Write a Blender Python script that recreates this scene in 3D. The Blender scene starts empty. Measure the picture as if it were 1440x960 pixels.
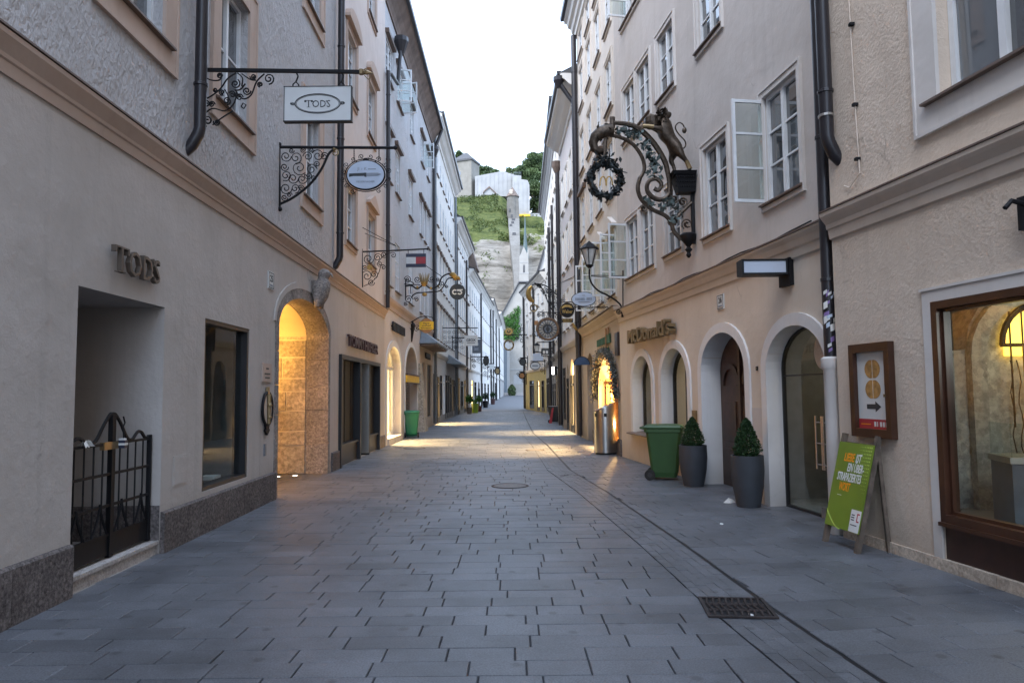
import bpy, bmesh, math, random
from mathutils import Vector, Matrix
random.seed(7)
S = bpy.context.scene
COL = S.collection
V = Vector
rad = math.radians

# ---------------------------------------------------------------- camera
CAM_Z, F_PX, PITCH, ROLL = 1.65, 1008.9, .07, -.0098
cam = bpy.data.cameras.new('camera')
cam.sensor_width = 36.0; cam.lens = F_PX / 1440 * 36.0
cam.clip_start = .05; cam.clip_end = 3000
camo = bpy.data.objects.new('camera', cam); COL.objects.link(camo)
_CP, _SP = math.cos(PITCH), math.sin(PITCH)
_CR, _SR = math.cos(ROLL), math.sin(ROLL)
def ray(px, py):
    x = (px - 720) / F_PX; y = (480 - py) / F_PX
    xr = x * _CR - y * _SR; yr = x * _SR + y * _CR
    return V((xr, _CP - yr * _SP, _SP + yr * _CP))
_right = ray(720 + F_PX, 480) - ray(720, 480); _up = ray(720, 480 - F_PX) - ray(720, 480)
_right.normalize(); _up.normalize(); _fw = ray(720, 480).normalized()
M3 = Matrix((_right, _up, -_fw)).transposed()
camo.matrix_world = Matrix.Translation((0, 0, CAM_Z)) @ M3.to_4x4()
S.camera = camo
def at(px, py, Y):
    """point of the world seen in that direction at distance Y along the street"""
    d = ray(px, py); t = Y / d.y
    return V((d.x * t, Y, CAM_Z + d.z * t))

# ---------------------------------------------------------------- world and sun (pale overcast dawn)
SUN_EL, SUN_ROT = rad(42), rad(222)
w = bpy.data.worlds.new('World'); S.world = w; w.use_nodes = True
nt = w.node_tree; nt.nodes.clear()
sky = nt.nodes.new('ShaderNodeTexSky'); sky.sky_type = 'NISHITA'; sky.sun_disc = False
sky.sun_elevation = SUN_EL; sky.sun_rotation = SUN_ROT; sky.dust_density = 2.0; sky.altitude = 400
tc = nt.nodes.new('ShaderNodeTexCoord')
nz = nt.nodes.new('ShaderNodeTexNoise'); nz.inputs['Scale'].default_value = 2.2; nz.inputs['Detail'].default_value = 5
mp = nt.nodes.new('ShaderNodeMapRange'); mp.inputs[1].default_value = .3; mp.inputs[2].default_value = .75
mp.inputs[3].default_value = .62; mp.inputs[4].default_value = .84
mx = nt.nodes.new('ShaderNodeMix'); mx.data_type = 'RGBA'
mx.inputs['B'].default_value = (7.6, 9.4, 12.4, 1)        # thin even cloud
bg = nt.nodes.new('ShaderNodeBackground'); bg.inputs['Strength'].default_value = .13
wo = nt.nodes.new('ShaderNodeOutputWorld')
L_ = nt.links.new
L_(tc.outputs['Generated'], nz.inputs['Vector']); L_(nz.outputs['Fac'], mp.inputs[0])
L_(mp.outputs[0], mx.inputs['Factor']); L_(sky.outputs['Color'], mx.inputs['A'])
L_(mx.outputs['Result'], bg.inputs['Color']); L_(bg.outputs[0], wo.inputs['Surface'])
sl = bpy.data.lights.new('sun', 'SUN'); sl.energy = 1.15; sl.angle = rad(40); sl.color = (1, .97, .95)
so = bpy.data.objects.new('sun', sl); COL.objects.link(so)
sdir = V((math.sin(SUN_ROT) * math.cos(SUN_EL), math.cos(SUN_ROT) * math.cos(SUN_EL), math.sin(SUN_EL)))
so.rotation_euler = sdir.to_track_quat('Z', 'Y').to_euler()
S.view_settings.view_transform = 'Standard'; S.view_settings.look = 'None'
S.view_settings.gamma = 1; S.view_settings.exposure = 1.5
S.render.engine = 'CYCLES'
S.cycles.max_bounces = 6; S.cycles.diffuse_bounces = 4; S.cycles.glossy_bounces = 3
S.cycles.transparent_max_bounces = 8; S.cycles.use_denoising = True
S.cycles.sample_clamp_indirect = 6
S.cycles.caustics_reflective = False; S.cycles.caustics_refractive = False

# ---------------------------------------------------------------- materials
def newmat(name):
    m = bpy.data.materials.new(name); m.use_nodes = True
    n = m.node_tree; b = n.nodes['Principled BSDF']
    return m, n, b
def N(n, t, **kw):
    o = n.nodes.new('ShaderNode' + t)
    for k, v in kw.items():
        if k in o.inputs: o.inputs[k].default_value = v
        else: setattr(o, k, v)
    return o
def plain(name, c, rough=.6, metal=0, spec=.5, vary=.12, scale=6, bump=0, bscale=60):
    m, n, b = newmat(name); l = n.links.new
    tc = N(n, 'TexCoord'); no = N(n, 'TexNoise', Scale=scale, Detail=4)
    l(tc.outputs['Object'], no.inputs['Vector'])
    rp = N(n, 'ValToRGB'); e = rp.color_ramp.elements
    e[0].position = .3; e[1].position = .7
    e[0].color = (*[x * (1 - vary) for x in c], 1); e[1].color = (*[min(1, x * (1 + vary)) for x in c], 1)
    l(no.outputs['Fac'], rp.inputs['Fac']); l(rp.outputs['Color'], b.inputs['Base Color'])
    b.inputs['Roughness'].default_value = rough; b.inputs['Metallic'].default_value = metal
    b.inputs['Specular IOR Level'].default_value = spec
    if bump:
        nb = N(n, 'TexNoise', Scale=bscale, Detail=3); bp = N(n, 'Bump', Strength=bump, Distance=.01)
        l(tc.outputs['Object'], nb.inputs['Vector']); l(nb.outputs['Fac'], bp.inputs['Height'])
        l(bp.outputs['Normal'], b.inputs['Normal'])
    return m
def plaster(name, c, bump=.4, scale=18, dist=.01, stain=.35, scratch=0, low=None):
    """lime plaster: blotchy colour, fine relief, rain streaks, dirt patches low down"""
    m, n, b = newmat(name); l = n.links.new
    geo = N(n, 'NewGeometry')
    big = N(n, 'TexNoise', Scale=.55, Detail=6, Roughness=.65)
    l(geo.outputs['Position'], big.inputs['Vector'])
    rp = N(n, 'ValToRGB'); e = rp.color_ramp.elements
    e[0].position = .32; e[1].position = .68
    k = 1 - .28 * stain
    e[0].color = (c[0] * k, c[1] * k * .99, c[2] * k * .97, 1); e[1].color = (*[min(1, x * 1.06) for x in c], 1)
    l(big.outputs['Fac'], rp.inputs['Fac'])
    mapn = N(n, 'Mapping'); mapn.inputs['Scale'].default_value = (3.2, 3.2, .22)
    l(geo.outputs['Position'], mapn.inputs['Vector'])
    st = N(n, 'TexNoise', Scale=1.6, Detail=5, Roughness=.7); l(mapn.outputs[0], st.inputs['Vector'])
    sr_ = N(n, 'MapRange'); sr_.inputs[1].default_value = .52; sr_.inputs[2].default_value = .8
    sr_.inputs[3].default_value = 0; sr_.inputs[4].default_value = stain * .75
    l(st.outputs['Fac'], sr_.inputs[0])
    mx = N(n, 'Mix', data_type='RGBA'); mx.inputs['B'].default_value = (c[0] * .55, c[1] * .54, c[2] * .53, 1)
    l(sr_.outputs[0], mx.inputs['Factor']); l(rp.outputs['Color'], mx.inputs['A'])
    # small pits and spots
    sp_ = N(n, 'TexNoise', Scale=7, Detail=8, Roughness=.8); l(geo.outputs['Position'], sp_.inputs['Vector'])
    s2 = N(n, 'MapRange'); s2.inputs[1].default_value = .6; s2.inputs[2].default_value = .72
    s2.inputs[3].default_value = 0; s2.inputs[4].default_value = stain * .8
    l(sp_.outputs['Fac'], s2.inputs[0])
    m2 = N(n, 'Mix', data_type='RGBA'); m2.inputs['B'].default_value = (c[0] * .62, c[1] * .6, c[2] * .57, 1)
    l(s2.outputs[0], m2.inputs['Factor']); l(mx.outputs['Result'], m2.inputs['A'])
    sx = N(n, 'SeparateXYZ'); l(geo.outputs['Position'], sx.inputs[0])
    dz = N(n, 'MapRange'); dz.inputs[1].default_value = .9; dz.inputs[2].default_value = .05; dz.inputs[3].default_value = -.28; dz.inputs[4].default_value = .42; l(sx.outputs['Z'], dz.inputs[0])
    dn = N(n, 'Math', operation='ADD'); l(dz.outputs[0], dn.inputs[0]); l(big.outputs['Fac'], dn.inputs[1])
    dm = N(n, 'MapRange'); dm.inputs[1].default_value = .5; dm.inputs[2].default_value = .95; dm.inputs[3].default_value = 0; dm.inputs[4].default_value = .6; l(dn.outputs[0], dm.inputs[0])
    lowz = N(n, 'MapRange'); lowz.inputs[1].default_value = 1.3; lowz.inputs[2].default_value = .9; l(sx.outputs['Z'], lowz.inputs[0])
    dd = N(n, 'Math', operation='MULTIPLY'); l(dm.outputs[0], dd.inputs[0]); l(lowz.outputs[0], dd.inputs[1])
    m3 = N(n, 'Mix', data_type='RGBA'); m3.inputs['B'].default_value = (c[0] * .5, c[1] * .49, c[2] * .47, 1)
    l(dd.outputs[0], m3.inputs['Factor']); l(m2.outputs['Result'], m3.inputs['A'])
    cd = N(n, 'TexNoise', Scale=1.3, Detail=5); l(geo.outputs['Position'], cd.inputs['Vector'])
    cv_ = N(n, 'VectorMath', operation='MULTIPLY_ADD'); cv_.inputs[1].default_value = (.9, .9, .9); l(cd.outputs['Color'], cv_.inputs[0]); l(geo.outputs['Position'], cv_.inputs[2])
    ck = N(n, 'TexVoronoi', Scale=.42, feature='DISTANCE_TO_EDGE'); l(cv_.outputs[0], ck.inputs['Vector'])
    c1 = N(n, 'MapRange'); c1.inputs[1].default_value = .0015; c1.inputs[2].default_value = .006; c1.inputs[3].default_value = 1; c1.inputs[4].default_value = 0; l(ck.outputs['Distance'], c1.inputs[0])
    c2 = N(n, 'MapRange'); c2.inputs[1].default_value = .52; c2.inputs[2].default_value = .62; c2.inputs[3].default_value = 0; c2.inputs[4].default_value = .6 * min(1, stain * 2); l(big.outputs['Fac'], c2.inputs[0])
    c3 = N(n, 'Math', operation='MULTIPLY'); l(c1.outputs[0], c3.inputs[0]); l(c2.outputs[0], c3.inputs[1])
    m4 = N(n, 'Mix', data_type='RGBA'); m4.inputs['B'].default_value = (c[0] * .4, c[1] * .38, c[2] * .36, 1)
    l(c3.outputs[0], m4.inputs['Factor']); l(m3.outputs['Result'], m4.inputs['A'])
    l(m4.outputs['Result'], b.inputs['Base Color'])
    b.inputs['Roughness'].default_value = .9; b.inputs['Specular IOR Level'].default_value = .15
    h = N(n, 'TexNoise', Scale=scale, Detail=6, Roughness=.6)
    if scratch:
        mp2 = N(n, 'Mapping'); mp2.inputs['Rotation'].default_value = (rad(38), 0, 0)
        mp2.inputs['Scale'].default_value = (1, 1, .5)
        l(geo.outputs['Position'], mp2.inputs['Vector']); l(mp2.outputs[0], h.inputs['Vector'])
        h.inputs['Distortion'].default_value = .35; h.inputs['Detail'].default_value = 3
    else:
        l(geo.outputs['Position'], h.inputs['Vector'])
    am = N(n, 'MapRange'); am.inputs[1].default_value = .35; am.inputs[2].default_value = .65; am.inputs[3].default_value = .35; am.inputs[4].default_value = 1.25; l(big.outputs['Fac'], am.inputs[0])
    hm = N(n, 'Math', operation='MULTIPLY'); l(h.outputs['Fac'], hm.inputs[0]); l(am.outputs[0], hm.inputs[1])
    bp = N(n, 'Bump', Strength=bump, Distance=dist); l(hm.outputs[0], bp.inputs['Height'])
    h2 = N(n, 'TexNoise', Scale=2.2, Detail=3); l(geo.outputs['Position'], h2.inputs['Vector'])
    bp2 = N(n, 'Bump', Strength=.35, Distance=.05); l(h2.outputs['Fac'], bp2.inputs['Height'])
    l(bp.outputs['Normal'], bp2.inputs['Normal']); l(bp2.outputs['Normal'], b.inputs['Normal'])
    return m
def stone(name, c, dark=.45, scale=30, bump=.6, dist=.008):
    """conglomerate: pebbles and pits"""
    m, n, b = newmat(name); l = n.links.new
    geo = N(n, 'NewGeometry'); oi = N(n, 'ObjectInfo')
    vo = N(n, 'TexVoronoi', Scale=scale); no = N(n, 'TexNoise', Scale=scale * .9, Detail=5, Roughness=.75); lo = N(n, 'TexNoise', Scale=scale * .09, Detail=4)
    for q in (vo, no, lo): l(geo.outputs['Position'], q.inputs['Vector'])
    rp = N(n, 'ValToRGB'); e = rp.color_ramp.elements
    e[0].position = .36; e[1].position = .6
    e[0].color = (*[x * dark for x in c], 1); e[1].color = (*[min(1, x * 1.12) for x in c], 1)
    l(no.outputs['Fac'], rp.inputs['Fac'])
    bw = N(n, 'RGBToBW'); l(vo.outputs['Color'], bw.inputs[0])
    v1 = N(n, 'MapRange'); v1.inputs[3].default_value = .72; v1.inputs[4].default_value = 1.2; l(bw.outputs[0], v1.inputs[0])
    v2 = N(n, 'MapRange'); v2.inputs[1].default_value = .3; v2.inputs[2].default_value = .7; v2.inputs[3].default_value = .8; v2.inputs[4].default_value = 1.15; l(lo.outputs['Fac'], v2.inputs[0])
    v3 = N(n, 'MapRange'); v3.inputs[3].default_value = .88; v3.inputs[4].default_value = 1.15; l(oi.outputs['Random'], v3.inputs[0])
    a1 = N(n, 'Math', operation='MULTIPLY'); l(v1.outputs[0], a1.inputs[0]); l(v2.outputs[0], a1.inputs[1])
    a2 = N(n, 'Math', operation='MULTIPLY'); l(a1.outputs[0], a2.inputs[0]); l(v3.outputs[0], a2.inputs[1])
    sc = N(n, 'VectorMath', operation='SCALE'); l(rp.outputs['Color'], sc.inputs[0]); l(a2.outputs[0], sc.inputs['Scale'])
    l(sc.outputs[0], b.inputs['Base Color']); b.inputs['Roughness'].default_value = .85
    b.inputs['Specular IOR Level'].default_value = .2
    bp = N(n, 'Bump', Strength=bump, Distance=dist); l(no.outputs['Fac'], bp.inputs['Height'])
    l(bp.outputs['Normal'], b.inputs['Normal'])
    return m
def slabmat():
    """granite paving: every slab its own tone (stored on the mesh), grain, stains of its own"""
    m, n, b = newmat('granite_paving'); l = n.links.new
    at_ = N(n, 'Attribute', attribute_name='tone'); geo = N(n, 'NewGeometry')
    g = N(n, 'TexNoise', Scale=85, Detail=4, Roughness=.7); l(geo.outputs['Position'], g.inputs['Vector'])
    s = N(n, 'TexNoise', Scale=.8, Detail=9, Roughness=.72); l(geo.outputs['Position'], s.inputs['Vector'])
    gm = N(n, 'MapRange'); gm.inputs[1].default_value = .3; gm.inputs[2].default_value = .7; gm.inputs[3].default_value = .5; gm.inputs[4].default_value = 1.5
    l(g.outputs['Fac'], gm.inputs[0])
    sm = N(n, 'MapRange'); sm.inputs[1].default_value = .44; sm.inputs[2].default_value = .66; sm.inputs[3].default_value = 1.14; sm.inputs[4].default_value = .58
    l(s.outputs['Fac'], sm.inputs[0])
    m1 = N(n, 'Math', operation='MULTIPLY'); l(gm.outputs[0], m1.inputs[0]); l(sm.outputs[0], m1.inputs[1])
    gv = N(n, 'TexVoronoi', Scale=1.5, voronoi_dimensions='2D'); l(geo.outputs['Position'], gv.inputs['Vector'])
    wob = N(n, 'TexNoise', Scale=9, Detail=3); l(geo.outputs['Position'], wob.inputs['Vector'])
    wa = N(n, 'Math', operation='MULTIPLY_ADD'); wa.inputs[1].default_value = .09; l(wob.outputs['Fac'], wa.inputs[0]); l(gv.outputs['Distance'], wa.inputs[2])
    gs = N(n, 'MapRange'); gs.inputs[1].default_value = .075; gs.inputs[2].default_value = .11; gs.inputs[3].default_value = .55; gs.inputs[4].default_value = 1; l(wa.outputs[0], gs.inputs[0])
    gm_ = N(n, 'Math', operation='MULTIPLY'); l(m1.outputs[0], gm_.inputs[0]); l(gs.outputs[0], gm_.inputs[1])
    m2 = N(n, 'Math', operation='MULTIPLY'); l(gm_.outputs[0], m2.inputs[0]); l(at_.outputs['Fac'], m2.inputs[1])
    cb = N(n, 'Vector' + 'Math', operation='SCALE'); cb.inputs[0].default_value = (.1, .106, .12)
    l(m2.outputs[0], cb.inputs['Scale']); l(cb.outputs[0], b.inputs['Base Color'])
    b.inputs['Roughness'].default_value = .48; b.inputs['Specular IOR Level'].default_value = .6
    bp = N(n, 'Bump', Strength=.35, Distance=.004); l(g.outputs['Fac'], bp.inputs['Height']); l(bp.outputs['Normal'], b.inputs['Normal'])
    return m
def glassmat(name, tint=(.9, .95, .95), rough=.01, wav=.008, opac=.0, dark=(.02, .025, .03)):
    """thin window pane: see-through straight on, mirror at a glancing angle"""
    m, n, b = newmat(name); l = n.links.new
    n.nodes.remove(b)
    tr = N(n, 'BsdfTransparent', Color=(*tint, 1)); gl = N(n, 'BsdfGlossy', Roughness=rough)
    fr0 = N(n, 'Fresnel', IOR=1.6); bf = N(n, 'NewGeometry'); inv = N(n, 'Math', operation='SUBTRACT'); inv.inputs[0].default_value = 1; l(bf.outputs['Backfacing'], inv.inputs[1])
    fr = N(n, 'Math', operation='MULTIPLY'); l(fr0.outputs[0], fr.inputs[0]); l(inv.outputs[0], fr.inputs[1]); mix = N(n, 'MixShader'); out = n.nodes['Material Output']
    geo = N(n, 'NewGeometry'); no = N(n, 'TexNoise', Scale=1.7, Detail=2); l(geo.outputs['Position'], no.inputs['Vector'])
    bp = N(n, 'Bump', Strength=wav, Distance=.1); l(no.outputs['Fac'], bp.inputs['Height'])
    l(bp.outputs['Normal'], gl.inputs['Normal'])
    l(fr.outputs[0], mix.inputs[0]); l(tr.outputs[0], mix.inputs[1]); l(gl.outputs[0], mix.inputs[2])
    l(mix.outputs[0], out.inputs['Surface'])
    return m
def panemat(name, c, wav=.05):
    """upper-floor pane with the room dark or curtained behind"""
    m, n, b = newmat(name); l = n.links.new
    oi = N(n, 'ObjectInfo'); rp = N(n, 'ValToRGB'); e = rp.color_ramp.elements
    e[0].color = (*[x * .45 for x in c], 1); e[1].color = (*[min(1, x * 1.7) for x in c], 1)
    l(oi.outputs['Random'], rp.inputs['Fac']); l(rp.outputs['Color'], b.inputs['Base Color'])
    b.inputs['Roughness'].default_value = .02; b.inputs['IOR'].default_value = 2.3
    return m
def emit(name, c, s):
    m, n, b = newmat(name)
    b.inputs['Base Color'].default_value = (*c, 1); b.inputs['Emission Color'].default_value = (*c, 1)
    b.inputs['Emission Strength'].default_value = s
    return m
def leafmat(name, c1, c2):
    m, n, b = newmat(name); l = n.links.new
    at_ = N(n, 'Attribute', attribute_name='tone'); rp = N(n, 'ValToRGB'); e = rp.color_ramp.elements
    e[0].color = (*c1, 1); e[1].color = (*c2, 1)
    l(at_.outputs['Fac'], rp.inputs['Fac']); l(rp.outputs['Color'], b.inputs['Base Color'])
    b.inputs['Roughness'].default_value = .55; b.inputs['Specular IOR Level'].default_value = .25
    return m
def hillmat():
    m, n, b = newmat('grass_and_rock'); l = n.links.new
    at_ = N(n, 'Attribute', attribute_name='tone'); geo = N(n, 'NewGeometry')
    no = N(n, 'TexNoise', Scale=.16, Detail=8, Roughness=.7); l(geo.outputs['Position'], no.inputs['Vector'])
    gr = N(n, 'ValToRGB'); e = gr.color_ramp.elements
    e[0].position = .3; e[1].position = .72
    e[0].color = (.022, .04, .012, 1); e[1].color = (.14, .15, .05, 1)
    g2 = N(n, 'TexNoise', Scale=.45, Detail=8, Roughness=.75); l(geo.outputs['Position'], g2.inputs['Vector']); l(g2.outputs['Fac'], gr.inputs['Fac'])
    mpn = N(n, 'Mapping'); mpn.inputs['Rotation'].default_value = (0, rad(-24), 0); mpn.inputs['Scale'].default_value = (.25, .4, 1.3)
    l(geo.outputs['Position'], mpn.inputs['Vector'])
    rk = N(n, 'TexNoise', Scale=.22, Detail=10, Roughness=.72); l(mpn.outputs[0], rk.inputs['Vector'])
    rr = N(n, 'ValToRGB'); e = rr.color_ramp.elements
    e[0].position = .4; e[1].position = .58
    e[0].color = (.1, .09, .075, 1); e[1].color = (.3, .275, .24, 1)
    l(rk.outputs['Fac'], rr.inputs['Fac'])
    ad = N(n, 'Math', operation='ADD'); l(at_.outputs['Fac'], ad.inputs[0])
    sc = N(n, 'MapRange'); sc.inputs[1].default_value = .3; sc.inputs[2].default_value = .7; sc.inputs[3].default_value = -.45; sc.inputs[4].default_value = .45
    l(no.outputs['Fac'], sc.inputs[0]); l(sc.outputs[0], ad.inputs[1])
    st = N(n, 'MapRange'); st.inputs[1].default_value = .42; st.inputs[2].default_value = .58; l(ad.outputs[0], st.inputs[0])
    mx = N(n, 'Mix', data_type='RGBA'); l(st.outputs[0], mx.inputs['Factor']); l(rr.outputs['Color'], mx.inputs['A']); l(gr.outputs['Color'], mx.inputs['B'])
    l(mx.outputs['Result'], b.inputs['Base Color']); b.inputs['Roughness'].default_value = .95; b.inputs['Specular IOR Level'].default_value = .1
    bp = N(n, 'Bump', Strength=.8, Distance=1.2); l(rk.outputs['Fac'], bp.inputs['Height']); l(bp.outputs['Normal'], b.inputs['Normal'])
    return m
MT = dict(
    la_low=plaster('grey_beige_plaster', (0.49, 0.455, 0.43), .75, 22, .009, .45),
    la_up=plaster('grey_trowelled_plaster', (0.46, 0.455, 0.465), 1.0, 19, .045, .3, scratch=1),
    la_trim=plaster('pink_beige_trim', (0.5, 0.395, 0.335), .2, 30, .004, .3),
    la_pink=plaster('pink_plaster', (0.61, 0.545, 0.51), .35, 22, .008, .3),
    lb=plaster('blue_grey_roughcast', (0.5, 0.51, 0.535), .9, 17, .035, .45, scratch=1),
    lb_low=plaster('pale_pink_plaster', (0.57, 0.52, 0.49), .3, 20, .006, .3),
    cream=plaster('cream_white_plaster', (0.68, 0.67, 0.65), .25, 20, .006, .15),
    grey=plaster('grey_shopfront_plaster', (0.4, 0.4, 0.4), .25, 20, .006, .35),
    white=plaster('white_plaster', (0.68, 0.665, 0.64), .2, 20, .006, .15),
    ra=plaster('peach_roughcast', (0.65, 0.55, 0.46), .75, 30, .016, .4),
    ra_trim=plaster('peach_trim', (0.66, 0.57, 0.49), .2, 30, .004, .4),
    rb=plaster('mauve_grey_plaster', (0.545, 0.505, 0.48), .35, 15, .012, .32),
    rb_low=plaster('warm_beige_plaster', (0.63, 0.56, 0.485), .3, 20, .008, .3),
    rc=plaster('cream_beige_plaster', (0.63, 0.58, 0.53), .3, 18, .008, .25),
    rc_low=plaster('ochre_beige_plaster', (0.5, 0.42, 0.345), .3, 18, .008, .4),
    rd=plaster('mauve_plaster', (0.56, 0.53, 0.53), .3, 18, .008, .2),
    surround=plaster('lilac_white_surround', (0.63, 0.6, 0.58), .25, 25, .004, .25),
    arch_white=plaster('white_arch_surround', (0.7, 0.69, 0.69), .3, 18, .006, .28),
    yellow=plaster('ochre_yellow_plaster', (.5, .42, .2), .3, 20, .006, .3),
    vault=plaster('vault_plaster', (.6, .5, .36), .3, 12, .01, .2),
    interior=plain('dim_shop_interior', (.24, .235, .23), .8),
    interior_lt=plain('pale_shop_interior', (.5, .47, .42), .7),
    plinth=stone('dark_conglomerate_plinth', (.165, .145, .14), .35, 34, .7, .012),
    ashlar=stone('warm_conglomerate_block', (.46, .41, .34), .6, 17, 1.0, .02),
    archst=stone('grey_arch_stone', (.3, .27, .25), .5, 30, .5, .008),
    step=stone('pale_stone_step', (.45, .42, .4), .8, 60, .2, .003),
    tile=stone('beige_skirting_tile', (.46, .39, .32), .8, 40, .2, .002),
    mortar=plain('dusty_mortar', (.62, .57, .48), .95, bump=.4),
    joint=plain('dark_paving_joint', (.045, .046, .05), .95),
    slab=slabmat(),
    pave_far=plain('far_paving', (.1, .105, .118), .65),
    ground=plain('earth', (.16, .15, .13), .95),
    iron=plain('black_iron', (.011, .011, .013), .6, 0, .2),
    pipe=plain('dark_downpipe', (.02, .018, .022), .38, 0, bump=.1, bscale=8),
    greypipe=plain('grey_zinc_pipe', (.16, .18, .2), .45, .5),
    bronze=plain('dark_bronze', (.085, .065, .05), .42, .75, vary=.4, scale=20, bump=.5, bscale=50),
    verdi=plain('verdigris_leaf', (.13, .17, .165), .6, .35, vary=.5, scale=14),
    dleaf=plain('dark_metal_leaf', (.035, .042, .043), .5, .5, vary=.5, scale=14),
    gold=plain('gilded_metal', (.42, .27, .09), .42, .8, vary=.25, scale=25),
    brass=plain('brown_brass', (.26, .19, .1), .4, .7, vary=.2),
    white_paint=plain('white_window_paint', (.7, .72, .74), .45, vary=.06),
    sign_white=plain('pale_sign_enamel', (.62, .64, .64), .4, vary=.04),
    sign_blue=plain('pale_blue_sign_enamel', (.5, .58, .7), .4, vary=.04),
    black=plain('black_paint', (.014, .014, .016), .5, 0, .2, vary=.1),
    navy=plain('navy_paint', (.02, .028, .06), .45),
    red=plain('red_paint', (.38, .03, .04), .45),
    yel=plain('yellow_sign_paint', (.72, .46, .02), .45),
    darkred=plain('dark_red_letters', (.05, .015, .015), .4),
    brown=plain('brown_sign_paint', (.3, .15, .06), .5),
    wood=plain('dark_red_wood', (.05, .02, .011), .35, vary=.3, scale=3),
    panelw=plain('dark_brown_panel', (.03, .013, .01), .3, vary=.3),
    door=plain('carved_dark_wood', (.05, .026, .018), .45, vary=.35, scale=5),
    oldwood=plain('weathered_wood', (.11, .085, .065), .8, vary=.35, scale=9, bump=.4, bscale=40),
    warmwood=plain('warm_wood', (.45, .22, .07), .5, vary=.2),
    steel=plain('brushed_steel', (.5, .49, .47), .28, .95, vary=.06),
    darksteel=plain('dark_steel_profile', (.018, .018, .02), .4, 0, .4),
    greenbin=plain('green_plastic', (.03, .082, .022), .42, vary=.08, bump=.1, bscale=120),
    greenbin2=plain('emerald_plastic', (.01, .16, .075), .42, vary=.08),
    blackbin=plain('black_plastic', (.022, .023, .026), .5),
    rubber=plain('rubber', (.015, .015, .015), .8),
    planter=plain('anthracite_planter', (.038, .043, .052), .65, vary=.12, bump=.25, bscale=25),
    gravel=plain('white_gravel', (.6, .6, .58), .8, vary=.3, scale=60),
    green_poster=plain('green_poster', (.15, .235, .02), .4, vary=.15, scale=2),
    lightgreen=plain('light_green_dots', (.42, .6, .12), .4),
    orange=plain('orange_print', (.85, .3, .01), .45),
    greenpaint=plain('dark_green_letters', (.015, .09, .035), .5),
    bluepaint=plain('dark_blue_sign', (.03, .07, .16), .45),
    grey_sign=plain('grey_plaque', (.12, .14, .17), .45),
    ink=plain('dark_ink', (.03, .035, .04), .6),
    greyink=plain('grey_ink', (.25, .28, .33), .6),
    paper=plain('white_paper', (.66, .66, .64), .7),
    roofdark=plain('dark_roof', (.075, .075, .08), .75, vary=.3),
    roofblue=plain('slate_blue_sheet', (.16, .19, .22), .5),
    soffit=plain('brown_soffit', (.16, .12, .1), .85, vary=.35, scale=2),
    sill=plain('brown_sheet_sill', (.13, .09, .07), .5),
    copper=plain('green_copper_spire', (.075, .11, .11), .6, vary=.25),
    wrap=plain('white_scaffold_sheet', (.33, .33, .33), .7, vary=.12, scale=.35, bump=.6, bscale=.6),
    wallstone=plaster('weathered_rampart_stone', (.2, .19, .175), .6, 1.4, .2, .9),
    towerst=plaster('weathered_tower_render', (.26, .245, .22), .4, 2, .1, .6),
    hill=hillmat(),
    yew=leafmat('yew_leaf', (.006, .02, .008), (.03, .075, .022)),
    tree=leafmat('tree_leaf', (.028, .052, .02), (.12, .17, .065)),
    grass=leafmat('meadow_leaf', (.026, .046, .012), (.13, .165, .045)),
    ivy=leafmat('ivy_leaf', (.02, .08, .012), (.08, .2, .04)),
    bark=plain('bark', (.08, .06, .045), .9),
    chalk=plaster('pale_church_render', (.36, .345, .32), .3, 3, .02, .3),
    pane=panemat('sky_pane', (.07, .08, .09)),
    pane_w=panemat('curtained_pane', (.3, .31, .33)),
    glass=glassmat('shop_glass'),
    lettermetal=plain('dull_letter_metal', (.14, .115, .095), .45, .6),
    shopwall=stone('grey_brown_shop_stone', (.46, .45, .42), .7, 14, .4, .01),
    lobby_shade=plain('painted_lobby_shade', (.035, .034, .034), .8),  # near-black colour stands in for the shade deep in the doorway
    wheelwood=plain('dark_wheel_wood', (.14, .085, .05), .6, vary=.35, scale=12),
    petal_grey=plain('tarnished_petal', (.34, .33, .31), .5, vary=.3),
    violet=plain('violet_sticker', (.22, .14, .35), .5),
    garl=plain('dusty_garland_leaf', (.12, .13, .12), .6, vary=.6, scale=12),
    yglow=emit('yellow_light_panel', (1, .6, .08), 1.3),
    bulb=emit('lamp_glow', (1, .72, .35), 14),
    warmglow=emit('warm_light_panel', (1, .66, .28), 2.2),
    lampglass=plain('frosted_lamp_glass', (.6, .6, .58), .3),
    coolglow2=emit('white_light_panel', (1, .97, .9), 2.5),
    coolglow=plain('light_box_panel', (.5, .56, .66), .25, vary=.03),
    pastry=plain('amber_print', (.4, .22, .07), .5, vary=.5, scale=14),
)
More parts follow.
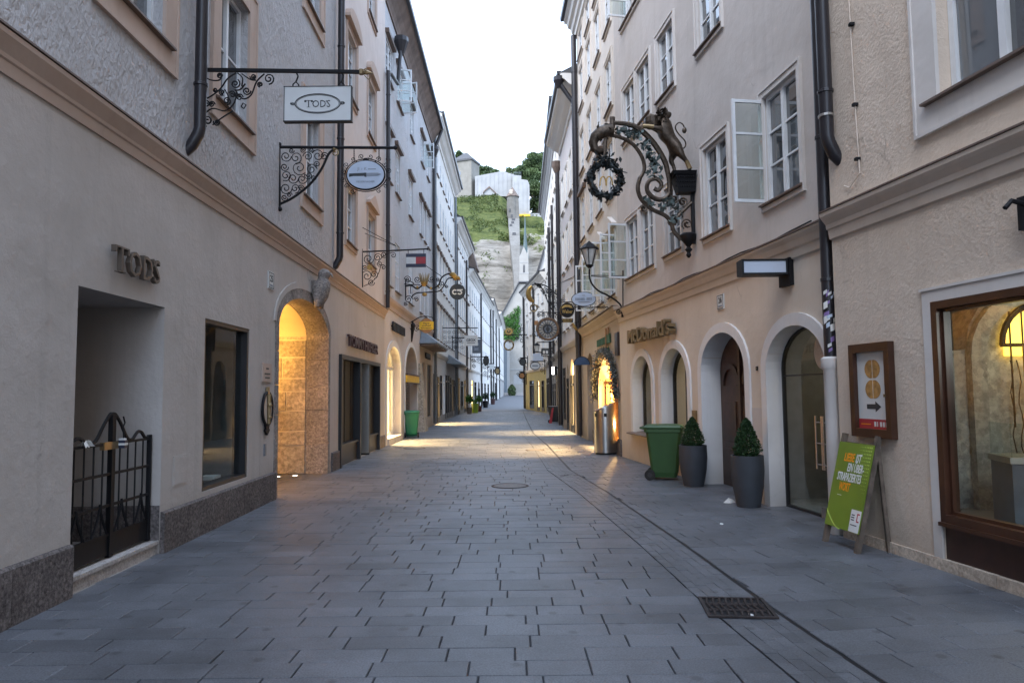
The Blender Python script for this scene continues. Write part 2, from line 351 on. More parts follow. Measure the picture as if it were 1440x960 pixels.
# ---------------------------------------------------------------- geometry helpers
class Fr:
    """local frame: x along u, z up, d outwards (towards the street)"""
    def __init__(s, o, u, n): s.o, s.u, s.n = V(o), V(u), V(n)
    def pt(s, x, z, d=0): return s.o + s.u * x + s.n * d + V((0, 0, z))
class Wall(Fr):
    """facade on the line X = a + b*Y, run along Y itself"""
    def __init__(s, a, b, side):
        k = math.hypot(1, b)
        super().__init__((a, 0, 0), (b, 1, 0), (side / k, -side * b / k, 0)); s.side = side; s.a = a; s.b = b
        s.t = V((b / k, 1 / k, 0))
    def local(s, Y, z=0, d=0):
        """upright frame at a point of the wall whose x runs to the viewer's right"""
        u = s.t if s.side > 0 else -s.t
        return Fr(s.pt(Y, z, d), u, s.n)
def street_frame(p): return Fr(p, (1, 0, 0), (0, -1, 0))      # faces the viewer down the street
STUFFY = {'scrollwork', 'leafwork', 'foliage', 'wreath_leaves', 'feathers', 'beading', 'scroll_rim', 'gilt_marks', 'dot_pattern', 'crown', 'mane', 'white_gravel', 'lettering', 'small_print', 'ornament', 'inscription', 'marks', 'number'}
class MB:
    def __init__(s): s.v = []; s.f = []; s.t = None; s.sm = False
    def add(s, vs, fs):
        k = len(s.v); s.v += [V(p) for p in vs]; s.f += [tuple(i + k for i in f) for f in fs]; return s
    def quad(s, *p): return s.add(p, [tuple(range(len(p)))])
    def hexa(s, p):
        return s.add(p, [(0, 3, 2, 1), (4, 5, 6, 7), (0, 1, 5, 4), (1, 2, 6, 5), (2, 3, 7, 6), (3, 0, 4, 7)])
    def box(s, fr, x0, x1, z0, z1, d0, d1):
        P = fr.pt
        return s.hexa([P(x0, z0, d1), P(x1, z0, d1), P(x1, z0, d0), P(x0, z0, d0), P(x0, z1, d1), P(x1, z1, d1), P(x1, z1, d0), P(x0, z1, d0)])
    def cbox(s, c, sx, sy, sz, rz=0):
        u = V((math.cos(rz), math.sin(rz), 0)); n = V((math.sin(rz), -math.cos(rz), 0))
        return s.box(Fr(c, u, n), -sx / 2, sx / 2, 0, sz, -sy / 2, sy / 2)
    def ring(s, loops, close=True, caps=True):
        n = len(loops[0]); k = len(s.v)
        for L in loops: s.v += [V(p) for p in L]
        for i in range(len(loops) - 1):
            for j in range(n if close else n - 1):
                a = k + i * n + j; b = k + i * n + (j + 1) % n
                s.f.append((a, b, b + n, a + n))
        if caps:
            s.f.append(tuple(k + j for j in range(n))[::-1]); s.f.append(tuple(k + (len(loops) - 1) * n + j for j in range(n)))
        return s
    def tube(s, pts, r, n=6):
        pts = [V(p) for p in pts]
        if len(pts) < 2: return s
        rs = r if isinstance(r, (list, tuple)) else [r] * len(pts)
        t0 = (pts[1] - pts[0]).normalized()
        a = t0.orthogonal().normalized(); loops = []
        for i, p in enumerate(pts):
            t = (pts[min(i + 1, len(pts) - 1)] - pts[max(i - 1, 0)])
            if t.length < 1e-9: t = t0
            t = t.normalized(); a = (a - t * a.dot(t))
            if a.length < 1e-6: a = t.orthogonal()
            a.normalize(); b = t.cross(a)
            loops.append([p + (a * math.cos(2 * math.pi * j / n) + b * math.sin(2 * math.pi * j / n)) * rs[i] for j in range(n)])
        return s.ring(loops)
    def prism(s, fr, pts, d0, d1):
        n = len(pts)
        return s.add([fr.pt(x, z, d0) for x, z in pts] + [fr.pt(x, z, d1) for x, z in pts],
                     [tuple(range(n)), tuple(range(n, 2 * n))[::-1]] + [(i, (i + 1) % n, n + (i + 1) % n, n + i) for i in range(n)])
    def band(s, fr, out, inn, d0, d1):
        """flat band between two polylines (an arch surround), with depth"""
        n = len(out)
        for i in range(n - 1):
            q = [out[i], out[i + 1], inn[i + 1], inn[i]]
            A = [fr.pt(x, z, d0) for x, z in q]; B = [fr.pt(x, z, d1) for x, z in q]
            s.add(A + B, [(4, 5, 6, 7), (0, 1, 5, 4), (2, 3, 7, 6)] + ([(0, 4, 7, 3)] if i == 0 else []) + ([(1, 2, 6, 5)] if i == n - 2 else []))
        return s
    def lathe(s, c, prof, n=16, cap=True, sx=1, sy=1):
        c = V(c)
        return s.ring([[c + V((math.cos(2 * math.pi * j / n) * r * sx, math.sin(2 * math.pi * j / n) * r * sy, z)) for j in range(n)] for r, z in prof], caps=cap)
    def disc(s, fr, cx, cz, rx, rz, d0, d1, n=28):
        return s.prism(fr, [(cx + rx * math.cos(2 * math.pi * i / n), cz + rz * math.sin(2 * math.pi * i / n)) for i in range(n)], d0, d1)
    def torus(s, fr, cx, cz, rx, rz, r, n=28, m=6, d=0):
        loops = []
        for i in range(n + 1):
            a = 2 * math.pi * i / n
            loops.append([fr.pt(cx + math.cos(a) * (rx + r * math.cos(2 * math.pi * j / m)), cz + math.sin(a) * (rz + r * math.cos(2 * math.pi * j / m)), d + r * math.sin(2 * math.pi * j / m)) for j in range(m)])
        return s.ring(loops, caps=False)
    def ball(s, c, r, n=10, m=7, sz=1):
        return s.lathe(c, [(max(1e-4, r * math.sin(math.pi * i / m)), -r * sz * math.cos(math.pi * i / m)) for i in range(m + 1)], n)
    def text(s, fr, txt, x, z, h, d0, d1, wid=None, align='CENTER', shear=0, bold=0, spacing=1):
        """letters of height h; the whole line fitted to width wid when given"""
        c = bpy.data.curves.new('t', 'FONT'); c.body = txt; c.extrude = .5; c.resolution_u = 2; c.shear = shear
        c.offset = bold; c.space_character = spacing
        o = bpy.data.objects.new('t', c); COL.objects.link(o)
        dg = bpy.context.evaluated_depsgraph_get(); me = bpy.data.meshes.new_from_object(o.evaluated_get(dg))
        vs = [v.co.copy() for v in me.vertices]; fs = [tuple(p.vertices) for p in me.polygons]
        bpy.data.objects.remove(o); bpy.data.curves.remove(c); bpy.data.meshes.remove(me)
        if not vs: return s
        x0, x1 = min(v.x for v in vs), max(v.x for v in vs)
        k = h / .69; kx = wid / (x1 - x0) if wid else k
        off = {'CENTER': -(x0 + x1) / 2, 'LEFT': -x0, 'RIGHT': -x1}[align]
        return s.add([fr.pt(x + (v.x + off) * kx, z + v.y * k, d0 + (v.z + .5) * (d1 - d0)) for v in vs], fs)
    def leaf(s, p, r, tone=None, up=None):
        """one small folded leaf"""
        a = V((random.gauss(0, 1), random.gauss(0, 1), random.gauss(0, 1))).normalized(); b = a.orthogonal().normalized()
        b = (Matrix.Rotation(random.random() * 6.28, 3, a) @ b); c = a.cross(b); p = V(p)
        s.add([p - b * r, p + c * r * .55, p + b * r * 1.1, p - c * r * .55], [(0, 1, 2, 3)])
        if tone is not None:
            s.t = s.t or []; s.t.append(tone)
        return s
    def recalc_ok(s): return True
    def mesh(s, name, mat, off=V((0, 0, 0)), smooth=False, fix=True):
        me = bpy.data.meshes.new(name); me.from_pydata([p - off for p in s.v], [], s.f)
        if s.t is not None:
            at_ = me.attributes.new('tone', 'FLOAT', 'FACE')
            at_.data.foreach_set('value', s.t[:len(me.polygons)])
        if fix and s.t is None and len(me.polygons) < 20000:
            bm = bmesh.new(); bm.from_mesh(me); bmesh.ops.recalc_face_normals(bm, faces=bm.faces); bm.to_mesh(me); bm.free()
        me.materials.append(MT[mat] if isinstance(mat, str) else mat)
        if smooth:
            me.polygons.foreach_set('use_smooth', [True] * len(me.polygons))
            try: me.set_sharp_from_angle(angle=rad(40))
            except Exception: pass
        me.update(); return me
    def build(s, name, mat, parent=None, smooth=False, fix=True, **props):
        off = wloc(parent)
        o = bpy.data.objects.new(name, s.mesh(name, mat, off, smooth, fix)); COL.objects.link(o)
        if parent: o.parent = parent
        for k, v in props.items(): o[k] = v
        if name in STUFFY: o['kind'] = 'stuff'
        return o
def wloc(o):
    p = V((0, 0, 0))
    while o: p = p + V(o.location); o = o.parent
    return p
def thing(name, label, cat, loc, group=None):
    o = bpy.data.objects.new(name, None); COL.objects.link(o); o.location = V(loc)
    o.empty_display_size = .2; o['label'] = label; o['category'] = cat
    if group: o['group'] = group
    return o
def tag(o, label, cat, group=None):
    o['label'] = label; o['category'] = cat
    if group: o['group'] = group
    return o
def solo(mb, name, mat, label, cat, loc, group=None, smooth=False):
    """a thing that is one mesh, origin at its base"""
    loc = V(loc)
    o = bpy.data.objects.new(name, mb.mesh(name, mat, loc, smooth)); COL.objects.link(o); o.location = loc
    return tag(o, label, cat, group)
def copy_tree(o, parent=None):
    c = o.copy(); COL.objects.link(c)
    if parent: c.parent = parent
    for ch in list(o.children): copy_tree(ch, c)
    return c
def arc(y0, y1, zs, za, n=12, pw=2.0):
    """arch outline from left spring to right spring"""
    c = (y0 + y1) / 2; h = (y1 - y0) / 2
    return [(c - h * math.cos(math.pi * i / n), zs + (za - zs) * math.sin(math.pi * i / n) ** (2 / pw)) for i in range(n + 1)]
def wall_mesh(wl, Y0, Y1, z0, z1, rects=(), arches=(), d=0, depth=.2, mb=None):
    """facade sheet with real openings and their reveals; rects (y0,y1,z0,z1[,depth]), arches (y0,y1,z0,zspring,zapex[,depth])"""
    m = mb or MB(); P = wl.pt
    R = [(r[0], r[1], r[2], r[3], r[4] if len(r) > 4 else depth) for r in rects]
    A = [(a[0], a[1], a[2], a[3], a[4], a[5] if len(a) > 5 else depth) for a in arches]
    holes = [(r[0], r[1], r[2], r[3]) for r in R] + [(a[0], a[1], a[2], a[4]) for a in A]
    ys = sorted({Y0, Y1, *[v for h in holes for v in h[:2] if Y0 < v < Y1]}); zs = sorted({z0, z1, *[v for h in holes for v in h[2:] if z0 < v < z1]})
    for i in range(len(ys) - 1):
        for j in range(len(zs) - 1):
            cy, cz = (ys[i] + ys[i + 1]) / 2, (zs[j] + zs[j + 1]) / 2
            if any(h[0] < cy < h[1] and h[2] < cz < h[3] for h in holes): continue
            m.quad(P(ys[i], zs[j], d), P(ys[i + 1], zs[j], d), P(ys[i + 1], zs[j + 1], d), P(ys[i], zs[j + 1], d))
    for y0, y1, a, b, dp in R:
        for q in (((y0, a), (y0, b)), ((y0, b), (y1, b)), ((y1, b), (y1, a)), ((y1, a), (y0, a))):
            m.quad(P(*q[0], d), P(*q[1], d), P(*q[1], d - dp), P(*q[0], d - dp))
    for y0, y1, a, s_, t, dp in A:
        pl = arc(y0, y1, s_, t)
        for i in range(len(pl) - 1):
            (ya, za), (yb, zb) = pl[i], pl[i + 1]
            if t - min(za, zb) > 1e-4: m.quad(P(ya, za, d), P(yb, zb, d), P(yb, t, d), P(ya, t, d))
            m.quad(P(ya, za, d), P(yb, zb, d), P(yb, zb, d - dp), P(ya, za, d - dp))
        m.quad(P(y0, a, d), P(y0, s_, d), P(y0, s_, d - dp), P(y0, a, d - dp)); m.quad(P(y1, a, d), P(y1, s_, d), P(y1, s_, d - dp), P(y1, a, d - dp))
    return m
def moulding(wl, Y0, Y1, prof, mb=None):
    """cornice swept along the wall, prof = [(z, d)...] from bottom to top"""
    m = mb or MB()
    m.ring([[wl.pt(Y0, z, d) for z, d in prof], [wl.pt(Y1, z, d) for z, d in prof]])
    return m
def body(wl, Y0, Y1, z0, z1, thick, mb=None, d=-.32):
    """back, top and end faces of a house behind its facade"""
    m = mb or MB(); P = wl.pt
    a, b = d, -thick
    m.quad(P(Y0, z0, b), P(Y1, z0, b), P(Y1, z1, b), P(Y0, z1, b)); m.quad(P(Y0, z1, 0), P(Y1, z1, 0), P(Y1, z1, b), P(Y0, z1, b))
    m.quad(P(Y0, z0, 0), P(Y0, z1, 0), P(Y0, z1, b), P(Y0, z0, b)); m.quad(P(Y1, z0, 0), P(Y1, z1, 0), P(Y1, z1, b), P(Y1, z0, b))
    return m
_wc = {}; rw = random.Random(31)
def window(parent, wl, Y0, Y1, z0, z1, rows=3, cols=2, rec=.1, sur=None, sill=True, each=False, pane='pane', fw=.05, fmat='white_paint', ped=None, trmat='surround', smat='sill', open_leaf=None):
    """window (frame) > pane, sill, surround; meshes shared between windows of one size"""
    wd, h = round(abs(Y1 - Y0), 2), round(z1 - z0, 2)
    key = (wd, h, rows, cols, rec, sur, sill, each, pane, fw, fmat, ped, trmat, smat)
    loc = wl.local((Y0 + Y1) / 2, z0); ang = math.atan2(loc.u.y, loc.u.x)
    if key not in _wc:
        L = Fr((0, 0, 0), (1, 0, 0), (0, -1, 0)); x0, x1 = -wd / 2, wd / 2
        m = MB(); a, b = -rec - .05, -rec + .02
        m.box(L, x0, x0 + fw, 0, h, a, b); m.box(L, x1 - fw, x1, 0, h, a, b)
        m.box(L, x0 + fw, x1 - fw, 0, fw, a, b - .002); m.box(L, x0 + fw, x1 - fw, h - fw, h, a, b - .002)
        pw = (wd - 2 * fw) / cols
        for c in range(1, cols): m.box(L, x0 + fw + c * pw - fw * .6, x0 + fw + c * pw + fw * .6, fw, h - fw, a, b + .012)
        for r in range(1, rows):
            zz = fw + (h - 2 * fw) * r / rows; m.box(L, x0 + fw, x1 - fw, zz - .014, zz + .014, a + .01, b - .012)
        parts = []
        if each:
            p = MB(); ph = (h - 2 * fw) / rows
            p.box(L, -pw / 2 + .012, pw / 2 - .012, .008, ph - .008, a + .025, a + .035); pm = p.mesh('pane', pane)
            for c in range(cols):
                for r in range(rows): parts.append(('pane', pm, (x0 + fw + (c + .5) * pw, 0, fw + r * ph)))
        else:
            p = MB(); p.box(L, x0 + fw * .5, x1 - fw * .5, fw * .5, h - fw * .5, a + .02, a + .03); parts.append(('pane', p.mesh('pane', pane), (0, 0, 0)))
        if sill:
            p = MB(); e = (sur or 0) * .35 + .05; p.prism(Fr((x0 - e, 0, 0), (0, -1, 0), (1, 0, 0)), [(-.04 + .0, .03), (.085, -.012), (.085, -.035), (-.04, -.035)], 0, wd + 2 * e); parts.append(('sill', p.mesh('sill', smat), (0, 0, 0)))
        if sur:
            p = MB(); t = .028
            p.box(L, x0 - sur, x0, -sur, h + sur, -.01, t); p.box(L, x1, x1 + sur, -sur, h + sur, -.01, t)
            p.box(L, x0, x1, -sur, -.036, -.01, t - .002); p.box(L, x0, x1, h, h + sur, -.01, t - .002)
            e = .03
            p.box(L, x0 - sur - .001, x0 - sur + e, -sur - .002, h + sur + .002, t, t + .016); p.box(L, x1 + sur - e, x1 + sur + .001, -sur - .002, h + sur + .002, t, t + .016)
            p.box(L, x0 - sur + e, x1 + sur - e, -sur - .002, -sur + e, t, t + .016); p.box(L, x0 - sur + e, x1 + sur - e, h + sur - e, h + sur + .002, t, t + .016)
            parts.append(('surround', p.mesh('surround', trmat), (0, 0, 0)))
        if ped:
            p = MB(); s_ = sur or .05; ww = wd / 2 + s_ + .1; zb = h + s_ + .05
            if ped == 'tri': pts = [(-ww, zb), (ww, zb), (ww, zb + .07), (0, zb + .38), (-ww, zb + .07)]
            elif ped == 'seg': pts = [(-ww, zb), (ww, zb), (ww, zb + .07)] + [(ww * math.cos(a_), zb + .07 + .3 * math.sin(a_)) for a_ in [rad(20 + 14 * i) for i in range(11)]] + [(-ww, zb + .07)]
            else: pts = [(-ww, zb), (ww, zb), (ww + .04, zb + .12), (-ww - .04, zb + .12)]
            p.prism(L, pts, -.01, .13); parts.append(('pediment', p.mesh('pediment', trmat if ped != 'cap' else smat), (0, 0, 0)))
        _wc[key] = (m.mesh('window', fmat), parts)
    fm, parts = _wc[key]
    o = bpy.data.objects.new('window', fm); COL.objects.link(o); o.parent = parent
    o.location = loc.o - wloc(parent); o.rotation_euler = (0, 0, ang)
    for nm, me, l in parts:
        q = bpy.data.objects.new(nm, me); COL.objects.link(q); q.parent = o; q.location = l
        if nm == 'pane': q.rotation_euler = (rw.gauss(0, .009), 0, rw.gauss(0, .009))
    return o
def leaf_open(parent, wl, Y, z0, z1, wd, rows=3, ang=90):
    """an opened casement standing out from the wall"""
    a = rad(ang); u = (wl.n * math.sin(a) + (wl.t * math.cos(a))); f = Fr(wl.pt(Y, z0, -.02), u, wl.t)
    m = MB(); h = z1 - z0; k = .045
    m.box(f, 0, k, 0, h, 0, .04); m.box(f, wd - k, wd, 0, h, 0, .04)
    for i in range(rows + 1):
        zz = h * i / rows; zz = min(max(zz, k / 2 + .001), h - k / 2 - .001); g = k / 2 if i in (0, rows) else .016
        m.box(f, k, wd - k, zz - g, zz + g, .002, .038)
    o = m.build('casement', 'white_paint', parent)
    for i in range(rows):
        MB().box(f, k, wd - k, h * i / rows + .02, h * (i + 1) / rows - .02, .017, .023).build('pane', 'glass', o)
    return o
def downpipe(wl, Y, z0, z1, r, label, d=.13, mat='pipe', foot=None, clamps=True, group='downpipes on the facades', name='downpipe', top=None):
    t = thing(name, label, 'downpipe', wl.pt(Y, z0, d), group)
    pts = [wl.pt(Y, z0, d), wl.pt(Y, z1, d)]
    if foot == 'in': pts = [wl.pt(Y, z0 - .28, -.05), wl.pt(Y, z0 - .2, .04), wl.pt(Y, z0 - .07, d * .85)] + pts
    if top: pts = pts + top
    MB().tube(pts, r, 12).build('tube', mat, t, smooth=True)
    if clamps:
        z = z0 + .5
        while z < z1:
            MB().lathe(wl.pt(Y, z, d), [(r + .003, 0), (r + .012, .005), (r + .012, .035), (r + .003, .04)], 12).build('clamp', mat, t)
            z += 2.1
    return t
# scroll ironwork in a flat frame: control points in the frame's own x,z
def bez(p0, p1, p2, n=10):
    return [tuple((1 - t) ** 2 * a + 2 * t * (1 - t) * b + t * t * c for a, b, c in zip(p0, p1, p2)) for t in [i / n for i in range(n + 1)]]
def smooth_path(pts, n=5):
    out = []
    for i in range(len(pts) - 1):
        p0 = pts[max(i - 1, 0)]; p1 = pts[i]; p2 = pts[i + 1]; p3 = pts[min(i + 2, len(pts) - 1)]
        for k in range(n):
            t = k / n
            out.append(tuple(.5 * (2 * b + (c - a) * t + (2 * a - 5 * b + 4 * c - d) * t * t + (3 * b - a - 3 * c + d) * t ** 3) for a, b, c, d in zip(p0, p1, p2, p3)))
    return out + [tuple(pts[-1])]
def spiral(cx, cz, r, a0, turns=1.4, sgn=1, n=24, r1=.15):
    """from the rim inwards"""
    return [(cx + r * (1 - (1 - r1) * i / n) * math.cos(a0 + sgn * 2 * math.pi * turns * i / n), cz + r * (1 - (1 - r1) * i / n) * math.sin(a0 + sgn * 2 * math.pi * turns * i / n)) for i in range(n + 1)]
def scroll(p0, p1, bend, r0, r1, s0=1, s1=1):
    """S or C scroll: curve p0 to p1 with a curl at either end"""
    mx_, mz = (p0[0] + p1[0]) / 2, (p0[1] + p1[1]) / 2; dx, dz = p1[0] - p0[0], p1[1] - p0[1]
    c = (mx_ - dz * bend, mz + dx * bend); out = []
    body_ = bez(p0, c, p1, 8)
    def curl(p, q, r, s):
        t = (p[0] - q[0], p[1] - q[1]); k = math.hypot(*t) or 1; t = (t[0] / k, t[1] / k); nrm = (-t[1] * s, t[0] * s)
        cc = (p[0] + nrm[0] * r, p[1] + nrm[1] * r); a0 = math.atan2(p[1] - cc[1], p[0] - cc[0])
        return spiral(*cc, r, a0, 1.3, s, 18)[1:]
    if r0: out += curl(body_[0], body_[1], r0, s0)[::-1]
    out += body_
    if r1: out += curl(body_[-1], body_[-2], r1, s1)
    return out
def iron(mb, fr, path, r=.012, d=0, n=4):
    return mb.tube([fr.pt(x, z, d) for x, z in path], r, n)
def leaves(mb, pts, n, size, spread, tone=(0, 1)):
    for i in range(n):
        p = V(random.choice(pts)); k = spread
        mb.leaf(p + V((random.gauss(0, k), random.gauss(0, k), random.gauss(0, k))), size * random.uniform(.6, 1.3))
    return mb
# ---------------------------------------------------------------- facade lines
WL_A = Wall(-3.5565, -.0197, 1); WL_B = Wall(-3.995, -.0002, 1); WL_C = Wall(-4.0, 0, 1)
WL_D = Wall(-5.04, .0208, 1); WL_E = Wall(-6.115, .0381, 1); WL_F = Wall(-3.758, .0117, 1)
WR_A = Wall(4.8127, -.1379, -1); WR_B = Wall(4.8461, -.1155, -1); WR_C = Wall(3.41, -.036, -1)
WR_D = Wall(3.06, -.022, -1); WR_E = Wall(1.937, .01205, -1); WR_G = Wall(9.017, -.1167, -1)
def interp(tab, y):
    if y <= tab[0][0]: return tab[0][1] + (y - tab[0][0]) * (tab[1][1] - tab[0][1]) / (tab[1][0] - tab[0][0])
    for (a, b), (c, d) in zip(tab, tab[1:]):
        if y <= c: return b + (d - b) * (y - a) / (c - a)
    return tab[-1][1]
TL = [(0, -3.557), (22.4, -4.0), (50, -4.0), (62, -3.75), (89, -2.72), (125, -2.3), (165, -2.2)]
TR = [(0, 4.81), (8.3, 3.67), (8.31, 3.886), (18.2, 2.744), (25.6, 2.49), (33, 2.335), (55, 2.6), (67, 1.2), (100, 1.6), (165, 2.2)]
TD = [(4.15, 2.06), (5.46, 1.94), (7.84, 1.81), (12, 1.51), (15.3, 1.18), (22.5, 1.03), (29, .79), (42, .79), (61, .85), (165, .3)]
XL = lambda y: interp(TL, y); XR = lambda y: interp(TR, y); XD = lambda y: interp(TD, y)
XS = lambda y: XD(y) - .46
gz = lambda y: max(0, y - 60) * .0085

# ---------------------------------------------------------------- ground, street, paving
m = MB(); m.quad((-900, -400, -.25), (900, -400, -.25), (900, 900, -.25), (-900, 900, -.25))
m.build('ground', 'ground', kind='structure')
m = MB(); ys = [-16, 0, 15, 30, 45, 60, 80, 100, 120, 140, 165, 185]
for a, b in zip(ys, ys[1:]): m.quad((-9, a, gz(a) - .014), (9, a, gz(a) - .014), (9, b, gz(b) - .014), (-9, b, gz(b) - .014))
street = m.build('street', 'joint', kind='structure')
m = MB()
for a, b in zip(ys, ys[1:]):
    if b > 60: m.quad((-9, a, gz(a)), (9, a, gz(a)), (9, b, gz(b)), (-9, b, gz(b)))
m.build('far_paving', 'pave_far', street)
rs = random.Random(11)
def slab(c, tone, mb=None, ch=1):
    """paving slab with chamfered rim: c = four corners (counter-clockwise)"""
    cx = sum(p[0] for p in c) / 4; cy = sum(p[1] for p in c) / 4; h = rs.uniform(-.002, .0025)
    tl = [rs.uniform(-.0012, .0012) for _ in c]
    lo = []; mid = []; hi = []
    for p, t in zip(c, tl):
        dx, dy = p[0] - cx, p[1] - cy; k = math.hypot(dx, dy) or 1
        z = gz(p[1])
        q = (p[0] - dx / k * .002 * ch, p[1] - dy / k * .002 * ch); r_ = (p[0] - dx / k * .0065 * ch, p[1] - dy / k * .0065 * ch)
        lo.append((q[0], q[1], z - .014)); mid.append((q[0], q[1], z - .004 + h + t)); hi.append((r_[0], r_[1], z + h + t))
    m = mb or MB(); k = len(m.v)
    m.v += [V(p) for p in lo + mid + hi]
    fs = [(8, 9, 10, 11)] + [(i, (i + 1) % 4, 4 + (i + 1) % 4, 4 + i) for i in range(4)] + [(4 + i, 4 + (i + 1) % 4, 8 + (i + 1) % 4, 8 + i) for i in range(4)]
    m.f += [tuple(i + k for i in f) for f in fs]
    m.t = m.t or []; m.t += [tone] * 9
    return m
slabs = []
y = 1.4
GAP = .0055
while y < 60:
    dpt = rs.choice([.215, .22, .23, .23, .33]) if y < 30 else rs.choice([.26, .38])
    x0, x1 = XL(y) - .05, XS(y + dpt / 2) + .008
    if 11.3 < y < 15.2: x0 = -7.2
    x = x0 - rs.uniform(0, .4)
    while x < x1:
        ln = rs.uniform(.34, .66); xe = x + ln
        if x1 - xe < .2: xe = x1
        xa, xb = max(x, x0) + GAP / 2, min(xe, x1) - GAP / 2
        sk = (XS(y + dpt) - XS(y)) if xe >= x1 else 0
        if xb - xa > .05: slabs.append([(xa, y + .0015), (xb, y + .0015), (xb + sk, y + dpt - .0015), (xa, y + dpt - .0015)])
        x = xe
    # right of the channel the courses square up with the right-hand houses
    x0, x1 = XD(y + dpt / 2) + .04, XR(y) + .35
    x = x0 - rs.uniform(0, .4); tl = .1155 if y < 20 else .03
    while x < x1:
        ln = rs.uniform(.34, .66); xe = min(x + ln, x1); xa, xb = max(x, x0) + GAP / 2, xe - GAP / 2
        T = lambda X: (X - 1.8) * tl
        sk = -dpt * tl; s0 = (XD(y + dpt) - XD(y)) if x <= x0 else sk
        if xb - xa > .05: slabs.append([(xa, y + .0015 + T(xa)), (xb, y + .0015 + T(xb)), (xb + sk, y + dpt - .0015 + T(xb)), (xa + s0, y + dpt - .0015 + T(xa))])
        x = xe
    y += dpt
def inframe(c):
    x = sum(p[0] for p in c) / 4; yy = sum(p[1] for p in c) / 4
    fw = yy * _CP - CAM_Z * _SP
    if fw < .5: return False
    px = 720 + F_PX * x / fw; py = 480 - F_PX * (-yy * _SP - CAM_Z * _CP) / fw
    return -10 < px < 1450 and py < 975 and XL(yy) - .1 < x < XR(yy)
near = sorted([s_ for s_ in slabs if inframe(s_)], key=lambda c: c[0][1])[:290]
ids = {id(s_) for s_ in near}
tone = lambda: max(.7, min(1.4, rs.gauss(1, .085)))
for c in near:
    o = slab(c, tone()).build('paving_slab', 'slab', street, fix=False)
rest = MB()
for c in slabs:
    if id(c) not in ids: slab(c, tone(), rest)
rest.build('paving_slabs_beyond', 'slab', street, fix=False, kind='stuff')
# drainage channel: five rows of narrow setts and an open slot along their right edge
setts = MB(); y = 1.4
while y < 60:
    st = .17 if y < 14 else (.3 if y < 28 else .8)
    for r_ in range(5):
        o_ = (r_ * .37 % 1) * st; a = XS(y) + .01 + r_ * .09; b = XS(y + st) + .01 + r_ * .09
        k = (y + o_, y + o_ + st)
        aa, bb = XS(k[0]) + .006 + r_ * .09, XS(k[1]) + .006 + r_ * .09
        slab([(aa + .0003, k[0] + .0003), (aa + .0887, k[0] + .0003), (bb + .0887, k[1] - .0003), (bb + .0003, k[1] - .0003)], tone() * .97, setts, .3)
    y += st
setts.build('channel_setts', 'slab', street, fix=False, kind='stuff')
m = MB(); ysl = [1.4 + i * 1.5 for i in range(40)]
for a, b in zip(ysl, ysl[1:]): m.quad((XD(a) - .002, a, -.0075), (XD(a) + .042, a, -.0075), (XD(b) + .042, b, -.0075), (XD(b) - .002, b, -.0075))
m.build('drain_slot', 'black', street)

# cast iron gully grate beside the channel, manhole covers
def grate_thing():
    g = thing('drain_grate', 'rusty curved-bar drain grate set in paving beside the channel', 'drain grate', (1.68, 5.56, 0))
    f = Fr((1.68, 5.56, .004), V((.96, -.1, 0)).normalized(), V((-.1, -.96, 0)).normalized())
    P = lambda x, y_: f.o + f.u * x - f.n * y_
    m = MB()
    for a, b, c, d_ in ((-.25, .25, -.25, -.225), (-.25, .25, .225, .25), (-.25, -.225, -.225, .225), (.225, .25, -.225, .225)):
        m.hexa([P(a, c), P(b, c), P(b, d_), P(a, d_)] + [P(a, c) + V((0, 0, .012)), P(b, c) + V((0, 0, .012)), P(b, d_) + V((0, 0, .012)), P(a, d_) + V((0, 0, .012))])
    m.build('frame', 'rust', g)
    b = MB(); b.quad(P(-.225, -.225), P(.225, -.225), P(.225, .225), P(-.225, .225)); b.build('pit', 'black', g)
    for i in range(9):
        x = -.195 + i * .0485
        MB().tube([P(x + .012 * math.sin(t * .9), -.222 + .0555 * t) + V((0, 0, .006)) for t in range(9)], .011, 5).build('bar', 'rust', g)
    for yy in (-.08, .07): MB().tube([P(-.22, yy) + V((0, 0, .005)), P(.22, yy) + V((0, 0, .005))], .012, 5).build('bar', 'rust', g)
MT['rust'] = plain('rusty_cast_iron', (.04, .03, .028), .75, .3, vary=.3, scale=20, bump=.4)
grate_thing()
def manhole(x, y_, r, label):
    g = thing('manhole_cover', label, 'manhole cover', (x, y_, 0), 'manhole covers in the paving')
    MB().lathe((x, y_, 0), [(r, .0), (r, .0065), (r - .03, .007), (r - .031, .004), (0.001, .004)], 32).build('frame', 'rust', g)
    MB().lathe((x, y_, .004), [(r - .04, 0), (r - .045, .0035), (.001, .0035)], 32).build('lid', MT['manh'], g)
MT['manh'] = plain('worn_cast_iron', (.13, .125, .125), .6, .3, vary=.3, scale=30, bump=.8, bscale=45)
manhole(-.06, 12.77, .33, 'round manhole cover in the middle of the street')
manhole(-2.95, 21.6, .33, 'round manhole cover in the warm light before the lit arched shop window')
manhole(.62, 20.5, .27, 'manhole cover lying across the drainage channel')
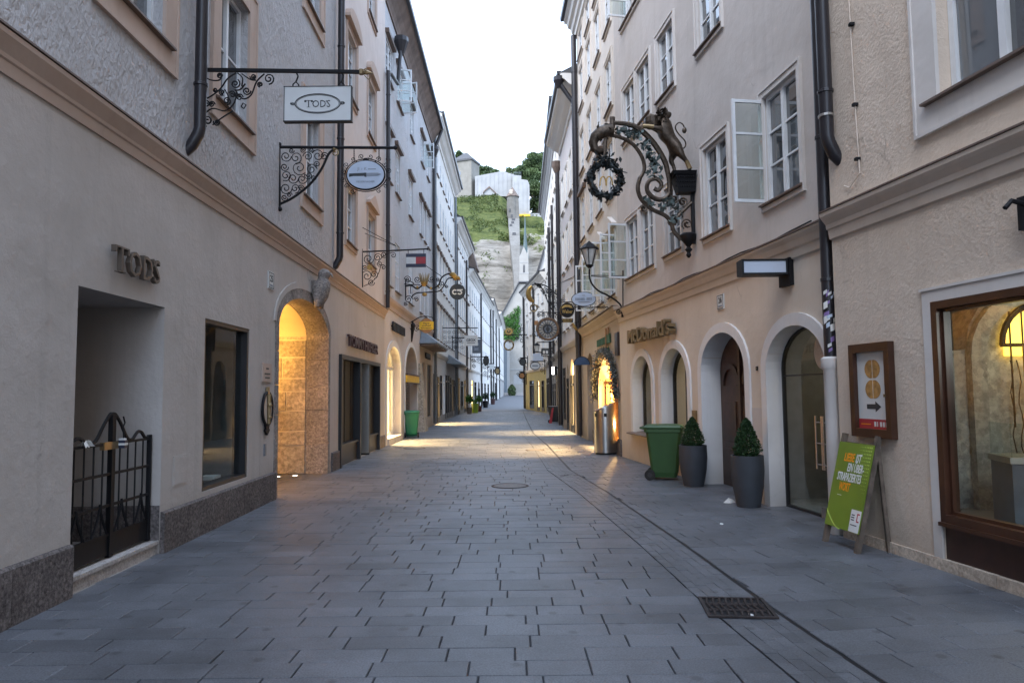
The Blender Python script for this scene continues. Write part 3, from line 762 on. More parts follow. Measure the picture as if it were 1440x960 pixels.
# ================================================================ LEFT SIDE
# ---------------------------------------------------------------- house A: trowelled grey house with the gated doorway, passage arch and dark triple shopfront
A = WL_A
bA = thing('town_house', 'grey plastered house on the left with gated doorway and glowing passage arch', 'house', A.pt(0, 0))
w1 = wall_mesh(A, -15, 22.4, 0, 4.05, rects=[(6.04, 7.62, 0, 2.585, .95), (8.68, 10.24, .49, 2.58, .2), (16.02, 21.3, 0, 2.53, .12)], arches=[(11.46, 15.1, 0, 2.8, 3.5, .5)])
w1.build('ground_floor_wall', 'la_low', bA)
SURW = .31
wins_up = [(1.35, 2.4, 5.42, 7.15), (3.9, 4.95, 5.42, 7.15), (6.38, 7.43, 5.42, 7.15), (8.95, 10.0, 5.42, 7.15), (13.04, 14.06, 5.32, 7.05), (13.04, 14.06, 9.05, 10.7), (8.95, 10.0, 9.05, 10.7), (6.38, 7.43, 9.05, 10.7)]
wins_pk = [(16.66, 17.7, 5.25, 6.65), (19.45, 20.5, 5.25, 6.65), (16.66, 17.7, 8.85, 10.4), (19.4, 20.5, 8.85, 10.4), (16.66, 17.7, 12.35, 13.9), (19.4, 20.5, 12.35, 13.9)]
wall_mesh(A, -15, 15.45, 4.05, 16.6, rects=[(*r, .22) for r in wins_up]).build('upper_wall', 'la_up', bA)
wall_mesh(A, 15.45, 22.4, 4.05, 16.6, rects=[(*r, .2) for r in wins_pk]).build('pink_upper_wall', 'la_pink', bA)
body(A, -15, 22.4, -.2, 16.6, 9, d=-.6).build('rear_wall', 'la_up', bA)
moulding(A, -15, 22.4, [(3.97, -.01), (3.97, .02), (4.06, .035), (4.07, .05), (4.1, .055), (4.17, .1), (4.2, .12), (4.235, .125), (4.24, .1), (4.265, -.01)]).build('cornice', 'la_trim', bA)
m = MB(); m.box(A, -15, 22.4, 4.245, 4.262, .09, .135); m.build('cornice_flashing', 'sill', bA)
moulding(A, -15, 22.4, [(16.3, -.01), (16.4, .3), (16.75, .5), (16.9, .55), (16.95, -.01)]).build('eaves', 'soffit', bA)
for i, r in enumerate(wins_up): window(bA, A, *r, rows=2, cols=2, rec=.13, sur=.29, each=True, trmat='la_trim', fw=.055)
for i, r in enumerate(wins_pk): window(bA, A, *r, rows=4 if r[2] > 8 else 3, cols=2, rec=.1, sur=.14, each=True, trmat='la_trim', ped='tri' if r[2] < 8 else ('seg' if r[2] < 12 else None), fw=.045)
# stone plinth, in long blocks
def blocks(wl, Y0, Y1, z0, z1, d, ln, name, mat, parent, rng, gap=.004):
    y_ = Y0
    while y_ < Y1 - .02:
        e = min(Y1, y_ + ln * rng.uniform(.8, 1.25))
        if Y1 - e < .3: e = Y1
        dd = d + rng.uniform(-.003, .003)
        MB().prism(Fr(wl.pt(y_ + gap, 0), wl.n, wl.t), [(-.06, z0), (dd, z0), (dd, z1 - .02), (dd - .02, z1), (-.06, z1)], 0, (e - y_ - 2 * gap) * math.hypot(1, wl.b)).build(name, mat, parent)
        y_ = e
rg = random.Random(3)
blocks(A, -3, 6.03, 0, .43, .045, 2.2, 'plinth_stone', 'plinth', bA, rg)
blocks(A, 7.63, 11.44, 0, .43, .045, 1.9, 'plinth_stone', 'plinth', bA, rg)
blocks(A, 15.32, 16.0, 0, .4, .045, 1, 'plinth_stone', 'plinth', bA, rg)
blocks(A, 21.32, 22.38, 0, .36, .045, 1.2, 'plinth_stone', 'plinth', bA, rg)
# doorway: deep plastered reveal, stone step, dark door far back
for Y_, s_ in ((7.62, -1), (6.04, 1)):
    m = MB(); m.box(A, min(Y_, Y_ + s_ * .012), max(Y_, Y_ + s_ * .012),   .14, .5, -.949, -.004); m.build('plinth_stone', 'plinth', bA)
m = MB(); m.box(A, 6.045, 7.615, -.05, .14, -2.6, -.02); m.build('doorstep', 'step', bA)
m = MB(); m.box(A, 6.05, 7.61, .142, .165, -.34, -.3); m.box(A, 6.05, 7.61, .11, .143, -.02, .004); m.build('step_nosing', 'step', bA)
# small flush hatch
m = MB(); m.box(A, 7.9, 8.24, .65, .98, -.01, .006); m.box(A, 7.92, 8.22, .67, .96, .006, .01); m.build('wall_hatch', 'la_low', bA)
m = MB(); m.box(A, 10.93, 11.0, .72, .9, -.01, .02); m.build('door_bell', 'grey_sign', bA)
# shop window
f_ = MB(); y0, y1, a, b = 8.68, 10.24, .49, 2.58
f_.box(A, y0, y0 + .05, a, b, -.2, -.01); f_.box(A, y1 - .06, y1, a, b, -.2, -.01); f_.box(A, y0 + .05, y1 - .06, a, a + .05, -.2, -.012); f_.box(A, y0 + .05, y1 - .06, b - .05, b, -.2, -.012)
sw = f_.build('shop_window', 'darksteel', bA)
m = MB(); m.box(A, y0 + .04, y1 - .05, a + .04, b - .04, -.1, -.09); m.build('pane', 'glass', sw)
def room(wl, y0, y1, z0, z1, d0, d1, mat, parent, name='shop_interior'):
    m = MB(); P = wl.pt
    c = [P(y0, z0, d0), P(y1, z0, d0), P(y1, z1, d0), P(y0, z1, d0), P(y0, z0, d1), P(y1, z0, d1), P(y1, z1, d1), P(y0, z1, d1)]
    m.add(c, [(4, 5, 6, 7), (0, 1, 5, 4), (1, 2, 6, 5), (2, 3, 7, 6), (3, 0, 4, 7)])
    return m.build(name, mat, parent, fix=False)
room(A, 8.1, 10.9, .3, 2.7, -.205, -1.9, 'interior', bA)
m = MB(); m.box(A, 8.9, 9.5, .5, 1.3, -1.6, -1.1); m.box(A, 9.75, 9.8, .5, 2.3, -1.0, -.95); m.box(A, 9.4, 10.1, 1.5, 1.52, -1.2, -.8); m.build('display_stand', 'grey_sign', bA)
m = MB(); m.box(A, 9.8, 10.05, .5, .55, -.5, -.3); m.build('white_tray', 'paper', bA)
# passage: stone arch, ashlar side, vault, inner rib
out = arc(11.42, 15.16, 2.82, 3.56, 16); inn = arc(11.6, 14.98, 2.78, 3.38, 16)
for i in range(16):
    m = MB(); m.band(A, out[i:i + 2], inn[i:i + 2], -.45, .012 + .004 * (i % 2)); m.build('arch_stone', 'archst', bA)
for (ya, yb) in ((11.42, 11.6), (14.98, 15.16)):
    z = 0
    for hh in (.62, .7, .48, .55, .47):
        m = MB(); m.box(A, ya, yb, z + .004, z + hh - .004, -.45, .012); m.build('arch_stone', 'archst', bA); z += hh
o2 = arc(11.32, 15.26, 2.82, 3.68, 16)
m = MB(); m.band(A, o2, out, -.005, .022); m.build('arch_moulding', 'la_low', bA)
# far side of the passage: individual ashlar blocks in courses
rg = random.Random(5); z = 0
hts = [.58, .3, .42, .4, .27, .44, .36, .3, .3]
jy = 14.98
for r_, hh in enumerate(hts):
    d_ = -.45; first = True
    while d_ > -2.2:
        ln = rg.uniform(.4, .85) if r_ else rg.uniform(.8, 1.2)
        e = max(-2.2, d_ - ln)
        if e + 2.2 < .25: e = -2.2
        pr = rg.uniform(.0, .022)
        m = MB(); m.prism(Fr(A.pt(jy - pr, 0, 0), A.n, A.t), [(d_ - .014, z + .016), (d_ - .014, z + hh - .014), (e + .014, z + hh - .014), (e + .014, z + .016)], 0, .2)
        m.build('ashlar_block', 'ashlar', bA); d_ = e
    z += hh
m = MB(); m.box(A, 14.995, 15.4, 0, 3.5, -7, -.46); m.build('passage_side_wall', 'mortar', bA)
m = MB(); m.box(A, 11.2, 11.6, 0, 3.5, -7, -.46); m.build('passage_side_wall', 'ashlar', bA)
ri = arc(11.95, 14.55, 2.5, 3.15, 14); ro = arc(11.58, 15.0, 2.9, 3.7, 14)
m = MB(); m.band(A, ro, ri, -2.75, -2.2); m.box(A, 14.55, 15.0, 0, 2.9, -2.75, -2.2); m.box(A, 11.58, 11.95, 0, 2.9, -2.75, -2.2); m.build('passage_rib', 'ashlar', bA)
va = arc(11.58, 15.0, 2.76, 3.37, 14); m = MB()
m.ring([[A.pt(y_, z_, d_) for y_, z_ in va] for d_ in (-.44, -2.2, -7)], close=False, caps=False); m.build('vault', 'vault', bA, fix=False, smooth=True)
m = MB(); m.quad(A.pt(11.2, 0, -7), A.pt(15.2, 0, -7), A.pt(15.2, 3.6, -7), A.pt(11.2, 3.6, -7)); m.build('passage_end_wall', 'vault', bA)
def lampobj(name, loc, energy, color, size=.12, kind='POINT', parent=None, tgt=None, spot=None):
    l = bpy.data.lights.new(name, kind); l.energy = energy; l.color = color
    if kind in ('POINT', 'SPOT'): l.shadow_soft_size = size
    if kind == 'AREA': l.size = size
    if spot: l.spot_size = rad(spot); l.spot_blend = .6
    o = bpy.data.objects.new(name, l); COL.objects.link(o); o.location = V(loc) - wloc(parent)
    if parent: o.parent = parent
    if tgt: o.rotation_euler = (V(tgt) - V(loc)).to_track_quat('-Z', 'Y').to_euler()
    return o
WARM = (1, .5, .1)
room(A, 5.6, 8.1, .14, 2.6, -.955, -3.4, 'lobby_shade', bA, 'dark_lobby')  # walls coloured almost black so the recess falls into painted shade
m = MB(); m.box(A, 5.7, 6.75, .14, 2.5, -2.6, -2.55); m.build('door', 'darksteel', bA)
p = A.pt(11.68, 2.25, -1.6)
t = thing('wall_lantern', 'lit lantern on the near wall inside the passage arch', 'lantern', p)
m = MB(); m.ball(p, .07, 10, 7, 1.5); m.build('bulb', 'bulb', t)
m = MB(); m.tube([p + V((0, -.1, .12)), p + V((0, 0, .14)), p + V((0, 0, .1))], .012); m.lathe(p + V((0, 0, .1)), [(.03, .03), (.075, 0), (.075, -.01)], 10); m.build('bracket', 'iron', t)
lampobj('passage_lamp', p + V((0, .5, .35)), 28, WARM, .1, parent=t)
lampobj('passage_vault_fill', A.pt(12.1, 2.1, -.75), 330, WARM, .12, 'SPOT', bA, A.pt(13.9, 3.3, -2.6), 115)  # added spot without a fixture, set low and aimed up to brighten the vault
lampobj('passage_rear_lamp', A.pt(12.6, 2.4, -4.6), 120, WARM, .15, parent=bA)
for d_ in (-.55, -.85):
    q = A.pt(14.6 - (.15 if d_ < -.7 else 0), .006, d_)
    t = thing('floor_light', 'round recessed floor light glowing in the passage entrance' + (', nearer the street' if d_ > -.7 else ', further inside'), 'floor light', q, 'floor lights in the passage')
    MB().lathe(q, [(.09, 0), (.09, .006), (.07, .007)], 16).build('ring', 'steel', t)
    MB().lathe(q + V((0, 0, .005)), [(.05, 0), (.048, .003), (.001, .004)], 16).build('lens', 'coolglow2', t)
# dark triple shopfront of the same house
y0, y1 = 16.02, 21.3
m = MB(); m.box(A, y0, y1, 2.43, 2.53, -.35, .07)
for ya, yb in ((16.02, 16.14), (18.2, 18.32), (19.45, 19.57), (21.18, 21.3)): m.box(A, ya, yb, 0, 2.43, -.35, .068)
sf = m.build('shopfront', 'darksteel', bA)
for ya, yb in ((16.14, 18.2), (19.57, 21.18)):
    m = MB(); m.box(A, ya, yb, .02, .45, -.2, -.02); m.build('stall_riser', 'darksteel', sf)
    m = MB(); m.box(A, ya, yb, .45, .5, -.2, .03); m.build('ledge', 'darksteel', sf)
    k = int((yb - ya) / .32)
    for i in range(k):
        m = MB(); a_ = ya + (yb - ya) * i / k; e = (yb - ya) / k; m.box(A, a_ + .01, a_ + e - .01, .5, 2.43, -.16, -.12 + .012 * (i % 2)); m.build('shutter_panel', 'black', sf)
m = MB(); m.box(A, 18.32, 19.45, .05, 2.43, -.32, -.3); m.build('pane', 'glass', sf)
for Y_ in (18.33, 19.44):
    m = MB(); m.box(A, Y_ - .01, Y_ + .01, .05, 2.43, -.3, .06); m.build('steel_edge', 'steel', sf)
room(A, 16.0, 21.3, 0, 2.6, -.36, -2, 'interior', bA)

# letters, plates and fittings on house A
def serif_T(m, f, x, z, h, w_, d0, d1):
    t_ = h * .085
    m.box(f, x - w_ / 2, x + w_ / 2, z + h - t_ * .7, z + h, d0, d1); m.box(f, x - t_ * .75, x + t_ * .75, z, z + h - t_ * .7, d0, d1)
    for s_ in (-1, 1): m.box(f, x + s_ * w_ / 2 - .012, x + s_ * w_ / 2 + .012, z + h * .74, z + h, d0, d1)
    m.box(f, x - w_ * .26, x + w_ * .26, z, z + t_ * .5, d0, d1)
def tods(m, f, h, wd, d0, d1):
    m2 = MB(); serif_T(m, f, -wd * .36, 0, h, wd * .26, d0, d1)
    m.text(f, 'O', -wd * .075, 0, h, d0, d1, wid=wd * .27); m.text(f, 'D', wd * .215, 0, h, d0, d1, wid=wd * .215)
    m.text(f, '\u2019', wd * .345, 0, h, d0, d1, wid=wd * .03); m.text(f, 'S', wd * .435, 0, h, d0, d1, wid=wd * .14)
    return m
t = solo(tods(MB(), A.local(6.91, 2.79), .24, .86, .03, .075), 'shop_lettering', 'lettermetal', 'raised serif metal letters TOD\u2019S above the gated doorway', 'lettering', A.pt(6.91, 2.79))

f = A.local(18.75, 2.77)
solo(MB().text(f, 'TOMMY HILFIGER', 0, 0, .26, .03, .09, wid=4.05, bold=.015), 'shop_lettering', 'darkred', 'dark raised letters TOMMY HILFIGER above the black triple shopfront', 'lettering', A.pt(18.75, 2.77))
def plate(wl, Y_, z, wd, h, label, cat, name, mat='sign_white', rim='ink', num=None, sub=None, dd=.018):
    t = thing(name, label, cat, wl.pt(Y_, z)); f = wl.local(Y_, z)
    m = MB(); m.box(f, -wd / 2, wd / 2, 0, h, 0, dd); m.build('plate', mat, t)
    if rim:
        m = MB(); r_ = .012
        for q in ((-wd / 2 + .012, wd / 2 - .012, .012, .012 + r_), (-wd / 2 + .012, wd / 2 - .012, h - .012 - r_, h - .012), (-wd / 2 + .012, -wd / 2 + .012 + r_, .012 + r_, h - .012 - r_), (wd / 2 - .012 - r_, wd / 2 - .012, .012 + r_, h - .012 - r_)): m.box(f, *q, dd, dd + .003)
        m.build('border', rim, t)
    if num:
        MB().text(f, num, 0, h * .42, h * .38, dd, dd + .004, bold=.01).build('number', 'ink', t)
    if sub:
        m = MB()
        for i in range(6): m.box(f, -wd * .3 + i * wd * .1, -wd * .3 + i * wd * .1 + wd * .075, h * .16, h * .26, dd, dd + .003)
        m.build('small_print', 'greyink', t)
    return t
plate(A, 11.14, 3.29, .26, .27, 'white house number plate 25 beside the passage arch', 'number plate', 'house_number_plate', num='25', sub='Getreideg.')
t = thing('wall_plaque', 'small stone plaque beside the passage arch above the oval ornament', 'plaque', A.pt(11.0, 1.84)); f = A.local(11.0, 1.84)
MB().box(f, -.21, .21, 0, .28, 0, .02).build('plate', 'la_trim', t)
m = MB()
for i, (a, z) in enumerate(((.12, .19), (.26, .11), (.22, .05))): m.box(f, -a / 2, a / 2, z, z + .022, .02, .024)
m.build('inscription', 'ink', t)
t = thing('bell_pull', 'oval iron bell pull with pink stone inset on the wall beside the passage', 'bell pull', A.pt(11.0, 1.1)); f = A.local(11.0, 1.1)
MB().disc(f, 0, .33, .2, .22, 0, .03).build('stone_inset', 'ra', t)
m = MB(); m.torus(f, 0, .33, .23, .25, .022, d=.03); m.build('ring', 'iron', t, smooth=True)
m = MB(); m.tube([f.pt(0, .1, .05), f.pt(0, .55, .05)], [.025, .035, ][:2], 8); m.prism(f, [(-.05, .5), (.05, .5), (.03, .66), (-.03, .66)], .01, .05); m.ball(f.pt(0, .2, .06), .035); m.ball(f.pt(0, .38, .06), .04); m.build('handle', 'brass', t, smooth=True)
m = MB(); m.prism(f, [(-.09, .1), (.09, .1), (.06, .03), (.1, .0), (0, -.07), (-.1, .0), (-.06, .03)], .005, .04); m.build('finial', 'iron', t)
# stone bird over the arch
m = MB(); f = A.local(13.72, 3.3)
t = thing('stone_bird', 'carved stone bird perched on the keystone of the passage arch', 'statue', A.pt(13.72, 3.3))
m.ring([[f.pt(x + rx * math.cos(a), z, .16 + y_ + ry * math.sin(a)) for a in [2 * math.pi * i / 14 for i in range(14)]] for x, z, rx, ry, y_ in
        ((0, .0, .05, .05, -.08), (0, .06, .12, .09, -.04), (0, .2, .19, .13, 0), (0, .36, .21, .15, .02), (0, .48, .17, .14, .03), (0, .55, .1, .1, .03), (0, .6, .1, .11, .05), (0, .67, .11, .12, .06), (0, .73, .07, .08, .05), (0, .755, .01, .02, .04))]); m.build('body', 'archst', t, smooth=True)
for s_ in (-1, 1):
    m = MB(); m.ring([[f.pt(s_ * (.17 + .03 * math.sin(k * 3)) + .045 * math.cos(a), .5 - k * .5, .12 + .11 * math.sin(a) * (1 - k * .6)) for a in [2 * math.pi * i / 8 for i in range(8)]] for k in (0, .25, .5, .75, 1)]); m.build('wing', 'archst', t, smooth=True)
m = MB(); m.tube([f.pt(0, .66, .3), f.pt(0, .63, .36), f.pt(0, .58, .38)], [.035, .025, .006], 6); m.build('beak', 'archst', t)
# wrought iron gate in the doorway
t = thing('iron_gate', 'low black wrought iron double gate across the doorway step', 'gate', A.pt(6.83, .14, -.1))
D = -.1
def gz_top(y_): return 1.15
for s_, (ya, yb) in enumerate(((6.08, 6.83), (6.83, 7.58))):
    q = MB()
    for z in (1.2, .92, .63, .36): q.box(A, ya, yb, z - .012, z + .012, D - .012, D + .012)
    q.box(A, ya, ya + .03, .15, 1.24, D - .02, D + .02); q.box(A, yb - .03, yb, .15, 1.24, D - .02, D + .02)
    q.build('gate_leaf', 'iron', t)
    for i in range(1, 5):
        y_ = ya + (yb - ya) * i / 5
        MB().tube([A.pt(y_, .36, D), A.pt(y_, 1.19, D)], .0085, 5).build('bar', 'iron', t)
    for c in (.25, .75):
        yc = ya + (yb - ya) * c
        for e in (-1, 1):
            MB().tube([A.pt(yc + e * .13 * (k / 6) ** 1.6, .66 - .29 * k / 6, D + .01) for k in range(7)], [.012, .012, .012, .012, .011, .01, .008], 5).build('leaf_loop', 'iron', t)
    MB().box(A, ya + .03, yb - .03, .17, .35, D - .008, D + .004).build('kick_plate', 'iron', t)
top = smooth_path([(6.09, 1.21), (6.2, 1.26), (6.3, 1.28), (6.42, 1.22), (6.55, 1.24), (6.68, 1.38), (6.78, 1.47), (6.83, 1.48), (6.88, 1.47), (6.98, 1.38), (7.1, 1.24), (7.2, 1.215), (7.3, 1.28), (7.38, 1.28), (7.46, 1.22), (7.54, 1.215)], 4)
MB().tube([A.pt(a, b, D) for a, b in top], .017, 5).build('crest', 'iron', t)
MB().box(A, 6.8, 6.86, .15, 1.47, D - .022, D + .022).build('meeting_stile', 'iron', t)
MB().box(A, 6.66, 6.98, 1.15, 1.22, D - .02, D + .025).build('lock_plate', 'brass', t)
q = A.pt(6.93, 1.15, D + .05)
t = thing('padlock', 'padlock with a blue and white band hanging on the gate lock plate', 'padlock', q)
m = MB(); m.cbox(q, .07, .05, .075); m.build('body', 'navy', t)
m = MB(); m.cbox(q + V((0, 0, .028)), .076, .056, .02); m.cbox(q + V((0, 0, .072)), .05, .045, .02); m.build('band', 'paper', t)
m = MB(); m.tube([q + V((0, .02, .08)), q + V((0, .0, .2)), q + V((0, .03, .24)), q + V((0, .0, .3))], .008, 5); m.build('cable', 'iron', t)
m = MB(); q = A.pt(6.42, 1.22, D + .02)
for i in range(9):
    m.leaf(q + V((random.uniform(-.03, .03), random.uniform(-.13, .13), random.uniform(-.01, .03))), .045)
solo(m, 'crumpled_paper', 'paper', 'crumpled white paper caught on the top rail of the gate', 'paper', q)
# downpipes on house A
downpipe(A, 8.1, 4.72, 16.4, .068, 'thick dark downpipe ending in an elbow behind the top sign bracket on the left', foot='in')
downpipe(A, 15.45, 4.62, 16.4, .075, 'dark double downpipe between the grey and pink plaster on the left', foot='in')
downpipe(A, 22.25, 4.3, 11.9, .065, 'dark downpipe at the joint of the pink and blue-grey houses', top=[A.pt(22.6, 12.0, .15), A.pt(23.9, 12.2, .2), A.pt(24.0, 13.6, .3)])
# ---------------------------------------------------------------- house B: blue-grey roughcast house with coved eaves
B = WL_B
bB = thing('town_house', 'blue-grey roughcast house with coved eaves and lit arched shop window', 'house', B.pt(22.4, 0))
wb = [(22.6, 23.75, 11.95, 13.2), (24.75, 26.0, 11.95, 13.2), (28.1, 29.1, 11.95, 13.2), (31.4, 32.5, 11.95, 13.2), (33.6, 34.6, 11.95, 13.2)]
wb += [(a, b, 8.6, 10.15) for a, b in ((22.7, 23.6), (24.5, 25.5), (27.7, 28.8), (31.0, 31.8), (32.5, 33.3), (33.9, 34.7))]
wb += [(a, b, 5.15, 6.85) for a, b in ((22.8, 23.7), (24.5, 25.5), (27.7, 28.8), (31.0, 31.8), (32.5, 33.3), (33.9, 34.7))]
wall_mesh(B, 22.4, 36, 4.4, 14.5, rects=[(*r, .14) for r in wb]).build('upper_wall', 'lb', bB)
wall_mesh(B, 22.4, 31.0, 0, 4.4, arches=[(22.85, 25.6, .2, 2.5, 3.2, .35), (26.75, 30.1, 0, 2.35, 3.45, 1.2)]).build('ground_floor_wall', 'lb_low', bB)
wall_mesh(B, 31.0, 36, 0, 4.4, rects=[(31.9, 33.1, 0, 3.0, .12), (33.8, 35.6, .5, 3.0, .1)]).build('ground_floor_wall', 'rc_low', bB)
body(B, 22.4, 36, 0, 14.5, 9).build('rear_wall', 'lb', bB)
moulding(B, 22.4, 36, [(4.36, -.01), (4.38, .03), (4.5, .04), (4.62, .1), (4.72, .12), (4.75, -.01)]).build('cornice', 'la_trim', bB)
moulding(B, 22.42, 36, [(14.3, -.01), (14.3, .05), (14.4, .06), (14.55, .12), (14.75, .25), (14.95, .42), (15.1, .5), (15.12, -.01)]).build('cove', 'soffit', bB)
moulding(B, 22.42, 36, [(15.06, .46), (15.05, .6), (15.16, .62), (15.16, .46)]).build('gutter', 'pipe', bB)
m = MB(); m.quad(B.pt(22.42, 15.13, .55), B.pt(36, 15.13, .55), B.pt(36, 18.6, -5), B.pt(22.42, 18.6, -5)); m.build('roof', 'roofdark', bB)
for i, r in enumerate(wb): window(bB, B, *r, rows=3, cols=2, rec=.05, pane='pane_w' if i % 3 == 1 else 'pane', fw=.06, smat='sill', ped='cap' if r[2] < 12 and r[2] > 8 else None)
leaf_open(bB, B, 24.75, 11.98, 13.15, .55, 3, 75); leaf_open(bB, B, 26.0, 11.98, 13.15, .6, 3, 100); leaf_open(bB, B, 32.5, 11.98, 13.15, .5, 3, 90)
# lit arched shop window with white surround
oo = arc(22.62, 25.83, 2.5, 3.42, 14); oi = arc(22.85, 25.6, 2.5, 3.2, 14)
m = MB(); m.band(B, oo, oi, -.01, .03); m.box(B, 22.62, 22.85, 0, 2.5, -.01, .03); m.box(B, 25.6, 25.83, 0, 2.5, -.01, .03); m.build('arch_surround', 'white', bB)
f_ = MB(); ii = arc(22.93, 25.52, 2.5, 3.12, 14)
f_.band(B, oi, ii, -.3, -.24); f_.box(B, 22.85, 22.93, .2, 2.5, -.3, -.24); f_.box(B, 25.52, 25.6, .2, 2.5, -.3, -.24)
for y_ in (24.2, 24.75): f_.box(B, y_ - .035, y_ + .035, .2, 2.45, -.3, -.239)
f_.box(B, 22.93, 25.52, 2.45, 2.55, -.3, -.236); f_.box(B, 22.93, 25.52, .2, .3, -.3, -.238)
sw = f_.build('shop_window', 'white_paint', bB)
m = MB(); m.box(B, 22.9, 25.55, .28, 3.0, -.28, -.27); m.build('pane', 'glass', sw)
room(B, 22.5, 25.9, .1, 3.5, -.36, -3, 'interior_lt', bB)
m = MB(); m.box(B, 22.8, 25.7, 0, .2, -.36, .09); m.build('doorstep', 'step', bB)
m = MB(); m.box(B, 23.2, 25.2, .3, .9, -1.6, -1); m.box(B, 22.7, 25.8, 1.2, 1.26, -2.9, -2.5); m.box(B, 22.7, 25.8, 1.7, 1.76, -2.9, -2.5); m.build('shelf', 'warmwood', bB)
p = B.pt(23.2, 1.75, -.5)
t = thing('shop_lamp', 'bright round lamp shining in the arched shop window', 'lamp', p); MB().ball(p, .075).build('bulb', 'bulb', t)
MB().tube([p, p + V((0, 0, 1.2))], .01).build('cord', 'iron', t)
lampobj('shop_window_light', p + V((.12, .1, 0)), 160, (1, .66, .28), .08, parent=t)
lampobj('shop_window_spot', B.pt(24.4, 2.3, -.22), 1100, (1, .66, .28), .06, 'SPOT', bB, (-2.9, 24.2, 0), 80)
# arched passage beside it, with a yellow board across it
oo = arc(26.58, 30.27, 2.35, 3.62, 14); oi = arc(26.75, 30.1, 2.35, 3.45, 14)
m = MB(); m.band(B, oo, oi, -.01, .03); m.box(B, 26.58, 26.75, 0, 2.35, -.01, .03); m.box(B, 30.1, 30.27, 0, 2.35, -.01, .03); m.build('arch_surround', 'white', bB)
m = MB(); m.box(B, 26.6, 30.2, 0, 3.6, -1.3, -1.2); m.build('passage_wall', 'ashlar', bB)
room(B, 26.76, 30.09, .004, 3.46, -.3, -1.19, 'archst', bB, 'passage')
t = thing('yellow_board', 'yellow and red name board across the small arched entrance', 'sign', B.pt(28.4, 2.05, .1)); f = B.local(28.4, 2.05)
MB().box(f, -1.7, 1.7, 0, .26, -.1, .1).build('board', 'yel', t); m = MB(); m.box(f, -1.72, 1.72, .26, .32, -.1, .13); m.box(f, -1.72, 1.72, -.05, 0, -.1, .13); m.build('edging', 'darkred', t)
# dark shop letters beside the lit arch: unreadable in the photograph, kept as raised strokes
m = MB(); f = B.local(25.0, 3.72)
for i in range(9): m.box(f, -1.3 + i * .3, -1.3 + i * .3 + .2, 0, .3, .03, .08); 
m.box(f, -1.35, 1.4, .13, .17, .0, .06)
solo(m, 'shop_lettering', 'black', 'small black raised lettering above the lit arched shop window', 'lettering', B.pt(25.0, 3.72))
# bay with lean-to roof
m = MB(); f = Fr(B.pt(31.1, 0), B.n, B.t)
m.hexa([B.pt(30.9, 3.75, .75), B.pt(36.2, 3.75, .75), B.pt(36.2, 3.78, 0), B.pt(30.9, 3.78, 0), B.pt(30.9, 3.83, .78), B.pt(36.2, 3.83, .78), B.pt(36.2, 4.42, .02), B.pt(31.5, 4.42, .02)]); m.build('lean_to_roof', 'roofblue', bB)
m = MB(); m.box(B, 30.95, 36.1, 3.68, 3.745, .02, .7); m.build('lean_to_soffit', 'soffit', bB)
m = MB(); m.box(B, 31.92, 33.08, 0, 2.98, -.16, -.1); m.build('door', 'black', bB)
m = MB(); m.hexa([B.pt(30.4, 0, .3), B.pt(31.6, 0, .3), B.pt(31.6, 0, -.05), B.pt(30.4, 0, -.05), B.pt(30.6, 2.9, .06), B.pt(31.4, 2.9, .06), B.pt(31.4, 2.9, -.05), B.pt(30.6, 2.9, -.05)]); m.build('buttress', 'ashlar', bB)
m = MB(); f = B.local(33.6, 3.2)
for i in range(7): m.disc(f, -.8 + i * .26, .15, .1, .14, .03, .09, 8)
solo(m, 'shop_lettering', 'black', 'dark raised lettering under the small lean-to roof', 'lettering', B.pt(33.6, 3.2))
m = MB(); m.box(B, 33.82, 35.58, .52, 2.98, -.14, -.08); m.build('shop_window', 'black', bB)
downpipe(B, 35.7, 3.9, 13.9, .08, 'dark downpipe with funnel between blue-grey and cream houses', d=.12, top=[B.pt(35.8, 14.4, .3), B.pt(35.9, 15.0, .5)])
m = MB(); m.lathe(B.pt(35.72, 13.6, .16), [(.09, 0), (.22, .35), (.22, .5)], 10); m.build('funnel', 'pipe', bB)
m = MB(); m.lathe(A.pt(24.05, 13.3, .3), [(.09, 0), (.25, .45), (.25, .6)], 10); m.build('funnel', 'pipe', bB)

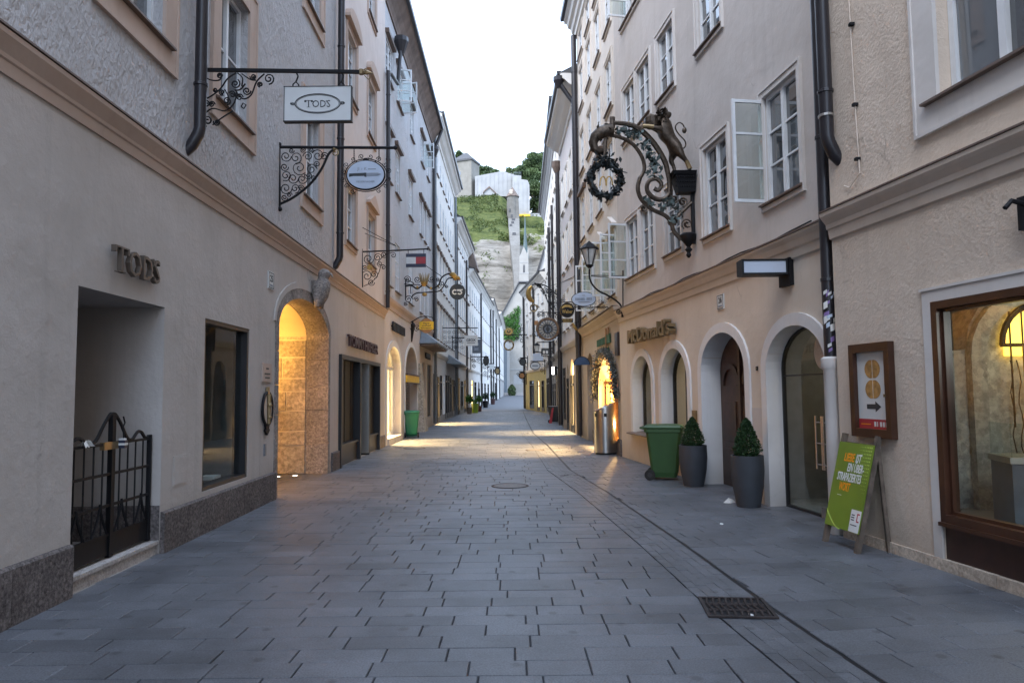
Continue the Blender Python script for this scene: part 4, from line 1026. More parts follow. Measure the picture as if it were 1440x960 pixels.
# ---------------------------------------------------------------- the houses further down on the left
def house(label, wl, Y0, Y1, ztop, mat, lowmat, rows, cols, ww, low=4.0, zb=0, thick=9, eave=.4, eavemat='cream', peds=None, roofh=3.5, pane='pane', lowopen=(), sillmat='sill', bands=True, overh=None, rowsn=3):
    h = thing('town_house', label, 'house', wl.pt(Y0, zb))
    rc = [(c - ww / 2, c + ww / 2, a, b, .1) for a, b in rows for c in cols]
    wall_mesh(wl, Y0, Y1, low, ztop, rects=rc).build('upper_wall', mat, h)
    ra = [o for o in lowopen if o[0] == 'r']; aa = [o for o in lowopen if o[0] == 'a']
    wall_mesh(wl, Y0, Y1, zb - .2, low, rects=[(*o[1:5], .09) for o in ra], arches=[(*o[1:6], .09) for o in aa]).build('ground_floor_wall', lowmat, h)
    body(wl, Y0, Y1, zb - .2, ztop, thick).build('rear_wall', mat, h)
    for o in lowopen:
        y0, y1, z0, z1 = o[1], o[2], o[3], (o[4] if o[0] == 'r' else o[5])
        k = o[5] if o[0] == 'r' else o[6]
        m = MB(); m.box(wl, y0 - .05, y1 + .05, z0 - .02, z1 + .05, -.13, -.085); 
        fr = MB(); zt_ = z1 if o[0] == 'r' else o[4]; fr.box(wl, y0 + .003, y0 + .09, z0, zt_, -.084, .03); fr.box(wl, y1 - .09, y1 - .003, z0, zt_, -.084, .03); fr.box(wl, y0 + .09, y1 - .09, zt_ - .42, zt_ - .34, -.084, .02); fr.box(wl, y0 + .09, y1 - .09, z0, z0 + .3, -.084, .015)
        d_ = fr.build('shop_front', 'white_paint' if k in ('pane_w',) else 'darksteel', h); m.build('pane', k, d_)
    if low < 5:
        moulding(wl, Y0, Y1, [(low - .18, -.01), (low - .16, .04), (low - .02, .12), (low + .05, .13), (low + .08, -.01)]).build('cornice', 'grey' if lowmat == 'grey' else mat, h)
    moulding(wl, Y0, Y1, [(ztop - .55, -.01), (ztop - .55, .06), (ztop - .4, .1), (ztop - .3, eave * .5), (ztop - .1, eave * .8), (ztop - .08, eave), (ztop + .1, eave + .03), (ztop + .12, -.01)]).build('eaves', eavemat, h)
    moulding(wl, Y0, Y1, [(ztop + .06, eave - .02), (ztop + .05, eave + .12), (ztop + .18, eave + .14), (ztop + .18, eave - .02)]).build('gutter', 'pipe', h)
    m = MB(); m.quad(wl.pt(Y0, ztop + .14, eave), wl.pt(Y1, ztop + .14, eave), wl.pt(Y1, ztop + roofh, -thick * .55), wl.pt(Y0, ztop + roofh, -thick * .55))
    m.quad(wl.pt(Y0, ztop, -thick), wl.pt(Y1, ztop, -thick), wl.pt(Y1, ztop + roofh, -thick * .55), wl.pt(Y0, ztop + roofh, -thick * .55))
    m.quad(wl.pt(Y0, ztop + .1, eave), wl.pt(Y0, ztop + roofh, -thick * .55), wl.pt(Y0, ztop, -thick)); m.quad(wl.pt(Y1, ztop + .1, eave), wl.pt(Y1, ztop + roofh, -thick * .55), wl.pt(Y1, ztop, -thick))
    m.build('roof', 'roofdark', h, fix=False)
    for i, (a, b) in enumerate(rows):
        for j, c in enumerate(cols):
            window(h, wl, c - ww / 2, c + ww / 2, a, b, rows=rowsn, cols=2, rec=.03, ped=(peds[i] if peds else None), pane=pane if (i * 3 + j * 5) % 4 else 'pane_w', fw=.07, smat=sillmat, trmat='cream', sur=.08 if wl.side < 0 else None)
    return h
cC = [36.9, 38.6, 40.3, 42.0, 43.7, 45.4, 47.1, 48.8]
hC = house('tall cream house with rows of pedimented windows behind the black disc sign', WL_C, 36, 50, 15.9, 'cream', 'grey', [(4.5, 6.3), (7.4, 9.3), (10.7, 12.4), (13.5, 14.6)], cC, .85, low=3.7, eave=.5, peds=['cap', 'cap', None, None], roofh=4,
           lowopen=[('r', 36.4, 38.0, .1, 2.6, 'black'), ('r', 38.3, 39.2, .05, 2.5, 'warmglow'), ('r', 39.6, 40.6, .4, 2.6, 'black'), ('r', 41.2, 42.3, .4, 2.6, 'pane_w'), ('r', 42.8, 44.0, .1, 2.7, 'black'), ('r', 44.4, 45.4, .1, 2.7, 'pane'), ('r', 45.9, 46.9, .1, 2.6, 'panelw'), ('r', 47.4, 48.1, .1, 2.5, 'warmglow'), ('r', 48.5, 49.6, .4, 2.5, 'black')])
downpipe(WL_C, 36.25, 0.1, 15.6, .07, 'grey downpipe at the near end of the cream house', mat='greypipe')
downpipe(WL_C, 49.7, .1, 15.3, .08, 'grey downpipe with pale funnel at the far end of the cream house', mat='greypipe')
m = MB(); m.hexa([WL_C.pt(43.5, 3.35, .9), WL_C.pt(50, 3.35, .9), WL_C.pt(50, 3.4, 0), WL_C.pt(43.5, 3.4, 0), WL_C.pt(43.5, 3.42, .92), WL_C.pt(50, 3.42, .92), WL_C.pt(50, 3.95, .14), WL_C.pt(43.5, 3.95, .14)]); m.build('canopy', 'roofblue', hC)
lampobj('shopfront_light', WL_C.pt(38.8, 2.3, .1), 1100, (1, .68, .3), .1, 'SPOT', hC, (-2.9, 38.3, 0), 85)
hD = house('white house with pale cornice past the cream house on the left', WL_D, 50, 62, 13.9, 'white', 'grey', [(4.6, 6.2), (7.3, 9.0), (10.0, 11.6), (12.3, 13.1)], [51 + i * 1.75 for i in range(7)], .85, low=3.6, eave=.5, peds=['cap', 'cap', None, None],
           lowopen=[('r', 50.6, 51.6, .1, 2.7, 'pane'), ('r', 52.4, 53.4, .05, 2.7, 'warmglow'), ('r', 54.2, 56.0, .3, 2.5, 'panelw'), ('r', 57, 58.4, .05, 2.6, 'warmglow'), ('r', 59.2, 61, .3, 2.6, 'pane')])
downpipe(WL_D, 50.35, .1, 13.6, .09, 'dark downpipe between the cream and white houses')
downpipe(WL_D, 58.6, .1, 12.5, .08, 'dark downpipe on the white house beside the hanging rectangular signs')
hE = house('low white house with dark gutter under the cliff on the left', WL_E, 62, 89, 12.3, 'white', 'cream', [(4.6, 6.2), (7.2, 8.8), (9.7, 11.1)], [63.5 + i * 2.2 for i in range(12)], 1.0, low=3.6, eave=.45, roofh=3, eavemat='white',
           lowopen=[('r', 64, 66, .1, 2.7, 'warmglow'), ('r', 67, 69, .1, 2.6, 'pane'), ('a', 71, 73, .1, 2, 2.7, 'panelw'), ('r', 75, 77, .1, 2.6, 'pane'), ('r', 79, 81, .2, 2.6, 'pane'), ('r', 84, 86, .2, 2.6, 'pane')])
m = MB(); m.prism(Fr(WL_E.pt(62.2, 0), WL_E.n, WL_E.t), [(0, 12.3), (.75, 12.5), (.75, 12.62), (.3, 14.2), (0, 14.2)], 0, 2.6); m.build('dormer_end', 'soffit', hE)
downpipe(WL_E, 74, .2, 11.9, .09, 'dark downpipe in the middle of the low white house'); downpipe(WL_E, 88.7, .3, 11.9, .1, 'dark downpipe at the far end of the low white house')
hF = house('narrow white house beyond the low white house on the left', WL_F, 89, 125, 13.2, 'white', 'cream', [(4.8, 6.4), (7.6, 9.2), (10.2, 11.8)], [91 + i * 2.9 for i in range(12)], 1.1, low=3.8, zb=.2, eave=.45, eavemat='white', roofh=3,
           lowopen=[('r', 91, 94, .3, 3, 'pane'), ('r', 97, 100, .3, 3, 'panelw'), ('r', 104, 108, .3, 3, 'pane')])
for y_, nm in ((96, 'first'), (108, 'second'), (123, 'third')): downpipe(WL_F, y_, .4, 12.6, .1, nm + ' thin dark downpipe on the far narrow white house', clamps=False)
hG = house('farthest pale house on the left side of the street', Wall(-3.7, .0112, 1), 125, 160, 15.6, 'cream', 'grey', [(5, 6.8), (8, 9.8), (11, 12.6)], [127.5 + i * 3.4 for i in range(10)], 1.2, low=4, zb=.5, eave=.5, roofh=3)
# ================================================================ RIGHT SIDE
# ---------------------------------------------------------------- near right house: peach roughcast, timber shop window
R = WR_A
bR = thing('town_house', 'peach roughcast house on the near right with large timber-framed shop window', 'house', R.pt(0, 0))
rwin = (5.2, 6.4, 4.3, 6.15)
wall_mesh(R, -15, 8.15, 0, 3.4, rects=[(2.6, 6.62, .08, 2.44, .16)]).build('ground_floor_wall', 'ra', bR)
wall_mesh(R, -15, 8.15, 3.4, 15.5, rects=[(*rwin, .24), (1.2, 2.4, 4.3, 6.15, .24), (5.2, 6.4, 7.9, 9.6, .24), (1.2, 2.4, 7.9, 9.6, .24)]).build('upper_wall', 'ra', bR)
body(R, -15, 8.15, -.2, 15.5, 9, d=0).build('rear_wall', 'ra', bR)
moulding(R, -15, 8.15, [(3.34, -.01), (3.36, .03), (3.46, .045), (3.47, .065), (3.52, .07), (3.58, .12), (3.61, .14), (3.65, .145), (3.66, .12), (3.67, -.01)]).build('cornice', 'ra_trim', bR)
MB().box(R, -15, 8.15, 3.655, 3.672, .1, .155).build('cornice_flashing', 'sill', bR)
moulding(R, -15, 8.15, [(15.2, -.01), (15.3, .3), (15.6, .5), (15.8, .5), (15.8, -.01)]).build('eaves', 'soffit', bR)
for w_ in (rwin, (1.2, 2.4, 4.3, 6.15), (5.2, 6.4, 7.9, 9.6), (1.2, 2.4, 7.9, 9.6)): window(bR, R, *w_, rows=2, cols=2, rec=.15, sur=.3, each=True, trmat='surround', fw=.065)
# skirting tiles, one by one
y_ = 2.0; rg = random.Random(9)
while y_ < 8.12:
    e = min(8.13, y_ + rg.choice([.42, .3, .42])); MB().box(R, y_ + .003, e - .003, 0, .105 + rg.uniform(-.002, .002), -.02, .022).build('skirting_tile', 'tile', bR); y_ = e
# timber shop window
y0, y1, a, b = 2.6, 6.62, .44, 2.44
f_ = MB(); k = .07
f_.box(R, y1 - k, y1, a, b, -.12, .02); f_.box(R, y0, y0 + k, a, b, -.12, .02); f_.box(R, y0 + k, y1 - k, b - k, b, -.12, .018); f_.box(R, y0 + k, y1 - k, a, a + k, -.12, .03)
f_.box(R, y1 - k - .03, y1 - k, a + k, b - k, -.1, -.03); f_.box(R, y0 + k, y1 - k - .03, a + k, a + k + .03, -.1, -.032); f_.box(R, y0 + k, y1 - k - .03, b - k - .03, b - k, -.1, -.032)
sw = f_.build('shop_window', 'wood', bR)
MB().box(R, y0 + k, y1 - k, a + k, b - k, -.07, -.06).build('pane', 'glass', sw)
MB().box(R, y0, y1, a - .035, a, -.1, .05).build('sill', 'wood', sw)
MB().box(R, y0, y1, .105, a - .035, -.12, -.02).build('wood_panel', 'panelw', bR)
m = MB(); m.box(R, 6.62, 6.73, .105, 2.55, -.01, .016); m.box(R, 2.49, 6.62, 2.44, 2.55, -.01, .018); m.box(R, 2.49, 6.75, 2.55, 2.575, -.01, .03); m.build('stone_surround', 'surround', bR)
# the shop behind the glass: stone back wall, glowing arched panel with grille, glass counter
m = MB(); X0, X1, Ya, Yb = 4.1, 7.6, 2.3, 8.15
m.quad((X0, Yb, .3), (X1, Yb, .3), (X1, Yb, 3.2), (X0, Yb, 3.2)); m.quad((X1, Ya, .3), (X1, Yb, .3), (X1, Yb, 3.2), (X1, Ya, 3.2)); m.build('shop_back_wall', 'shopwall', bR, fix=False)
m = MB(); m.quad(R.pt(Ya, .3, -.2), (X1, Ya, .3), (X1, Yb, .3), R.pt(Yb, .3, -.2)); m.build('shop_floor', 'interior', bR, fix=False)
m = MB(); F2 = Fr((5.9, 8.14, 0), (1, 0, 0), (0, -1, 0))
m.ring([[F2.pt(x, z, d) for x, z in arc(-1.7, 1.75, 2.0, 3.0, 14)] for d in (0, 1.5)], close=False, caps=False); m.build('reflection_vault', 'shopwall', bR, fix=False, smooth=True)  # solid vault standing in for the passage arch mirrored in the pane
m = MB(); m.band(F2, arc(-.75, .75, 2.0, 2.75, 12), arc(-.58, .58, 2.0, 2.6, 12), .0, .1); m.box(F2, -.75, -.58, .3, 2.0, 0, .1); m.box(F2, .58, .75, .3, 2, 0, .1); m.build('niche_arch', 'shopwall', bR)
g = thing('arched_panel', 'yellow glowing arched panel behind a grille inside the near right shop', 'lamp', F2.pt(-.06, 2.05, .1)); pl = arc(-.34, .36, 2.12, 2.52, 12)
m = MB(); m.prism(F2, [(-.34, 2.0)] + pl + [(.36, 2.0)], .03, .06); m.build('glowing_pane', MT['yglow'], g)
m = MB()
for i in range(5): m.box(F2, -.34 + .14 * i + .05, -.34 + .14 * i + .065, 1.2, 2.5, .062, .075)
m.box(F2, -.4, .42, 2.1, 2.14, .062, .08); m.band(F2, arc(-.4, .42, 2.12, 2.6, 12), arc(-.36, .38, 2.12, 2.54, 12), .05, .1); m.build('grille', 'iron', g)
m = MB()
for i in range(8): m.tube([F2.pt(-.3 + .085 * i + .02 * math.sin(k * 1.6 + i), .75 + .12 * k, .08) for k in range(11)], .006, 4)
m.build('wire_grille', 'iron', g)
lampobj('niche_light', F2.pt(0, 2.3, .5), 3, (1, .78, .45), .15, parent=g)
lampobj('shop_fill_light', (5.4, 5.0, 2.2), 20, (1, .98, .94), .3, parent=bR)  # unseen fill lamp added to brighten the shop interior
t = thing('display_counter', 'glass display counter with small spotlights inside the near right shop', 'display counter', (4.9, 6.6, .3))
Fc = Fr((4.75, 6.9, .3), V((1, -.25, 0)).normalized(), V((-.25, -1, 0)).normalized())
MB().box(Fc, 0, 2.2, 0, .62, -.5, 0).build('base', 'grey_sign', t); m = MB(); m.box(Fc, -.02, 2.22, .62, .68, -.52, .02); m.build('top', 'interior_lt', t)
m = MB(); m.box(Fc, .0, 2.2, .68, 1.0, -.01, 0); m.box(Fc, 0, .01, .68, 1.0, -.5, -.012); m.build('glass_case', 'glass', t)
for x in (.55, .85, 1.15): MB().lathe(Fc.pt(x, .685, -.2), [(.05, 0), (.05, .01), (.001, .012)], 12).build('spotlight', 'bulb', t)
# framed display case
f = R.local(7.5, 1.14); t = thing('display_case', 'dark wood framed display case with two round photos and an arrow on the peach wall', 'display case', R.pt(7.5, 1.14))
m = MB(); wd, h = .66, .98
m.box(f, -wd / 2, -wd / 2 + .075, 0, h, 0, .07); m.box(f, wd / 2 - .075, wd / 2, 0, h, 0, .07); m.box(f, -wd / 2 + .075, wd / 2 - .075, 0, .09, 0, .068); m.box(f, -wd / 2 + .075, wd / 2 - .075, h - .09, h, 0, .068); m.build('frame', 'wood', t)
MB().box(f, -.255, .255, .09, .89, .0, .02).build('poster', 'sign_white', t)
for z in (.71, .5):
    for s_ in (-1, 1): MB().prism(f, [(s_ * .006, z - .095)] + [(s_ * (.006 + .12 * math.sin(a_)), z - .1 * math.cos(a_)) for a_ in [math.pi * i / 10 for i in range(1, 10)]] + [(s_ * .006, z + .095)], .02, .023).build('round_photo', 'pastry', t)
MB().prism(f, [(-.11, .295), (.03, .295), (.03, .265), (.12, .32), (.03, .375), (.03, .345), (-.11, .345)], .02, .023).build('arrow', 'ink', t)
MB().box(f, -.255, .255, .09, .19, .02, .022).build('red_strip', 'red', t)
m = MB()
for i, w_ in enumerate((.03, .012, .03, .03, .03)): m.box(f, .0 + i * .046, i * .046 + w_, .115, .165, .022, .024)
m.build('small_print', 'paper', t)
MB().box(f, -.22, -.06, .13, .14, .022, .024).build('small_print', 'orange', t)
MB().box(f, .25, .262, .42, .45, .07, .085).build('key_plate', 'brass', t)
t = thing('wall_bracket', 'black iron bracket at the right edge high on the peach wall', 'bracket', R.pt(5.45, 2.9)); f = R.local(5.47, 2.86)
MB().box(f, -.06, .05, 0, .26, 0, .1).build('plate', 'iron', t); MB().tube([f.pt(0, .2, .1), f.pt(0, .22, .2), f.pt(0, .16, .26)], .02).build('hook', 'iron', t)
m = MB(); m.tube([R.pt(7.62, 6.2, .02), R.pt(7.6, 5.0, .02), R.pt(7.56, 3.95, .02), R.pt(7.75, 3.85, .02), R.pt(7.85, 3.9, .02)], .007, 5)
t = thing('lightning_cable', 'thin pale lightning cable with clips on the peach wall', 'cable', R.pt(7.56, 3.8)); m.build('wire', 'ra_trim', t)
for z in (5.6, 4.7, 4.1): MB().cbox(R.pt(7.585, z, .025), .05, .05, .03).build('clip', 'iron', t)
downpipe(R, 7.97, 4.5, 15.3, .076, 'thick dark downpipe with steel clamp and elbow into the peach wall', d=.12, foot='in')
m = MB(); m.lathe(R.pt(7.97, 4.72, .12), [(.078, 0), (.088, .002), (.088, .03), (.078, .032)], 14); solo(m, 'pipe_clamp', 'steel', 'shiny steel clamp near the foot of the thick dark downpipe', 'clamp', R.pt(8.0, 4.72, .12))

# ---------------------------------------------------------------- mauve-grey house with four arches
Q = WR_B
bQ = thing('town_house', 'mauve-grey house with four white arches and the big bronze lion sign', 'house', Q.pt(8.3, 0))
arches = [(8.72, 10.28, 0, 1.93, 2.5, .24), (10.98, 12.74, 0, 1.97, 2.6, .33), (13.44, 14.95, .68, 1.85, 2.48, .3), (15.62, 17.06, .68, 1.8, 2.44, .3)]
wall_mesh(Q, 8.05, 18.2, -.1, 3.4, arches=arches).build('ground_floor_wall', 'rb_low', bQ)
W1 = [(9.16, 10.14, 4.3, 5.85), (11.4, 12.4, 4.3, 5.85), (13.6, 14.5, 4.38, 5.75), (15.25, 16.2, 4.36, 5.75), (16.4, 17.35, 4.36, 5.75)]
W2 = [(8.9, 9.9, 7.7, 9.1), (11.5, 12.5, 7.7, 9.1), (13.76, 14.74, 7.7, 9.05), (15.3, 16.25, 7.75, 9.05), (16.45, 17.4, 7.75, 9.05)]
W3 = [(a, b, 10.7, 12.1) for a, b, _, _ in W2]; W4 = [(a, b, 13.6, 14.9) for a, b, _, _ in W2]
wall_mesh(Q, 8.05, 18.2, 3.4, 17.5, rects=[(*r, .2) for r in W1 + W2 + W3 + W4]).build('upper_wall', 'rb', bQ)
body(Q, 8.17, 18.2, -.2, 17.5, 9, d=-.6).build('rear_wall', 'rb', bQ)
moulding(Q, 8.2, 18.2, [(3.36, -.01), (3.38, .03), (3.48, .045), (3.5, .07), (3.58, .1), (3.63, .14), (3.66, .145), (3.68, -.01)]).build('cornice', 'rb_low', bQ)
MB().box(Q, 8.2, 18.2, 3.665, 3.685, .08, .16).build('cornice_flashing', 'sill', bQ)
moulding(Q, 8.3, 18.2, [(17.2, -.01), (17.3, .3), (17.6, .5), (17.8, .5), (17.8, -.01)]).build('eaves', 'soffit', bQ)
for i, r in enumerate(W1 + W2 + W3 + W4): window(bQ, Q, *r, rows=3, cols=2, rec=.06, sur=.11, each=i < 10, trmat='surround', fw=.055)
leaf_open(bQ, Q, 10.14, 4.32, 5.83, .5, 3, 92); leaf_open(bQ, Q, 17.35, 4.38, 5.73, .5, 3, 95); leaf_open(bQ, Q, 16.95, 10.75, 12.0, .5, 3, 95)
for i, (y0, y1, a, s_, tp, dp) in enumerate(arches):
    k = .16; oo = arc(y0 - k, y1 + k, s_, tp + k, 16); e = .006; oi = arc(y0 + e, y1 - e, s_, tp - e, 16); q_ = -dp + .005
    m = MB(); m.band(Q, oo, oi, q_, .035); m.box(Q, y0 - k, y0 + e, a, s_, q_, .035); m.box(Q, y1 - e, y1 + k, a, s_, q_, .035); m.build('arch_surround', 'arch_white', bQ)
for y0, y1, a, s_, tp, dp in arches[2:]:
    n_ = 9
    for j in range(n_):
        e = (y1 - y0 + .5) / n_; MB().hexa([Q.pt(y0 - .25 + e * j + .004, a - .05, .13), Q.pt(y0 - .25 + e * (j + 1) - .004, a - .05, .13), Q.pt(y0 - .25 + e * (j + 1) - .004, a - .02, -.25), Q.pt(y0 - .25 + e * j + .004, a - .02, -.25), Q.pt(y0 - .25 + e * j + .004, a - .02, .13), Q.pt(y0 - .25 + e * (j + 1) - .004, a - .02, .13), Q.pt(y0 - .25 + e * (j + 1) - .004, a + .03, -.25), Q.pt(y0 - .25 + e * j + .004, a + .03, -.25)]).build('sill_tile', 'sill', bQ)
    f_ = MB(); oi = arc(y0, y1, s_, tp, 16); ii = arc(y0 + .05, y1 - .05, s_, tp - .05, 16)
    f_.band(Q, oi, ii, -.29, -.22); f_.box(Q, y0, y0 + .05, a, s_, -.29, -.22); f_.box(Q, y1 - .05, y1, a, s_, -.29, -.22); f_.box(Q, y0 + .05, y1 - .05, a, a + .06, -.29, -.222); f_.box(Q, (y0 + y1) / 2 - .03, (y0 + y1) / 2 + .03, a + .06, tp - .05, -.29, -.224)
    sw = f_.build('arched_window', 'darksteel', bQ); MB().box(Q, y0, y1, a + .02, tp, -.26, -.25).build('pane', 'glass', sw)
room(Q, 12.9, 18.1, .2, 2.8, -.34, -3.5, 'interior', bQ)
lampobj('restaurant_light', Q.pt(15.6, 2.5, -1.8), 9, (1, .8, .55), .3, parent=bQ)
lampobj('entrance_hall_light', Q.pt(9.7, 2.4, -1.5), 3.5, (1, .85, .65), .3, parent=bQ)
for yy, d_ in ((14.5, -1.6), (16.6, -1.3), (13.6, -2.4)):
    m = MB(); m.box(Q, yy, yy + .3, .9, 1.9, d_, d_ + .05); m.build('lit_menu_panel', 'warmglow', bQ)
# wooden carved door in the second arch
y0, y1 = 10.98, 12.74
m = MB(); m.box(Q, y0, y1, 0, 2.6, -.42, -.33); dr = m.build('carved_door', 'door', bQ)
for ya, yb in ((11.08, 11.8), (11.92, 12.64)):
    MB().band(Q, arc(ya, yb, 1.75, 2.1, 10), arc(ya + .09, yb - .09, 1.72, 2.0, 10), -.33, -.29).build('carved_arch', 'door', dr)
    for z0, z1 in ((.15, .75), (.88, 1.55)):
        m = MB(); m.box(Q, ya, yb, z0, z1, -.335, -.3); m.box(Q, ya + .12, yb - .12, z0 + .1, z1 - .1, -.3, -.28); m.build('door_panel', 'door', dr)
MB().box(Q, 11.82, 11.9, 0, 2.5, -.33, -.27).build('cover_strip', 'door', dr)
f = Q.local(11.42, 1.12, -.27); m = MB(); m.box(f, -.12, .12, 0, .42, 0, .008)
solo(m, 'paper_notice', 'paper', 'white paper notice taped to the carved wooden door', 'notice', f.o)
# glass doors in the first arch
y0, y1 = 8.72, 10.28
f_ = MB(); oi = arc(y0, y1, 1.93, 2.5, 16); ii = arc(y0 + .035, y1 - .035, 1.93, 2.465, 16)
f_.band(Q, oi, ii, -.25, -.2); f_.box(Q, y1 - .035, y1, 0, 1.93, -.25, -.2); f_.box(Q, y0, y0 + .035, 0, 1.93, -.25, -.2); f_.box(Q, y0 + .035, y1 - .035, 1.83, 1.85, -.245, -.218); f_.box(Q, 9.19, 9.205, .02, 1.83, -.242, -.222); f_.box(Q, y0 + .035, y1 - .035, 0, .03, -.25, -.201)
gd = f_.build('glass_door', 'darksteel', bQ); MB().box(Q, y0, y1, 0, 2.5, -.238, -.231).build('pane', 'glass', gd)
for yy in (9.13, 9.27):
    h_ = MB(); h_.tube([Q.pt(yy - .09, .62, -.17), Q.pt(yy - .09, 1.3, -.17)], .012, 8); h_.tube([Q.pt(yy + .09, .62, -.17), Q.pt(yy + .09, 1.3, -.17)], .012, 8)
    for z in (.68, .95, 1.22): h_.tube([Q.pt(yy - .09, z, -.17), Q.pt(yy + .09, z, -.17)], .008, 6)
    h_.build('handle', 'steel', gd)
for yy in (9.1, 9.3): MB().box(Q, yy - .05, yy + .05, 0, .13, -.255, -.2).build('floor_hinge', 'steel', gd)
MB().box(Q, 8.88, 9.02, 1.02, 1.12, -.229, -.227).build('notice', 'paper', gd)
MB().disc(Q, 9.22, 2.13, .2, .23, -.227, -.223).build('round_sticker', 'ra', gd)
room(Q, 8.65, 10.9, 0, 2.75, -.32, -3, 'interior', bQ, 'entrance_hall')
for a, b, z0, z1, d_, mt in ((10.05, 10.35, .0, 1.75, -1.2, 'interior_lt'), (9.5, 9.85, .8, 1.75, -1.6, 'grey_sign'), (9.05, 9.4, .95, 1.55, -1.4, 'warmwood')):
    MB().box(Q, a, b, z0, z1, d_ - .05, d_).build('wall_panel', mt, bQ)
MB().box(Q, 9.78, 9.84, 1.05, 1.78, -1.05, -1.0).build('light_strip', 'warmglow', bQ)
MB().box(Q, 9.76, 9.86, .82, .9, -1.05, -1.0).build('light_strip', 'warmglow', bQ)
m = MB(); m.box(Q, 10.46, 10.8, 0, .62, -.01, .03); m.build('pier_base', 'rb_low', bQ)
m = MB(); m.box(Q, 10.46, 10.8, .62, 1.38, -.01, .012); m.build('pier_panel', 'rb', bQ)
f = Q.local(16.1, 2.78)
solo(MB().text(Q.local(15.45, 2.76), 'McDonald\u2019s', 0, 0, .3, .03, .17, wid=3.0, bold=.02), 'shop_lettering', 'brass', 'raised brown metal letters McDonald\u2019s above the arched windows', 'lettering', Q.pt(15.45, 2.76))
plate(Q, 11.84, 2.98, .27, .25, 'white house number plate 26 on the mauve-grey house', 'number plate', 'house_number_plate', num='26', sub='Getreideg.')
plate(Q, 13.16, .98, .22, .3, 'small brass plate beside the carved wooden door', 'plaque', 'brass_plate', mat='brass', rim=None)
t = thing('door_bell', 'tiny dark bell push beside the glass doors', 'door bell', Q.pt(10.6, 1.95)); MB().box(Q, 10.58, 10.62, 1.93, 1.99, -.005, .02).build('plate', 'iron', t); MB().lathe(Q.pt(10.6, 1.96, .02), [(.012, -.01), (.012, .01)], 8).build('button', 'brass', t)
# white pipe pillar and stickered pipe at the corner
t = thing('downpipe', 'slim dark corner downpipe covered in stickers above a white pillar foot', 'downpipe', (3.70, 8.33, 0), 'downpipes on the facades'); px_ = V((3.70, 8.33, 0))
MB().tube([px_ + V((0, 0, 2.0)), px_ + V((0, 0, 15.3))], .07, 12).build('tube', 'pipe', t, smooth=True)
m = MB(); m.lathe(px_, [(.086, 0), (.086, 1.86), (.098, 1.88), (.108, 1.9), (.108, 2.0), (.075, 2.02)], 16); m.build('white_foot', 'surround', t, smooth=True)
for z in (2.9, 4.6, 6.4): MB().lathe(px_ + V((0, 0, z)), [(.072, 0), (.08, .004), (.08, .04), (.072, .044)], 12).build('clamp', 'pipe', t)
rg = random.Random(4)
for i in range(26):
    a0 = rg.uniform(-2.9, -.6); z = rg.uniform(2.05, 2.75); ww, hh = rg.uniform(.4, .9), rg.uniform(.03, .08); n_ = 4
    m = MB(); m.ring([[px_ + V((.0722 * math.cos(a0 + ww * j / n_), .0722 * math.sin(a0 + ww * j / n_), z + k * hh + .006 * j)) + V((.0003 * i * math.cos(a0), .0003 * i * math.sin(a0), 0)) for j in range(n_ + 1)] for k in (0, 1)], close=False, caps=False); m.build('sticker', rg.choice(['paper', 'sign_blue', 'violet', 'grey_sign', 'paper', 'violet', 'red']), t, fix=False)
# light box sign on the near end
t = thing('light_box', 'rectangular black-framed light box sign sticking out over the glass doors', 'sign', Q.pt(9.6, 3.05)); f = street_frame(at(1045, 386, 9.58) * 1)
MB().box(Q, 9.45, 9.75, 3.03, 3.4, 0, .06).build('wall_plate', 'iron', t)
a_, b_ = at(1040, 388, 9.58), at(1103, 366, 9.58); f = street_frame((0, 9.58, 0))
x0, x1, z0, z1 = a_.x, b_.x, a_.z, b_.z
m = MB(); k = .025
m.box(f, x0, x0 + k, z0, z1, -.12, .12); m.box(f, x1 - k, x1, z0, z1, -.12, .12); m.box(f, x0 + k, x1 - k, z0, z0 + k, -.12, .12); m.box(f, x0 + k, x1 - k, z1 - k, z1, -.12, .12); m.box(f, x1, Q.pt(9.58, 0).x, (z0 + z1) / 2 - .05, (z0 + z1) / 2 + .05, -.03, .03); m.build('frame', 'black', t)
m = MB(); m.box(f, x0 + .004, x1 - k, z0 + k, z1 - k, -.11, .11); m.build('panel', 'coolglow', t)
# street-side details: cable on the cornice
m = MB(); m.tube([Q.pt(y_, 3.71 + .02 * math.sin(y_ * 3), .1) for y_ in [8.8 + i * .5 for i in range(16)]], .012, 5); solo(m, 'cable', 'iron', 'black cable lying along the cornice of the mauve-grey house', 'cable', Q.pt(8.8, 3.7, .1))

# ---------------------------------------------------------------- cream-beige house with the garlanded bright entrance
C = WR_C
bC = thing('town_house', 'cream-beige tall house with garlanded brightly lit arched entrance', 'house', C.pt(18.2, 0))
arC = [(18.7, 21.9, .35, 1.75, 2.62, .3), (23.0, 24.3, 0, 2.3, 2.9, .5)]
wall_mesh(C, 18.2, 25.6, -.2, 3.55, arches=arC).build('ground_floor_wall', 'rc_low', bC)
cols = [19.1, 20.9, 22.7, 24.5]
rowsC = [(4.2, 5.8), (6.9, 8.4), (9.3, 10.7), (11.6, 13.0), (13.5, 14.4)]
wc = [(c - .5, c + .5, a, b) for a, b in rowsC for c in cols]
wall_mesh(C, 18.2, 25.6, 3.55, 15.2, rects=[(*r, .12) for r in wc]).build('upper_wall', 'rc', bC)
body(C, 18.2, 25.6, -.2, 15.2, 9, d=-.5).build('rear_wall', 'rc', bC)
moulding(C, 18.2, 25.6, [(3.5, -.01), (3.52, .03), (3.62, .05), (3.74, .16), (3.8, .17), (3.82, -.01)]).build('cornice', 'rc_low', bC)
MB().box(C, 18.2, 25.6, 3.81, 3.83, .05, .2).build('cornice_flashing', 'sill', bC)
